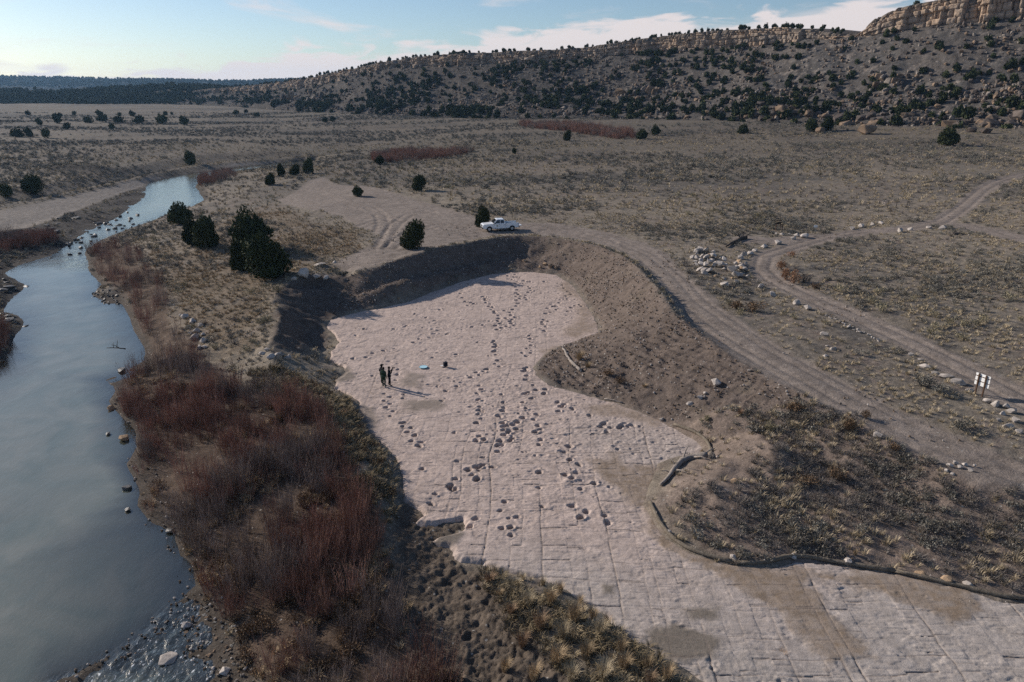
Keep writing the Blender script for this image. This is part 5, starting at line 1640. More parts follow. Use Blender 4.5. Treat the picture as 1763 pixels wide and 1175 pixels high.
scatter("hill_junipers", "p_jun", P_, np.stack([S_, S_, S_ * .85], 1), "remaining small junipers dotted over the hill", 71)
# woodland of the far hill and the far mesa
def wood(name, G, n, smin, smax, label, seed, rows, lo=-.5, hi=.2):
    r = np.random.default_rng(seed)
    X_, Y_, Z_ = G
    i = r.integers(rows[0], rows[1], n); j = r.integers(0, X_.shape[1] - 1, n); f = r.random(n); g = r.random(n)
    def mixg(A):
        return (A[i, j] * (1 - f) + A[i, j + 1] * f) * (1 - g) + (A[i + 1, j] * (1 - f) + A[i + 1, j + 1] * f) * g
    x, y, z = mixg(X_), mixg(Y_), mixg(Z_)
    k = r.random(n) < sstep(lo, hi, fbm(x * .02, y * .02, 3, seed + 1))
    x, y, z = x[k], y[k], z[k]
    s = r.uniform(smin, smax, len(x))
    scatter(name, "p_jun", np.stack([x, y, z - .3], 1), np.stack([s, s, s * .8], 1), label, seed)


wood("far_woodland", FARHILL, 15000, 3.5, 7.5, "dark juniper woodland covering the low hills far left", 72, (0, 25))
wood("mesa_woodland", FARMESA, 6500, 6, 11, "woodland along the far blue mesa on the horizon", 73, (6, 30), -.9, 0)

# ------------------------------------------------------------------ rocks
M_STONE = surface_mat("pale_sandstone", base=(.42, .375, .335), rough=.9, spec=.1, vary=.22, scales=(1.5, 6.0), bump=.5, bump_scales=(3, 12), bump_dist=.05, rand=.16)
M_STONE_T = surface_mat("tan_sandstone", base=(.36, .255, .165), rough=.9, spec=.1, vary=.25, scales=(1.5, 6.0), bump=.5, bump_scales=(3, 12), bump_dist=.05, rand=.2)
M_STONE_D = surface_mat("dark_varnished_rock", base=(.105, .085, .072), rough=.85, spec=.15, vary=.35, scales=(1.0, 5.0), bump=.6, bump_scales=(2, 8), bump_dist=.08, rand=.3)
M_STONE_W = surface_mat("wet_dark_rock", base=(.085, .078, .070), rough=.5, spec=.4, vary=.35, scales=(1.0, 5.0), bump=.6, bump_scales=(2, 8), bump_dist=.05, rand=.3)


def rock_mesh(seed, mat, cuts=16, flat=1.0, bevel=True):
    r = np.random.default_rng(seed)
    bm = bmesh.new()
    for k in range(cuts):
        d = r.normal(size=3); d /= np.abs(d).max() ** .55 * np.linalg.norm(d) ** .45
        d *= r.uniform(.42, .52)
        bm.verts.new((d[0], d[1], d[2] * flat + .42 * flat))
    bmesh.ops.convex_hull(bm, input=bm.verts)
    bmesh.ops.delete(bm, geom=[v for v in bm.verts if not v.link_faces], context='VERTS')
    bmesh.ops.dissolve_limit(bm, angle_limit=.22, verts=bm.verts, edges=bm.edges)
    if bevel:
        bmesh.ops.bevel(bm, geom=list(bm.edges), offset=.025, segments=1, affect='EDGES', clamp_overlap=True)
    bmesh.ops.triangulate(bm, faces=[f for f in bm.faces if len(f.verts) > 4])
    me = bpy.data.meshes.new("rock"); bm.to_mesh(me); bm.free(); me.materials.append(mat)
    return me


M_HILL_T = surface_mat("hill_tan_rock", base=(.215, .155, .108), rough=.9, spec=.1, vary=.3, scales=(.5, 2.0), bump=.6, bump_scales=(1, 4), bump_dist=.2, rand=.25)
M_HILL_P = surface_mat("hill_grey_rock", base=(.225, .195, .168), rough=.9, spec=.1, vary=.3, scales=(.5, 2.0), bump=.6, bump_scales=(1, 4), bump_dist=.2, rand=.25)
ROCKS = {nm: [rock_mesh(s + 40 * i, m) for s in range(9)] for i, (nm, m) in enumerate((("pale", M_STONE), ("tan", M_STONE_T), ("dark", M_STONE_D), ("wet", M_STONE_W), ("htan", M_HILL_T), ("hpale", M_HILL_P)))}
rr_ = random.Random(9)


def stone(px, py, wpx, kind, label, group=None, name="stone", cat="rock", hr=.6, dr=.8, rot=None, z=None, lift=0.0):
    p = on_ground(px, py) if z is None else at(px, py, z)
    s = depth_at(p) / FPX
    w = wpx * s
    o = link(name, rr_.choice(ROCKS[kind]), None, (p[0], p[1] + w * .15, p[2] - .08 * w + lift), (rr_.uniform(-.12, .12), rr_.uniform(-.12, .12), rr_.uniform(0, 6.28) if rot is None else rot),
             (w * 1.1, w * dr * 1.1, w * hr * rr_.uniform(.85, 1.15) * 1.1))
    tag(o, label, cat, group)
    return o


# heap of quarried stone between road and track
heap = px_poly([(1188, 437), (1215, 430), (1240, 440), (1262, 450), (1290, 455), (1292, 470), (1275, 490), (1245, 494), (1225, 480), (1205, 470), (1195, 455)])
hp = np.array([(p[0], p[1]) for p in heap]); hcx, hcy = hp.mean(0)
n = 0
while n < 64:
    x = rr_.uniform(hp[:, 0].min(), hp[:, 0].max()); y = rr_.uniform(hp[:, 1].min(), hp[:, 1].max())
    if not bool(inside(np.array([x]), np.array([y]), heap)[0]):
        continue
    e_ = float(sdist(np.array([x]), np.array([y]), heap)[0])
    w = rr_.uniform(.5, 1.45)
    up = min(e_ / 1.6, 1.0) * rr_.uniform(0, .75)
    z = float(ground_z(x, y))
    o = link("rubble_stone", rr_.choice(ROCKS["pale"] if rr_.random() < .8 else ROCKS["tan"]), None, (x, y, z - .1 + up), (rr_.uniform(-.5, .5), rr_.uniform(-.5, .5), rr_.uniform(0, 6.28)), (w, w * rr_.uniform(.6, .9), w * rr_.uniform(.4, .7)))
    tag(o, "angular pale stone in the heap between road and track", "rock", "stones of the roadside heap")
    n += 1
S_TR = "stones lining the track"
for x, y, w in [(1282, 441, 14), (1292, 439, 13), (1300, 434, 12), (1276, 447, 12), (1317, 427, 13), (1340, 421, 15), (1279, 462, 16), (1288, 478, 12)]:
    stone(x, y, w, "pale", "squared pale stone lining the inside of the track's sharp bend", "stones of the sharp bend")
for x, y, w in [(1367, 413, 11), (1386, 410, 15), (1372, 407, 11), (1359, 406, 9), (1347, 406, 9), (1337, 404, 7), (1329, 401, 6), (1322, 399, 5), (1317, 397, 5)]:
    stone(x, y, w, "pale", "pale stone of the kerb curving round the panel stand", "stone kerb of the panel stand")
for x, y, w in [(1467, 396, 10), (1483, 392, 12), (1502, 389, 11), (1517, 386, 11)]:
    stone(x, y, w, "pale", "pale stone in the row on the far side of the track", "far row of track stones")
for x, y, w in [(1549, 400, 12), (1568, 397, 10), (1600, 394, 11), (1624, 395, 14)]:
    stone(x, y, w, "pale", "pale stone at the near side of the upper track fork", "stones at the track fork")
stone(1648, 405, 17, "dark", "long dark stone at the track fork", hr=.4, dr=.5)
stone(1309, 496, 14, "pale", "pale block below the stone heap, first along the track")
stone(1330, 510, 14, "pale", "square pale block, second along the track from the heap")
stone(1372, 525, 15, "pale", "rounded white boulder beside the track")
stone(1391, 534, 14, "pale", "flat pale stone just past the rounded white boulder")
for k in range(26):
    f = k / 25
    stone(1425 + f * 90 + rr_.uniform(-3, 3), 545 + f * 42 + rr_.uniform(-2, 2), rr_.uniform(3.5, 7), "pale", "small pale stone in the line along the track's lower edge", "line of small track stones")
for x, y, w, l in [(1420, 578, 15, "flat pale stone on the brushy strip between road and track"), (1436, 603, 14, "leaning pale slab between road and track"), (1422, 614, 9, "upright small pale stone below the leaning slab"), (1424, 597, 6, "tiny tan stone above the leaning slab")]:
    stone(x, y, w, "pale", l, hr=.5)
for x, y, w in [(1571, 613, 14), (1586, 621, 11), (1594, 634, 24), (1612, 645, 16), (1632, 653, 26), (1652, 663, 28), (1671, 674, 15)]:
    stone(x, y, w, "pale", "large pale slab in the row leading to the sign", "slabs leading to the sign", hr=.4, dr=.5, rot=-.5)
for x, y, w in [(1700, 694, 14), (1716, 700, 18), (1732, 703, 16), (1742, 712, 18), (1726, 715, 12), (1750, 728, 16), (1738, 738, 18), (1755, 745, 14), (1720, 726, 10)]:
    stone(x, y, w, "pale", "pale stone tumbled on the verge beyond the sign", "stones beyond the sign")
stone(1512, 753, 16, "pale", "white boulder at the near edge of the road")
for x, y, w in [(1636, 804, 12), (1646, 800, 10), (1655, 808, 12), (1630, 812, 9), (1662, 802, 10), (1670, 812, 11), (1641, 818, 8)]:
    stone(x, y, w, "pale", "grey white stone of the small heap below the road", "small heap below the road")
for x, y, w, l in [(1188, 699, 14, "square pale stone at the toe of the bank by the rock"), (1205, 688, 12, "pale stone in the weeds above the square one"), (1214, 679, 8, "small pale stone at the top of the weedy gully"), (1234, 663, 18, "grey flat stone on the lip below the road"), (1140, 724, 9, "small round stone at the end of the earth bank"),
                   (1266, 832, 15, "tan stone on the bare mound"), (1290, 640, 7, "small white stone on the road's near lip"), (1236, 788, 6, "white stone on the weedy slope")]:
    stone(x, y, w, "tan" if "tan" in l else "pale", l)
for x, y, w, k, l in [(1152, 920, 11, "pale", "pale stone at the bend of the straw roll"), (1263, 965, 15, "pale", "grey stone leaning on the straw roll, first of its long stretch"), (1366, 962, 14, "pale", "rounded pale stone where the straw roll dips"), (1412, 963, 12, "tan", "low tan stone on the straw roll"),
                      (1461, 971, 16, "pale", "boxy pale stone pressed against the straw roll"), (1537, 983, 8, "pale", "small round white stone on the straw roll"), (1585, 993, 19, "tan", "orange stone beside the straw roll"), (1630, 1003, 19, "tan", "pale tan stone beside the orange one on the straw roll"), (1668, 1011, 18, "pale", "large white stone at the right end of the straw roll")]:
    stone(x, y, w, k, l, hr=.65)
# stones on the terrace by the pit and the river
for x, y, w, l, hr, k in [(523, 479, 20, "upright pale slab above the pit, beside the large juniper", .95, "pale"), (506, 483, 14, "grey stone at the foot of the upright slab", .5, "pale"), (545, 480, 16, "pale block right of the upright slab", .6, "pale"), (561, 481, 12, "small pale block nearest the dozer ramp", .6, "pale"),
                          (550, 458, 24, "long white slab lying on the terrace edge", .25, "pale"), (576, 453, 9, "small white stone on the terrace edge", .6, "pale")]:
    stone(x, y, w, k, l, hr=hr)
for x, y, w in [(318, 548, 13), (330, 556, 16), (345, 562, 12), (338, 572, 14), (325, 566, 10), (335, 585, 18), (350, 590, 14), (352, 600, 12), (342, 602, 14), (327, 576, 10), (312, 545, 10), (349, 578, 10)]:
    stone(x, y, w, "pale", "grey angular stone of the heap above the willow belt", "stone heap above the willows")
for x, y, w in [(452, 610, 16), (465, 616, 18), (480, 614, 20), (495, 618, 16), (460, 604, 12)]:
    stone(x, y, w, "pale", "pale slab on the grassy lip beside the pit", "slabs beside the pit", hr=.4)
# by the water
stone(288, 1141, 30, "pale", "big flat white boulder standing in the gravel riffle", hr=.45, dr=1.1, rot=.3)
stone(386, 1160, 20, "pale", "pale boulder near the bottom bank, right of the riffle")
stone(367, 1153, 9, "pale", "small round stone beside the bottom pale boulder")
stone(320, 1081, 17, "pale", "grey white stone at the head of the gravel riffle")
for x, y, w, l in [(217, 842, 16, "dark slab in the shallows below the willows"), (219, 879, 12, "brown rock in the water off the bank"), (212, 757, 20, "flat tan slab half in the water"), (186, 748, 10, "small dark rock in the river off the willows"), (190, 705, 15, "pale pointed rock at the water's edge"), (292, 916, 14, "dark slab at the water's edge by the shallows"), (209, 640, 16, "dark snag rock at the top of the near willow bank")]:
    stone(x, y, w, "wet" if "dark" in l or "brown" in l else "tan", l, hr=.4, z=WATER_Z + .05)
for k in range(95):
    x, y = rr_.uniform(300, 420), rr_.uniform(1045, 1170)
    if (x - 300) * .9 + (y - 1045) < 20:
        continue
    stone(x, y, rr_.uniform(4, 9.5), "wet" if rr_.random() < .65 else "htan", "flat brown stone on the gravel bar beside the riffle", "stones of the gravel bar", name="gravel_stone", hr=.35)
for k in range(46):
    x, y = rr_.uniform(158, 205), rr_.uniform(500, 527)
    stone(x, y, rr_.uniform(3, 6), "wet", "dark cobble on the small spit below the riffle", "cobbles of the spit", name="cobble", hr=.5)
for k in range(60):
    f = rr_.random()
    x, y = 90 + f * 160 + rr_.uniform(-35, 25), 440 - f * 75 + rr_.uniform(-10, 16)
    stone(x, y, rr_.uniform(3.5, 9), "wet", "dark rock breaking the surface of the riffle", "rocks of the riffle", name="river_rock", hr=.4, z=WATER_Z + .02)
for k in range(38):
    x, y = rr_.choice([(rr_.uniform(0, 45), rr_.uniform(470, 505)), (rr_.uniform(0, 45), rr_.uniform(535, 565)), (rr_.uniform(60, 210), rr_.uniform(372, 410))])
    stone(x, y, rr_.uniform(8, 20), "wet", "dark slab of the rocky far bank", "slabs of the far bank", name="ledge_slab", hr=.3)
# stones of the cut face at the head of the excavation
for x, y, w in [(903, 452, 8), (938, 458, 8), (948, 461, 9), (930, 462, 6), (958, 463, 7)]:
    stone(x, y, w, "tan", "grey block stuck in the cut face behind the rock floor", "blocks of the cut face", hr=.8)

# boulders below the cliff
HB = np.random.default_rng(33)
def hill_boulder(px_lo, px_hi, t0, t1, n, smin, smax, kind, label, group, hr=(.5, .8)):
    for _ in range(n):
        j = int(np.clip(np.searchsorted(HPX, HB.uniform(px_lo, px_hi)), 1, len(HPX) - 2)); i = int(np.clip(HB.uniform(t0, t1) * NSL, 0, NSL - 2))
        p = SLP[i, j]; w = HB.uniform(smin, smax) * (HB.random() ** 1.2 * .8 + .6)
        kd = kind if isinstance(kind, str) else kind[HB.integers(0, len(kind))]
        kd = {"tan": "htan", "pale": "hpale"}.get(kd, kd)
        o = link("boulder", ROCKS[kd][HB.integers(0, 9)], None, (p[0], p[1], p[2] - w * .12), (HB.normal(0, .2), HB.normal(0, .2), HB.uniform(0, 6.28)), (w, w * HB.uniform(.6, 1.0), w * HB.uniform(*hr)))
        tag(o, label, "rock", group)


hill_boulder(1330, 1763, .0, .16, 95, 2.8, 7.0, ("dark", "dark", "tan"), "huge fallen block in the boulder field at the hill foot", "boulder field")
hill_boulder(1080, 1420, .02, .22, 55, 2.2, 5.2, ("dark", "dark", "tan"), "dark boulder at the foot of the middle hill", "boulders of the middle hill foot")
hill_boulder(1480, 1763, .15, .5, 40, 1.2, 3.6, ("tan", "pale", "dark"), "boulder lying on the right-hand scree slope", "boulders on the scree")
hill_boulder(1190, 1480, .3, .75, 40, 1.2, 3.2, ("pale", "tan"), "pale block on the upper slope below the cliff", "blocks on the upper slope")
hill_boulder(1510, 1600, .52, .68, 24, 2.5, 5.0, ("tan", "pale"), "pale block of the outcrop halfway up the right-hand slope", "outcrop on the right-hand slope", (.6, 1.0))
hill_boulder(1060, 1130, .48, .6, 8, 4.0, 6.5, ("tan", "pale"), "pale block of the small outcrop on the middle slope", "outcrop on the middle slope", (.7, 1.1))
hill_boulder(650, 1000, .2, .8, 34, 2.0, 4.0, ("pale", "tan", "dark"), "block lying among the junipers of the left-hand slope", "blocks among the junipers")
hill_boulder(470, 570, .35, .8, 22, 3.0, 6.5, ("tan", "pale", "dark"), "grey column of the broken outcrop at the hill's left end", "outcrop at the left end", (.9, 1.6))
for x, y, w, k, l in [(1492, 231, 40, "tan", "broad tan boulder in front of the boulder field"), (1413, 229, 26, "tan", "flat reddish boulder in front of the pair of junipers"), (1697, 214, 24, "dark", "dark boulder beside a juniper at the right"), (1590, 200, 20, "tan", "pointed tan boulder in the boulder field"), (1697, 230, 26, "dark", "low dark boulder near the right edge"), (1672, 228, 22, "dark", "slanted dark boulder left of the low one"), (1653, 214, 20, "tan", "brown boulder above the lone large juniper")]:
    p = on_ground(x, y); s = depth_at(p) / FPX
    k = {"tan": "htan"}.get(k, k); w *= .8
    o = link("boulder", rr_.choice(ROCKS[k]), None, (p[0], p[1], p[2] - .2), (0, 0, rr_.uniform(0, 6)), (w * s, w * s * .8, w * s * .6))
    tag(o, l, "rock")
# loose scree
proto_set("p_scree", [bpy.data.objects.new("scree", ROCKS[k][i]) for k, i in (("hpale", 0), ("htan", 1), ("hpale", 2), ("dark", 3), ("htan", 4), ("dark", 5))])
i = HB.integers(2, NSL - 2, 17000); j = HB.integers(2, len(HPX) - 2, 17000)
k = HB.random(17000) < sstep(-.2, .5, fbm(SLx[i, j] * .05, SLy[i, j] * .05, 3, 441)) + .15
scatter("scree", "p_scree", SLP[i[k], j[k]] - np.array((0, 0, .1)), HB.uniform(.5, 1.0, int(k.sum())) ** 2 * 2.2 , "loose broken stone strewn over the hillside", 74)
# small stones in the soil of the bank, the road verge and the gravel bar
proto_set("p_pebble", [bpy.data.objects.new("pebble", ROCKS[k][i]) for k, i in (("hpale", 6), ("htan", 1), ("pale", 2), ("htan", 4))])
place("bank_pebbles", "p_pebble", 170000, 40, 115, lambda x, y: np.clip(g_at(np.maximum(m_bank, m_fan), x, y) - g_at(sstep(-.1, .3, rock_sd), x, y), 0, 1) * (.25 + .6 * patch(x, y, .3, 451)) * .8, .05, .19, "small stones lodged in the earth bank", 75, .0)
place("verge_pebbles", "p_pebble", 30000, 30, 120, lambda x, y: (1 - g_at(np.clip(m_rock_in + m_willow + m_pit, 0, 1), x, y)) * (g_at(GZ, x, y) > WATER_Z + .2) * patch(x, y, .15, 452, .1, .6) * .6, .06, .2, "small stones strewn on the ground beside the road", 76, .0)
place("shore_pebbles", "p_pebble", 60000, 22, 60, lambda x, y: ((g_at(GZ, x, y) > WATER_Z - .08) & (g_at(GZ, x, y) < WATER_Z + .35) & (x < -8)) * np.where(y < 33, .35, .10), .05, .18, "gravel along the water's edge", 77, .0)
place("rock_crumbs", "p_pebble", 9000, 26, 104, lambda x, y: (g_at(rock_sd, x, y) > .3) * patch(x, y, .25, 453, .2, .7) * .5, .04, .12, "loose crumbs of stone on the bedrock", 78, -.56)
# ------------------------------------------------------------------ bushes and grass that can be told apart
def bush(px, py, wpx, hpx, mat, label, kind="shrub", group=None, seed=None, name="bush", cat="bush", n=520):
    p = on_ground(px, py)
    s = depth_at(p) / FPX
    w, h = wpx * s, hpx * s / CT
    sd = seed or int(px * 7 + py)
    if kind == "grass":
        V, F = blades(280, 1.0, .35, .5, .0075, sd, .24)
        V = V * np.array((1.0, 1.0, 1.0))
        V[:, :2] *= .62
    else:
        r = np.random.default_rng(sd)
        lob = [(r.normal(0, .18), r.normal(0, .18), r.uniform(.3, .6), r.uniform(.2, .34), r.uniform(.2, .34), r.uniform(.25, .4)) for _ in range(6)]
        st = [[(0, 0, 0), (r.normal(0, .3), r.normal(0, .3), r.uniform(.6, 1.05))] for _ in range(40)]
        V, F = join_vf([leaf_cloud(n, lob, .055, sd, .3, .8), ribbons(st, .010, .004, sd)])
    me = np_mesh(name, V, F, mat, smooth=False)
    e = bpy.data.objects.new(name, None); COL.objects.link(e)
    e.location = (p[0], p[1] + w * .2, float(ground_z(p[0], p[1] + w * .2)) - .03); e.scale = (w, w, h)
    link("foliage", me, e)
    st = [[(0, 0, -.05), (math.cos(a) * .08, math.sin(a) * .08, .3)] for a in (0, 1.3, 2.6, 3.9, 5.2)]
    V2, F2 = ribbons(st, .014, .006, 1)
    link("stem", np_mesh("stem", V2, F2, M_TWIG, smooth=False), e)
    tag(e, label, cat, group)
    return e


bush(1353, 484, 20, 26, M_RUSSET, "tall orange weed bush on the inside of the track's bend")
bush(1368, 490, 18, 26, M_RUSSET, "orange weed bush, lowest of the clump at the track's bend")
bush(1346, 465, 18, 18, M_RUSSET, "orange brown bush at the left of the clump by the bend")
bush(1365, 443, 16, 11, M_RUSSET, "small reddish bush above the orange clump")
bush(1385, 488, 26, 18, M_SAGE_D, "grey bare bush right beside the orange clump")
bush(1405, 498, 20, 10, M_BROWNW, "low brown bush past the grey one by the track")
bush(1270, 534, 30, 18, M_BROWNW, "brown weed bush on the strip between road and track, left one")
bush(1300, 538, 32, 20, M_BROWNW, "brown weed bush on the strip between road and track, right one")
bush(1045, 650, 26, 14, M_BROWNW, "dark tussock at the toe of the soil fan")
bush(1066, 664, 22, 12, M_BROWNW, "small brown tussock below the dark one on the fan")
bush(1110, 668, 16, 8, M_GRASS_Y, "little golden tuft by the end of the bank", "grass", name="grass_tuft", cat="grass")
bush(998, 622, 26, 20, M_GRASS_Y, "bright straw coloured tuft behind the dead log", "grass", name="grass_tuft", cat="grass")
bush(1012, 634, 20, 12, M_GRASS_Y, "second straw tuft just right of the log", "grass", name="grass_tuft", cat="grass")
bush(1464, 748, 34, 30, M_BROWNW, "tall brown bush on the shaded hump by the road")
bush(1492, 722, 18, 16, M_BROWNW, "small dark bush at the road's near edge")
bush(1370, 716, 44, 20, M_BROWNW, "wide brown bush on the lip below the road")
bush(1275, 716, 18, 14, M_GRASS_R, "russet tuft on the weedy slope", "grass", name="grass_tuft", cat="grass")
bush(1216, 728, 18, 14, M_RABBIT, "yellow green bush at the end of the bank")
bush(1225, 790, 18, 10, M_SAGE_D, "grey bush over the dead root")
bush(1390, 838, 46, 18, M_BROWNW, "dark brown thorny bush in the middle of the brushy slope")
bush(1440, 830, 36, 24, M_BROWNW, "purplish bush right of the thorny one")
bush(1330, 745, 26, 16, M_RABBIT, "pale bush on the hump at the slope's top")
bush(1540, 780, 26, 16, M_BROWNW, "brown bush on the near verge of the road")
bush(1590, 668, 44, 24, M_SAGE, "wide green bush on the verge left of the slab row")
bush(1620, 680, 34, 18, M_SAGE, "green bush on the verge below the slab row")
bush(1655, 742, 40, 20, M_SAGE, "grey green bush on the verge below the sign")
bush(478, 505, 22, 16, M_RABBIT, "pale yellow bush in front of the large dark juniper")
bush(1473, 958, 14, 16, M_GRASS_Y, "golden tuft growing behind the straw roll", "grass", name="grass_tuft", cat="grass")
for x, y, w, h, m, l in [(1343, 1146, 34, 30, M_GRASS_R, "orange tuft growing alone on the rock near the bottom"), (1377, 1049, 16, 16, M_GRASS, "pale tuft in a joint of the rock"), (1500, 1024, 26, 18, M_GRASS, "grey straw tuft on the soil patch of the rock"),
                         (1378, 1156, 18, 14, M_GRASS_Y, "small tuft right of the orange one on the rock"), (1520, 1122, 12, 8, M_GRASS_R, "tiny russet tuft far right on the rock"), (948, 946, 12, 6, M_GRASS_G, "green sprig in a joint of the rock"), (946, 984, 16, 8, M_GRASS_R, "reddish sprig low in a joint of the rock"), (1080, 1036, 18, 12, M_GRASS_Y, "golden tuft at the grassy edge of the rock")]:
    bush(x, y, w, h, m, l, "grass", name="grass_tuft", cat="grass")
bt = random.Random(17)
bunch = [(842, 1006, 34, 22), (890, 1012, 26, 20), (900, 1000, 18, 16), (935, 1010, 20, 22), (965, 1022, 22, 26), (910, 1050, 34, 36), (950, 1045, 34, 40), (990, 1078, 46, 56), (1022, 1072, 26, 30), (1045, 1082, 24, 30), (930, 1090, 40, 46), (970, 1110, 40, 46),
         (1035, 1100, 40, 44), (900, 1120, 36, 40), (960, 1150, 44, 46), (1010, 1140, 40, 44), (1070, 1130, 34, 40), (1075, 1160, 40, 44), (1115, 1160, 34, 44), (1150, 1178, 36, 44), (1040, 1178, 44, 48), (870, 1160, 34, 36), (920, 1178, 40, 44), (985, 1180, 42, 40), (880, 1065, 30, 28), (1000, 1040, 20, 20), (1120, 1186, 34, 40), (860, 1030, 22, 18)]
for x, y, w, h in bunch:
    m = bt.choice([M_GRASS_Y, M_GRASS_Y, M_GRASS, M_GRASS_R])
    bush(x, y, w, h, m, "tall dry bunchgrass at the lower left edge of the rock", "grass", "bunchgrass at the rock edge", name="bunchgrass", cat="grass")

# ------------------------------------------------------------------ tubes: straw rolls, logs, branches
def tube_mesh(name, pts, rad, mat, seg=8, lump=.0, seed=0, caps=True):
    r = np.random.default_rng(seed)
    P = np.array(pts, float); n = len(P)
    T = np.gradient(P, axis=0); T /= np.linalg.norm(T, axis=1)[:, None] + 1e-9
    rad = np.interp(np.linspace(0, 1, n), np.linspace(0, 1, len(rad)), rad) if hasattr(rad, "__len__") else np.full(n, rad)
    V, F = [], []
    for k in range(n):
        up = np.array((0, 0, 1.0)) if abs(T[k, 2]) < .9 else np.array((1.0, 0, 0))
        a = np.cross(T[k], up); a /= np.linalg.norm(a); b = np.cross(a, T[k])
        for q in range(seg):
            th = 2 * math.pi * q / seg
            V.append(P[k] + (a * math.cos(th) + b * math.sin(th)) * rad[k] * (1 + lump * r.normal()))
    for k in range(n - 1):
        for q in range(seg):
            F.append((k * seg + q, k * seg + (q + 1) % seg, (k + 1) * seg + (q + 1) % seg, (k + 1) * seg + q))
    if caps:
        i = len(V); V.append(P[0]); V.append(P[-1])
        for q in range(seg):
            F.append((i, (q + 1) % seg, q, q)); F.append((i + 1, (n - 1) * seg + q, (n - 1) * seg + (q + 1) % seg, (n - 1) * seg + (q + 1) % seg))
    V = np.array(V)
    bm = bmesh.new(); vs = [bm.verts.new(v) for v in V]
    for f in F:
        ids_ = list(dict.fromkeys(f))
        try:
            fc = bm.faces.new([vs[i] for i in ids_]); fc.smooth = True
        except ValueError:
            pass
    me = bpy.data.meshes.new(name); bm.to_mesh(me); bm.free(); me.materials.append(mat)
    return me


M_WATTLE = surface_mat("straw_roll_mesh", base=(.165, .140, .110), rough=.95, spec=.05, vary=.35, scales=(3, 14), bump=.8, bump_scales=(8, 30), bump_dist=.04)
M_DEAD = surface_mat("weathered_wood", base=(.27, .235, .205), rough=.9, spec=.08, vary=.3, scales=(3, 12), bump=.6, bump_scales=(5, 20), bump_dist=.03)
M_DEAD_D = surface_mat("dark_dead_wood", base=(.085, .072, .062), rough=.9, spec=.08, vary=.3, scales=(3, 12), bump=.6, bump_scales=(5, 20), bump_dist=.03)


def ground_line(px_pts, lift, step=.45):
    W = [on_ground(*p) for p in px_pts]
    L_ = np.array(resample([(w[0], w[1]) for w in W], step))
    z = np.maximum(ground_z(L_[:, 0], L_[:, 1]), -.02)
    for _ in range(2):
        z[1:-1] = (z[:-2] + z[1:-1] * 2 + z[2:]) / 4
    for k in range(2):
        L_[1:-1] = (L_[:-2] + L_[1:-1] * 2 + L_[2:]) / 4
    return np.column_stack([L_, z + lift])


for pts, l in (([(1119, 866), (1126, 880), (1133, 898), (1150, 920), (1168, 937), (1195, 951), (1232, 963), (1262, 970)], "dark straw erosion roll curving down from the dead root"),
               ([(1262, 970), (1290, 973), (1315, 973), (1335, 966), (1362, 956), (1390, 958), (1420, 966), (1460, 972), (1500, 979), (1540, 985)], "dark straw erosion roll along the middle of the rock's upper edge"),
               ([(1540, 985), (1580, 994), (1620, 1003), (1655, 1010), (1690, 1020), (1720, 1029), (1763, 1031), (1830, 1036)], "dark straw erosion roll running out of the picture at the right"),
               ([(1160, 732), (1185, 740), (1205, 748), (1219, 762), (1225, 778), (1224, 790)], "straw roll round the tip of the pink rock lobe")):
    L_ = ground_line(pts, .09)
    e = bpy.data.objects.new("straw_roll", None); COL.objects.link(e)
    e.location = L_[0]
    link("roll", tube_mesh("roll", L_ - L_[0] - np.array((0, 0, .02)), .125, M_WATTLE, 8, .14, 3), e)
    for k in range(3, len(L_) - 2, 7):
        q = L_[k] - L_[0]
        link("stake", tube_mesh("stake", [q + np.array((0, 0, -.1)), q + np.array((.02, 0, .26))], .025, M_DEAD, 5), e)
    tag(e, l, "erosion roll")


def log(name, px_pts, r0, r1, mat, label, cat, lift=.1, branches=()):
    L_ = ground_line(px_pts, lift, .3)
    e = bpy.data.objects.new(name, None); COL.objects.link(e); e.location = L_[0]
    link("trunk", tube_mesh("trunk", L_ - L_[0], (r0, r1), mat, 8, .12, 5), e)
    for f, d, ln, rr in branches:
        b = L_[int(f * (len(L_) - 1))] - L_[0]; d = np.array(d, float); d /= np.linalg.norm(d)
        mid = b + d * ln * .5 + np.array((0, 0, .1 * ln))
        link("branch", tube_mesh("branch", [b, mid, b + d * ln], (rr, rr * .4), mat, 6, .1, 6), e)
    tag(e, label, cat)


log("dead_log", [(968, 600), (975, 612), (984, 624), (1000, 640)], .10, .16, M_DEAD, "weathered log lying at the foot of the soil fan", "log", .1, [(.95, (1, -.2, .2), .7, .06), (.05, (-.6, .5, .4), .5, .05), (.5, (-.5, -.4, .1), .6, .04)])
log("dead_root", [(1137, 838), (1150, 826), (1160, 812), (1170, 800), (1182, 792), (1200, 789), (1218, 788)], .10, .28, M_DEAD, "grey dead tree root stretched over the rock's edge", "driftwood", .14,
    [(.45, (.6, -1, .2), 1.6, .05), (.5, (-.4, .8, .5), .9, .04), (.7, (.5, 1, .3), 1.6, .07), (.85, (.6, -.8, .3), 1.5, .08), (.3, (-1, .1, .3), .7, .04), (.95, (1, .6, .3), 1.2, .07), (.4, (1, -.3, .15), 2.2, .03)])
log("fallen_tree", [(1250, 427), (1262, 420), (1274, 414), (1284, 411)], .12, .30, M_DEAD_D, "dark fallen dead tree beyond the stone heap", "log", .2,
    [(.9, (.3, .4, 1), 1.3, .09), (.8, (-.5, .2, .9), 1.4, .08), (.95, (1, 0, .6), 1.6, .09), (.6, (.2, -.8, .5), 1.2, .06), (.7, (.8, .5, .5), 1.3, .07), (.3, (-.3, .7, .4), 1.0, .05)])
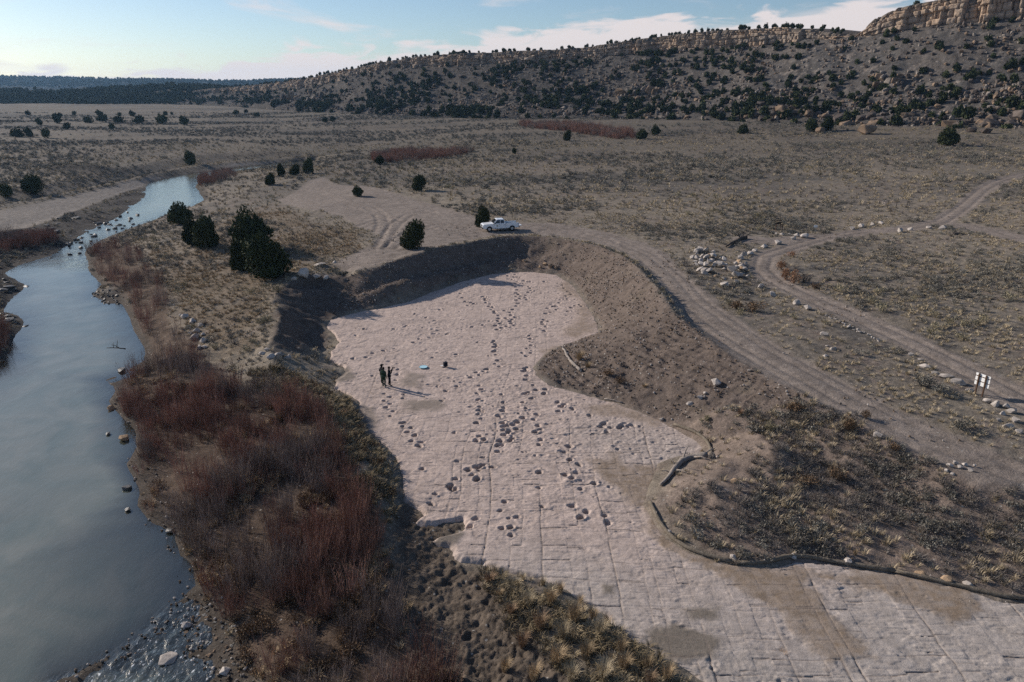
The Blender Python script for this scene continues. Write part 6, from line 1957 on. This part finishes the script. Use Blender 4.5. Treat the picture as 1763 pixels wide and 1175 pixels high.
log("driftwood", [(192, 644), (204, 640), (222, 634)], .03, .07, M_DEAD_D, "dark driftwood snag lying in the river by the willows", "driftwood", .2, [(.6, (0, .5, .8), .8, .04), (.8, (-.4, -.5, .5), .9, .04), (.4, (-.3, .6, .3), .8, .03)])
log("dead_branch", [(1040, 688), (1056, 690), (1072, 695)], .04, .07, M_DEAD, "short pale branch on the dirt edge of the rock", "branch", .06, [(.5, (.4, -.5, .3), .5, .03)])
for x, y, l in ((982, 303, "bare dead shrub standing in the grey brush of the plain"), (1032, 320, "second bare shrub, right of the first one on the plain"), (865, 226, "small dead snag on the far plain")):
    p = on_ground(x, y); s = depth_at(p) / FPX
    r = np.random.default_rng(int(x))
    e = bpy.data.objects.new("dead_shrub", None); COL.objects.link(e); e.location = p
    link("stem", tube_mesh("stem", [(0, 0, -.1), (.05, 0, .5), (.0, .05, 1.1)], (.07, .03), M_DEAD_D, 6), e)
    for k in range(9):
        a = r.uniform(0, 6.28)
        link("branch", tube_mesh("branch", [(0, 0, r.uniform(.1, .7)), (math.cos(a) * .5, math.sin(a) * .5, r.uniform(.7, 1.0)), (math.cos(a) * 1.0, math.sin(a) * 1.0, r.uniform(1.1, 1.9))], (.035, .012), M_DEAD_D, 5), e)
    tag(e, l, "shrub")

# ------------------------------------------------------------------ box helpers
def bm_box(bm, c, s, rot=None):
    m = Matrix.Translation(c) @ (rot or Matrix.Identity(4)) @ Matrix.Diagonal((*s, 1))
    bmesh.ops.create_cube(bm, size=1, matrix=m)


def part_box(name, parent, mat, boxes, bevel=.01):
    bm = bmesh.new()
    for b in boxes:
        bm_box(bm, *b)
    if bevel:
        bmesh.ops.bevel(bm, geom=list(bm.edges), offset=bevel, segments=2, affect='EDGES', clamp_overlap=True)
    me = bpy.data.meshes.new(name); bm.to_mesh(me); bm.free(); me.materials.append(mat)
    return link(name, me, parent)


M_WHITE = plain_mat("white_panel_paint", (.78, .78, .76), .5, .4, vary=.08)
M_POST = plain_mat("brown_post_wood", (.10, .062, .042), .85, .1, vary=.3)
M_BLACK = plain_mat("black_plastic", (.02, .02, .022), .5, .4)
M_METAL = plain_mat("grey_metal", (.32, .33, .34), .4, .5, metallic=.8)


def sign_board():
    p = on_ground(1684, 681)
    e = bpy.data.objects.new("sign", None); COL.objects.link(e)
    e.location = (p[0], p[1], p[2]); e.rotation_euler = (0, 0, math.radians(-66))
    for x in (-.24, .30):
        part_box("post", e, M_POST, [((x, 0, .72), (.095, .095, 1.9))])
    for z, h in ((1.56, .19), (1.24, .30), (.88, .30)):
        part_box("board", e, M_WHITE, [((.03, .075, z), (1.10, .03, h))], .004)
    for z in (1.43, 1.06):
        part_box("rail", e, M_POST, [((.03, .072, z), (1.06, .035, .055))], .003)
    tag(e, "white three board sign seen from behind on two brown posts beside the track", "sign")


def panel_stand():
    p = on_ground(1339, 397)
    e = bpy.data.objects.new("panel_stand", None); COL.objects.link(e)
    e.location = (p[0], p[1], p[2]); e.rotation_euler = (0, 0, math.radians(20))
    rot = Matrix.Rotation(math.radians(-35), 4, 'X')
    part_box("panel", e, M_BLACK, [((0, .05, 1.12), (1.15, .75, .05), rot)], .006)
    part_box("frame", e, M_POST, [((0, -.24, .88), (1.2, .07, .07)), ((0, .35, 1.38), (1.2, .07, .07))], .004)
    for x in (-.4, .4):
        part_box("leg", e, M_POST, [((x, 0, .5), (.1, .1, 1.1))])
    tag(e, "dark slanted information panel on legs inside the stone kerb", "sign")
    p2 = on_ground(1346, 399)
    o = part_box("marker_post", None, M_POST, [((0, 0, .4), (.13, .13, .95)), ((0, 0, .92), (.28, .2, .06))])
    o.location = p2
    tag(o, "short dark post with a cap right of the information panel", "post")


def small_sign():
    p = on_ground(1403, 401)
    e = bpy.data.objects.new("small_sign", None); COL.objects.link(e)
    e.location = p; e.rotation_euler = (0, 0, math.radians(8))
    part_box("post", e, M_METAL, [((0, .03, .5), (.05, .05, 1.2))], .003)
    for x in (-.15, .15):
        part_box("plate", e, M_WHITE, [((x, 0, .98), (.26, .02, .36))], .003)
    tag(e, "two small white plates on one thin post at the track", "sign")


def wire_fence():
    W = [on_ground(x, y) for x, y in ((1513, 356), (1528, 357), (1543, 357), (1561, 358))]
    e = bpy.data.objects.new("wire_fence", None); COL.objects.link(e)
    o0 = np.array(W[0]); e.location = o0
    for w in W:
        q = np.array(w) - o0
        link("post", tube_mesh("post", [q + np.array((0, 0, -.2)), q + np.array((0, 0, 1.25))], .06, M_DEAD_D, 6), e)
    for z in (.5, .85, 1.15):
        link("wire", tube_mesh("wire", [np.array(w) - o0 + np.array((0, 0, z)) for w in W], .012, M_METAL, 4), e)
    tag(e, "short wire fence with four thin posts out in the grass", "fence")


sign_board(); panel_stand(); small_sign(); wire_fence()


def disc_and_bag():
    M_CYAN = plain_mat("pale_blue_fabric", (.42, .66, .74), .6, .3, vary=.06)
    M_CYAN_D = plain_mat("blue_rim", (.10, .22, .30), .6, .3)
    p = on_rock(729, 633)
    e = bpy.data.objects.new("round_pad", None); COL.objects.link(e); e.location = (p[0], p[1], .06)
    bm = bmesh.new(); bmesh.ops.create_cone(bm, cap_ends=True, segments=40, radius1=.36, radius2=.36, depth=.025)
    me = bpy.data.meshes.new("pad"); bm.to_mesh(me); bm.free(); me.materials.append(M_CYAN); link("pad", me, e)
    ring = [(math.cos(a) * .38, math.sin(a) * .38, 0) for a in np.linspace(0, 2 * math.pi, 41)]
    link("rim", tube_mesh("rim", ring, .022, M_CYAN_D, 6, caps=False), e)
    tag(e, "pale blue round pad lying flat on the rock", "pad")
    M_NAVY = plain_mat("navy_nylon", (.022, .026, .038), .8, .2, vary=.3)
    p = on_rock(767, 632)
    e = bpy.data.objects.new("backpack", None); COL.objects.link(e); e.location = (p[0], p[1], .03); e.rotation_euler = (0, 0, .5)
    part_box("body", e, M_NAVY, [((0, 0, .2), (.40, .28, .40))], .07)
    part_box("pocket", e, M_NAVY, [((0, -.17, .14), (.28, .1, .24))], .035)
    part_box("lid", e, M_NAVY, [((0, 0, .42), (.42, .30, .07))], .03)
    link("handle", tube_mesh("handle", [(-.08, 0, .44), (-.05, 0, .52), (.05, 0, .52), (.08, 0, .44)], .012, M_BLACK, 6), e)
    for x in (-.1, .1):
        link("strap", tube_mesh("strap", [(x, .15, .38), (x * 1.3, .22, .22), (x, .16, .05)], .02, M_BLACK, 6), e)
    tag(e, "dark backpack standing on the rock right of the blue pad", "bag")
    p = on_rock(761, 631)
    o = part_box("paper_sheet", None, M_WHITE, [((0, 0, .03), (.28, .2, .02))], .003); o.location = (p[0], p[1], .03)
    tag(o, "small white folder lying beside the dark backpack", "folder")


def on_rock(px, py):
    return at(px, py, 0.0)


disc_and_bag()

# ------------------------------------------------------------------ pickup truck
def pickup():
    M_PAINT = plain_mat("white_car_paint", (.76, .78, .80), .28, .5, vary=.05)
    M_GLASS = plain_mat("dark_car_glass", (.015, .018, .022), .08, .6, vary=.0)
    M_TYRE = plain_mat("tyre_rubber", (.018, .018, .018), .9, .2)
    M_RIM = plain_mat("steel_rim", (.45, .47, .50), .35, .5, metallic=.7)
    M_RED = plain_mat("tail_lamp_red", (.30, .015, .012), .3, .5)
    M_LAMP = plain_mat("head_lamp", (.55, .57, .6), .15, .6)
    M_EMB = plain_mat("door_emblem", (.30, .26, .10), .5, .3)
    p = on_ground(862, 399)
    e = bpy.data.objects.new("pickup_truck", None); COL.objects.link(e)
    e.location = (p[0] - .15, p[1] + .9, p[2] + .02); e.rotation_euler = (0, 0, math.radians(14))
    W = .97

    def extr(name, prof, w, mat, parent=e, bevel=.04, y0=None, y1=None):
        bm = bmesh.new()
        ya, yb = (-w, w) if y0 is None else (y0, y1)
        a = [bm.verts.new((x, ya, z)) for x, z in prof]
        b = [bm.verts.new((x, yb, z)) for x, z in prof]
        bm.faces.new(a); bm.faces.new(b[::-1])
        n = len(prof)
        for i in range(n):
            bm.faces.new((a[i], b[i], b[(i + 1) % n], a[(i + 1) % n]))
        bmesh.ops.recalc_face_normals(bm, faces=bm.faces)
        if bevel:
            bmesh.ops.bevel(bm, geom=[ed for ed in bm.edges], offset=bevel, segments=2, affect='EDGES', clamp_overlap=True)
        me = bpy.data.meshes.new(name); bm.to_mesh(me); bm.free(); me.materials.append(mat)
        return link(name, me, parent)

    def arch(cx, r, z0):
        return [(cx + r * math.cos(t), max(z0, .40 + r * math.sin(t))) for t in np.linspace(0, math.pi, 9)]
    # front clip and lower cab: nose at -x
    prof = [(-2.86, .55), (-2.90, .75), (-2.88, 1.02), (-2.70, 1.14), (-1.25, 1.24), (.78, 1.24), (.78, .46)] + arch(-1.85, .48, .46)[0:] + [(-2.4, .46)]
    body = extr("body", prof, W, M_PAINT)
    # bed: two sides, front wall, floor
    side = [(.79, 1.26), (2.84, 1.28), (2.84, .62), (2.45, .56)] + arch(1.78, .48, .50) + [(.79, .50)]
    bed = extr("bed", side, W, M_PAINT, bevel=.03, y0=-W, y1=-W + .13)
    extr("bed_side", side, W, M_PAINT, bevel=.03, y0=W - .13, y1=W)
    part_box("bed_floor", e, M_BLACK, [((1.8, 0, .78), (2.0, 1.7, .05))], .004)
    part_box("bed_wall", e, M_PAINT, [((.84, 0, 1.0), (.08, 1.72, .52))], .01)
    part_box("toolbox", e, M_METAL, [((1.2, 0, 1.18), (.55, 1.66, .24))], .03)
    tg_ = part_box("tailgate", e, M_PAINT, [((3.10, 0, .80), (.52, 1.62, .07))], .015)
    part_box("tailgate_handle", tg_, M_BLACK, [((3.22, 0, .845), (.08, .25, .02))], .003)
    # greenhouse
    bm = bmesh.new()
    low = [(-1.28, W - .04), (.74, W - .04)]; hi = [(-.62, W - .20), (.52, W - .20)]
    v = {}
    for s in (-1, 1):
        v[s] = [bm.verts.new((low[0][0], s * low[0][1], 1.22)), bm.verts.new((low[1][0], s * low[1][1], 1.22)), bm.verts.new((hi[1][0], s * hi[1][1], 1.86)), bm.verts.new((hi[0][0], s * hi[0][1], 1.86))]
    bm.faces.new(v[-1]); bm.faces.new(v[1][::-1])
    for i in range(4):
        bm.faces.new((v[-1][i], v[1][i], v[1][(i + 1) % 4], v[-1][(i + 1) % 4]))
    bmesh.ops.recalc_face_normals(bm, faces=bm.faces)
    bmesh.ops.bevel(bm, geom=list(bm.edges), offset=.05, segments=3, affect='EDGES')
    me = bpy.data.meshes.new("cab"); bm.to_mesh(me); bm.free(); me.materials.append(M_PAINT)
    cab = link("cab", me, e)

    def pane(name, c):
        bm = bmesh.new(); c = [Vector(q) for q in c]
        nrm = (c[1] - c[0]).cross(c[2] - c[0]).normalized()
        a = [bm.verts.new(q + nrm * .012) for q in c]; b = [bm.verts.new(q - nrm * .012) for q in c]
        bm.faces.new(a); bm.faces.new(b[::-1])
        for i in range(4):
            bm.faces.new((a[i], b[i], b[(i + 1) % 4], a[(i + 1) % 4]))
        bmesh.ops.recalc_face_normals(bm, faces=bm.faces)
        me = bpy.data.meshes.new(name); bm.to_mesh(me); bm.free(); me.materials.append(M_GLASS)
        return link(name, me, cab)

    def gp(x, z, s):          # a point on the sloping cab side
        f = (z - 1.22) / .64
        return (x, s * (W - .04 - .16 * f + .012), z)
    for s in (-1, 1):
        pane("side_window", [gp(-1.02, 1.30, s), gp(-.16, 1.30, s), gp(-.16, 1.76, s), gp(-.58, 1.76, s)])
        pane("side_window", [gp(-.06, 1.30, s), gp(.52, 1.30, s), gp(.42, 1.76, s), gp(-.06, 1.76, s)])
    def wp(f, y):
        return (-1.28 + .66 * f - .014, y * (W - .04 - .16 * f), 1.22 + .64 * f + .01)
    pane("windscreen", [wp(.1, -.88), wp(.1, .88), wp(.9, .86), wp(.9, -.86)])
    pane("rear_window", [(.74 - .22 * .2 + .014, -.7, 1.35), (.74 - .22 * .2 + .014, .7, 1.35), (.74 - .22 * .85 + .014, .62, 1.76), (.74 - .22 * .85 + .014, -.62, 1.76)])
    for s in (-1, 1):
        d = part_box("door", e, M_PAINT, [((-.60, s * (W + .004), .86), (.98, .02, .66))], .006)
        part_box("door_handle", d, M_BLACK, [((-.22, s * (W + .022), 1.08), (.16, .03, .04))], .004)
        part_box("emblem", d, M_EMB, [((-.62, s * (W + .016), .90), (.20, .008, .22))], .002)
        d2 = part_box("door", e, M_PAINT, [((.31, s * (W + .004), .86), (.80, .02, .66))], .006)
        part_box("door_handle", d2, M_BLACK, [((.60, s * (W + .022), 1.08), (.16, .03, .04))], .004)
        part_box("mirror", e, M_BLACK, [((-1.02, s * (W + .14), 1.32), (.14, .24, .2))], .02)
        part_box("headlight", e, M_LAMP, [((-2.85, s * .74, .92), (.1, .36, .18))], .02)
        part_box("taillight", e, M_RED, [((2.85, s * (W - .07), 1.04), (.05, .15, .36))], .01)
        part_box("running_board", e, M_BLACK, [((-.2, s * (W - .06), .44), (2.2, .16, .06))], .01)
        for x in (-1.85, 1.78):
            bm = bmesh.new()
            bmesh.ops.create_cone(bm, cap_ends=True, segments=28, radius1=.40, radius2=.40, depth=.27, matrix=Matrix.Translation((x, s * (W - .15), .40)) @ Matrix.Rotation(math.pi / 2, 4, 'X'))
            bmesh.ops.bevel(bm, geom=[ed for ed in bm.edges if len(ed.link_faces) == 2 and any(len(f.verts) > 4 for f in ed.link_faces)], offset=.04, segments=2, affect='EDGES')
            me = bpy.data.meshes.new("wheel"); bm.to_mesh(me); bm.free(); me.materials.append(M_TYRE)
            wh = link("wheel", me, e)
            bm = bmesh.new()
            bmesh.ops.create_cone(bm, cap_ends=True, segments=24, radius1=.25, radius2=.20, depth=.05, matrix=Matrix.Translation((x, s * (W - .01), .40)) @ Matrix.Rotation(s * -math.pi / 2 + (0), 4, 'X'))
            me = bpy.data.meshes.new("rim"); bm.to_mesh(me); bm.free(); me.materials.append(M_RIM)
            link("rim", me, wh)
    part_box("front_bumper", e, M_BLACK, [((-2.92, 0, .62), (.16, 1.84, .24))], .04)
    part_box("grille", e, M_BLACK, [((-2.905, 0, .92), (.04, 1.08, .22))], .01)
    part_box("rear_bumper", e, M_BLACK, [((2.92, 0, .58), (.18, 1.8, .18))], .03)
    part_box("underbody", e, M_BLACK, [((0, 0, .5), (5.3, 1.4, .12))], .02)
    tag(e, "white crew cab pickup truck parked on the dirt above the excavation with tailgate down", "truck")


pickup()

# ------------------------------------------------------------------ people
M_SKIN = plain_mat("skin", (.42, .25, .18), .6, .3, vary=.05)
M_HAIR = plain_mat("dark_hair", (.03, .022, .018), .8, .2)
M_BOOT = plain_mat("boot_leather", (.03, .025, .022), .8, .2)


def cloth(name, c):
    return plain_mat(name, c, .92, .08, vary=.2, scale=9)


def person(px, py, height, yaw, jacket, trousers, pose, label, cap=None, hair=True):
    """one skinned body: joints as vertices with radii, posed by the arm targets"""
    p = at(px, py, 0.02)
    k = height / 1.78
    sp = pose.get("stance", .11)
    J_ = {'pelvis': (0, 0, .96, .155), 'waist': (0, .0, 1.10, .145), 'chest': (0, .01, 1.30, .17), 'neck0': (0, .0, 1.47, .085), 'neck': (0, .015, 1.53, .062), 'head0': (0, .03, 1.60, .085), 'head': (0, .03, 1.70, .098), 'top': (0, .015, 1.77, .055)}
    E_ = [('pelvis', 'waist'), ('waist', 'chest'), ('chest', 'neck0'), ('neck0', 'neck'), ('neck', 'head0'), ('head0', 'head'), ('head', 'top')]
    fwd = pose.get("step", 0)
    for s, n_ in ((-1, 'l'), (1, 'r')):
        st = s * fwd
        J_.update({'hip' + n_: (s * .10, 0, .90, .115), 'thigh' + n_: (s * (sp - .005), .01 + st * .3, .70, .098), 'knee' + n_: (s * sp, .025 + st * .6, .49, .070), 'calf' + n_: (s * sp, -.005 + st * .8, .33, .068), 'ankle' + n_: (s * (sp + .005), -.02 + st, .10, .050), 'foot' + n_: (s * (sp + .02), .05 + st, .055, .055), 'toe' + n_: (s * (sp + .04), .16 + st, .042, .042)})
        E_ += [('pelvis', 'hip' + n_), ('hip' + n_, 'thigh' + n_), ('thigh' + n_, 'knee' + n_), ('knee' + n_, 'calf' + n_), ('calf' + n_, 'ankle' + n_), ('ankle' + n_, 'foot' + n_), ('foot' + n_, 'toe' + n_)]
        el, ha = pose['arm' + n_]
        mid = tuple((a + b) / 2 for a, b in zip((s * .20, 0, 1.41), el))
        hm = tuple((a + b) / 2 for a, b in zip(el, ha))
        J_.update({'sh' + n_: (s * .17, 0, 1.42, .085), 'ua' + n_: (*mid, .064), 'el' + n_: (*el, .052), 'fa' + n_: (*hm, .048), 'wr' + n_: (*ha, .036)})
        E_ += [('chest', 'sh' + n_), ('sh' + n_, 'ua' + n_), ('ua' + n_, 'el' + n_), ('el' + n_, 'fa' + n_), ('fa' + n_, 'wr' + n_)]
    names = list(J_)
    me = bpy.data.meshes.new("body_skeleton")
    me.from_pydata([J_[n_][:3] for n_ in names], [(names.index(a), names.index(b)) for a, b in E_], [])
    tmp = bpy.data.objects.new("tmp_body", me); COL.objects.link(tmp)
    md = tmp.modifiers.new("skin", 'SKIN'); md.use_smooth_shade = True
    for i, n_ in enumerate(names):
        r = J_[n_][3]; v = me.skin_vertices[0].data[i]
        fl = 1.22 if n_ in ('chest', 'waist', 'pelvis') else 1.0
        v.radius = (r * fl, r * (.86 if fl > 1 else 1))
        v.use_root = (n_ == 'pelvis')
    tmp.modifiers.new("sub", 'SUBSURF').levels = 2
    tmp.modifiers["sub"].render_levels = 2
    dg = bpy.context.evaluated_depsgraph_get()
    bme = bpy.data.meshes.new_from_object(tmp.evaluated_get(dg))
    bpy.data.objects.remove(tmp)
    bme.name = "body"
    bm = bmesh.new(); bm.from_mesh(bme)
    # hands: palm and five separate fingers, nose, ears
    for s, n_ in ((-1, 'l'), (1, 'r')):
        el, ha = Vector(pose['arm' + n_][0]), Vector(pose['arm' + n_][1])
        d = (ha - el).normalized(); side = d.cross(Vector((0, 1, 0)) if abs(d.y) < .8 else Vector((0, 0, 1))).normalized(); nrm = side.cross(d)
        R = Matrix((side, d, nrm)).transposed().to_4x4()
        bmesh.ops.create_cube(bm, size=1, matrix=Matrix.Translation(ha + d * .055) @ R @ Matrix.Diagonal((.075, .095, .03, 1)))
        for q, (o_, ln) in enumerate(((-.03, .062), (-.01, .075), (.01, .08), (.03, .07))):
            a = ha + d * .095 + side * o_; m_ = a + d * ln * .55 + nrm * -.012; t_ = a + d * ln * .85 + nrm * -.045
            for A, B in ((a, m_), (m_, t_)):
                bmesh.ops.create_cube(bm, size=1, matrix=Matrix.Translation((A + B) / 2) @ (B - A).to_track_quat('Y', 'Z').to_matrix().to_4x4() @ Matrix.Diagonal((.016, (B - A).length * 1.15, .016, 1)))
        A = ha + d * .035 + side * .035 * s; B = A + d * .045 + side * .03 * s - nrm * .02
        bmesh.ops.create_cube(bm, size=1, matrix=Matrix.Translation((A + B) / 2) @ (B - A).to_track_quat('Y', 'Z').to_matrix().to_4x4() @ Matrix.Diagonal((.02, .065, .02, 1)))
        bmesh.ops.create_icosphere(bm, subdivisions=1, radius=.028, matrix=Matrix.Translation((s * .095, .03, 1.67)) @ Matrix.Diagonal((.5, 1, 1.3, 1)))
    bmesh.ops.create_cone(bm, cap_ends=True, segments=8, radius1=.02, radius2=.006, depth=.04, matrix=Matrix.Translation((0, .135, 1.665)) @ Matrix.Rotation(math.radians(-70), 4, 'X'))
    hands = [Vector(pose['arml'][1]), Vector(pose['armr'][1])]
    for f in bm.faces:
        c = f.calc_center_median()
        near_hand = min((c - h_).length for h_ in hands) < .145 and c.z < 1.75
        wrist_side = any((c - h_).dot((h_ - Vector(pose[a_][0])).normalized()) > -.01 and (c - h_).length < .2 for h_, a_ in zip(hands, ('arml', 'armr')))
        if wrist_side:
            f.material_index = 2
        elif c.z > 1.525 and abs(c.x) < .15:
            f.material_index = 2
        elif c.z < .13:
            f.material_index = 3
        elif c.z < .88 and abs(c.x) < .26 and not near_hand:
            f.material_index = 1
        else:
            f.material_index = 0
        f.smooth = True
    bm.to_mesh(bme); bm.free()
    bme.materials.clear()
    for m in (jacket, trousers, M_SKIN, M_BOOT):
        bme.materials.append(m)
    e = bpy.data.objects.new("person", None); COL.objects.link(e)
    e.location = p; e.rotation_euler = (0, 0, yaw); e.scale = (k, k, k)
    link("body", bme, e)

    def shell(name, mat, c, r, sc, cut=None, sub=3):
        bm = bmesh.new(); bmesh.ops.create_icosphere(bm, subdivisions=sub, radius=r, matrix=Matrix.Translation(c) @ Matrix.Diagonal((*sc, 1)))
        if cut:
            bmesh.ops.delete(bm, geom=[f for f in bm.faces if cut(f.calc_center_median())], context='FACES')
        for f in bm.faces:
            f.smooth = True
        me = bpy.data.meshes.new(name); bm.to_mesh(me); bm.free(); me.materials.append(mat)
        return link(name, me, e)
    if hair:
        shell("hair", M_HAIR, (0, .02, 1.70), .112, (.98, 1.1, 1.08), lambda c: c.z < 1.60 or (c.y > .06 and c.z < 1.74))
    if cap:
        h_ = shell("cap", cap, (0, .025, 1.725), .118, (1.0, 1.1, .82), lambda c: c.z < 1.72)
        part_box("cap_brim", h_, cap, [((0, .165, 1.735), (.16, .12, .015))], .006)
    # eyes, mouth
    for s in (-1, 1):
        shell("eye", M_BLACK, (s * .035, .122, 1.695), .010, (1, 1, 1), None, 1)
    # hem of the jacket, standing a little off the trousers
    ring = []
    hem = bmesh.new()
    for z, rx, ry in ((.86, .205, .165), (.93, .205, .165), (1.02, .198, .155), (1.12, .190, .145)):
        ring.append([hem.verts.new((math.cos(a) * rx, math.sin(a) * ry, z)) for a in np.linspace(0, 2 * math.pi, 21)[:-1]])
    for A, B in zip(ring[:-1], ring[1:]):
        for q in range(20):
            fc = hem.faces.new((A[q], A[(q + 1) % 20], B[(q + 1) % 20], B[q])); fc.smooth = True
    me = bpy.data.meshes.new("jacket"); hem.to_mesh(me); hem.free(); me.materials.append(jacket); link("jacket", me, e)
    tag(e, label, "person")
    return e


def people():
    hang = {'arml': ((-.27, -.02, 1.13), (-.27, .06, .90)), 'armr': ((.27, -.02, 1.13), (.27, .06, .90))}
    pocket = {'arml': ((-.30, -.06, 1.14), (-.20, .10, .98)), 'armr': ((.30, -.06, 1.14), (.20, .10, .98))}
    shoot = {'arml': ((-.26, .16, 1.24), (-.09, .33, 1.58)), 'armr': ((.26, .16, 1.24), (.09, .31, 1.58)), 'step': .05}
    c_black = cloth("black_jacket", (.016, .018, .022)); c_green = cloth("green_jacket", (.028, .052, .034)); c_navy = cloth("navy_jacket", (.014, .016, .024))
    t_dark = cloth("dark_trousers", (.020, .024, .032)); t_olive = cloth("grey_green_trousers", (.042, .052, .046)); t_black = cloth("black_trousers", (.014, .015, .018))
    person(658.5, 661.5, 1.83, math.radians(-50), c_black, t_dark, pocket, "person in black jacket and cap standing behind the green jacket", cloth("black_cap", (.012, .013, .016)))
    person(661.5, 666, 1.78, math.radians(-25), c_green, t_olive, hang, "person in green jacket standing with back to the viewer")
    person(671, 664.5, 1.76, math.radians(-75), c_navy, t_black, shoot, "person in black raising a camera, right of the group")
    # the camera held to the face
    p = at(671, 664.5, .02)
    a = math.radians(-75); k = 1.76 / 1.78
    lx, ly = 0, .34
    e = bpy.data.objects.new("photo_camera", None); COL.objects.link(e)
    e.location = (p[0] + (lx * math.cos(a) - ly * math.sin(a)) * k, p[1] + (lx * math.sin(a) + ly * math.cos(a)) * k, p[2] + 1.64 * k)
    e.rotation_euler = (0, 0, a)
    part_box("body", e, M_BLACK, [((0, 0, 0), (.16, .08, .11)), ((0, 0, .065), (.07, .07, .04))], .012)
    bm = bmesh.new(); bmesh.ops.create_cone(bm, cap_ends=True, segments=20, radius1=.042, radius2=.048, depth=.16, matrix=Matrix.Translation((0, .11, 0)) @ Matrix.Rotation(-math.pi / 2, 4, 'X'))
    me = bpy.data.meshes.new("lens"); bm.to_mesh(me); bm.free(); me.materials.append(M_BLACK); link("lens", me, e)
    tag(e, "black camera held up by the right-hand person", "camera")


people()
# ------------------------------------------------------------------ labels that single things out within their groups
ORD = ["first", "second", "third", "fourth", "fifth", "sixth", "seventh", "eighth", "ninth", "tenth", "eleventh", "twelfth", "thirteenth", "fourteenth", "fifteenth", "sixteenth", "seventeenth", "eighteenth", "nineteenth", "twentieth",
       "twenty-first", "twenty-second", "twenty-third", "twenty-fourth", "twenty-fifth", "twenty-sixth", "twenty-seventh", "twenty-eighth", "twenty-ninth", "thirtieth"] + ["thirty-" + w for w in ("first", "second", "third", "fourth", "fifth", "sixth", "seventh", "eighth", "ninth")] + ["fortieth"] + ["forty-" + w for w in ("first", "second", "third", "fourth", "fifth", "sixth", "seventh", "eighth", "ninth")] + ["fiftieth"]


def screen_x(o):
    l = o.location
    return l.x / max(l.y * CT + (CAM_H - l.z) * ST, 1e-3)


def screen_y(o):
    l = o.location
    d = max(l.y * CT + (CAM_H - l.z) * ST, 1e-3)
    return (l.y * ST - (CAM_H - l.z) * CT) / d


tops = [o for o in COL.objects if o.parent is None and o.get("group")]
groups = {}
for o in tops:
    groups.setdefault(o["group"], []).append(o)


def zone(o):
    px = 881.5 + FPX * screen_x(o)
    for lim, nm in ((560, "the hill's far left end"), (760, "the cliff's left end"), (960, "the cliff's left half"), (1160, "the middle of the cliff"), (1340, "the cliff's right half"), (1480, "the notch in the cliff"), (1620, "the tall cliff's left end"), (9999, "the rightmost tall cliff")):
        if px < lim:
            return nm


def numbered(objs, base):
    objs = sorted(objs, key=screen_x)
    for k, o in enumerate(objs):
        if len(objs) == 1:
            o["label"] = base
        elif k < len(ORD):
            o["label"] = base + ", " + ORD[k] + " from left"


for g in ("junipers on the hillside", "junipers at the hill foot", "junipers on the cliff rim"):
    z_ = {}
    for o in groups.get(g, []):
        if g.endswith("rim"):
            b = "juniper on the rim at " + zone(o)
        elif g.endswith("foot"):
            b = ("wide " if o.scale.x > 4.6 else "small ") + "juniper at hill foot below " + zone(o)
        else:
            i = screen_y(o)
            b = ("wide " if o.scale.x > 4.2 else "small ") + "juniper on the slope below " + zone(o)
        z_.setdefault(b, []).append(o)
    for b, L_ in z_.items():
        numbered(L_, b)
for g, b in (("trees of the far left plain", "small tree on the far left plain"), ("bunchgrass at the rock edge", "tall bunchgrass at the rock's lower edge"), ("slabs leading to the sign", "pale slab in the row leading to the sign"),
             ("slabs beside the pit", "pale slab on the grassy lip beside the pit"), ("stones of the sharp bend", "squared stone inside the track's sharp bend"), ("stone kerb of the panel stand", "kerb stone round the panel stand"),
             ("far row of track stones", "pale stone in the far track row"), ("stones at the track fork", "pale stone at the track fork"), ("stones beyond the sign", "tumbled pale stone beyond the sign"), ("small heap below the road", "stone of the small heap below the road"),
             ("stone heap above the willows", "angular stone of the heap above the willows"), ("line of small track stones", "small stone in the line along the track"), ("blocks of the cut face", "block in the cut face behind the rock floor"),
             ("outcrop on the right-hand slope", "pale outcrop block halfway up the right-hand slope"), ("outcrop on the middle slope", "pale outcrop block on the middle slope"), ("outcrop at the left end", "outcrop block at the hill's left end")):
    numbered(groups.get(g, []), b)
for g, b in (("boulder field", "fallen block in the boulder field below"), ("boulders of the middle hill foot", "boulder at the hill foot below"), ("boulders on the scree", "boulder on the scree below"), ("blocks on the upper slope", "pale block on the upper slope below"), ("blocks among the junipers", "block among the junipers below")):
    z_ = {}
    for o in groups.get(g, []):
        z_.setdefault(b + " " + zone(o), []).append(o)
    for bb, L_ in z_.items():
        numbered(L_, bb)
# ------------------------------------------------------------------ air
def haze():
    bm = bmesh.new()
    bmesh.ops.create_cube(bm, size=1)
    me = bpy.data.meshes.new("haze"); bm.to_mesh(me); bm.free()
    o = link("haze", me)
    o.scale = (13000, 6000, 150); o.location = (0, 2400, 69)
    m = bpy.data.materials.new("haze_air"); m.use_nodes = True
    nt = m.node_tree; nt.nodes.clear()
    out = nt.nodes.new("ShaderNodeOutputMaterial")
    v = nt.nodes.new("ShaderNodeVolumePrincipled")
    v.inputs["Color"].default_value = (.36, .64, 1.0, 1)
    v.inputs["Density"].default_value = .00006
    v.inputs["Anisotropy"].default_value = .3
    nt.links.new(v.outputs[0], out.inputs["Volume"])
    me.materials.append(m)
    o["kind"] = "stuff"
    o["label"] = "thin blue air over the valley"


haze()
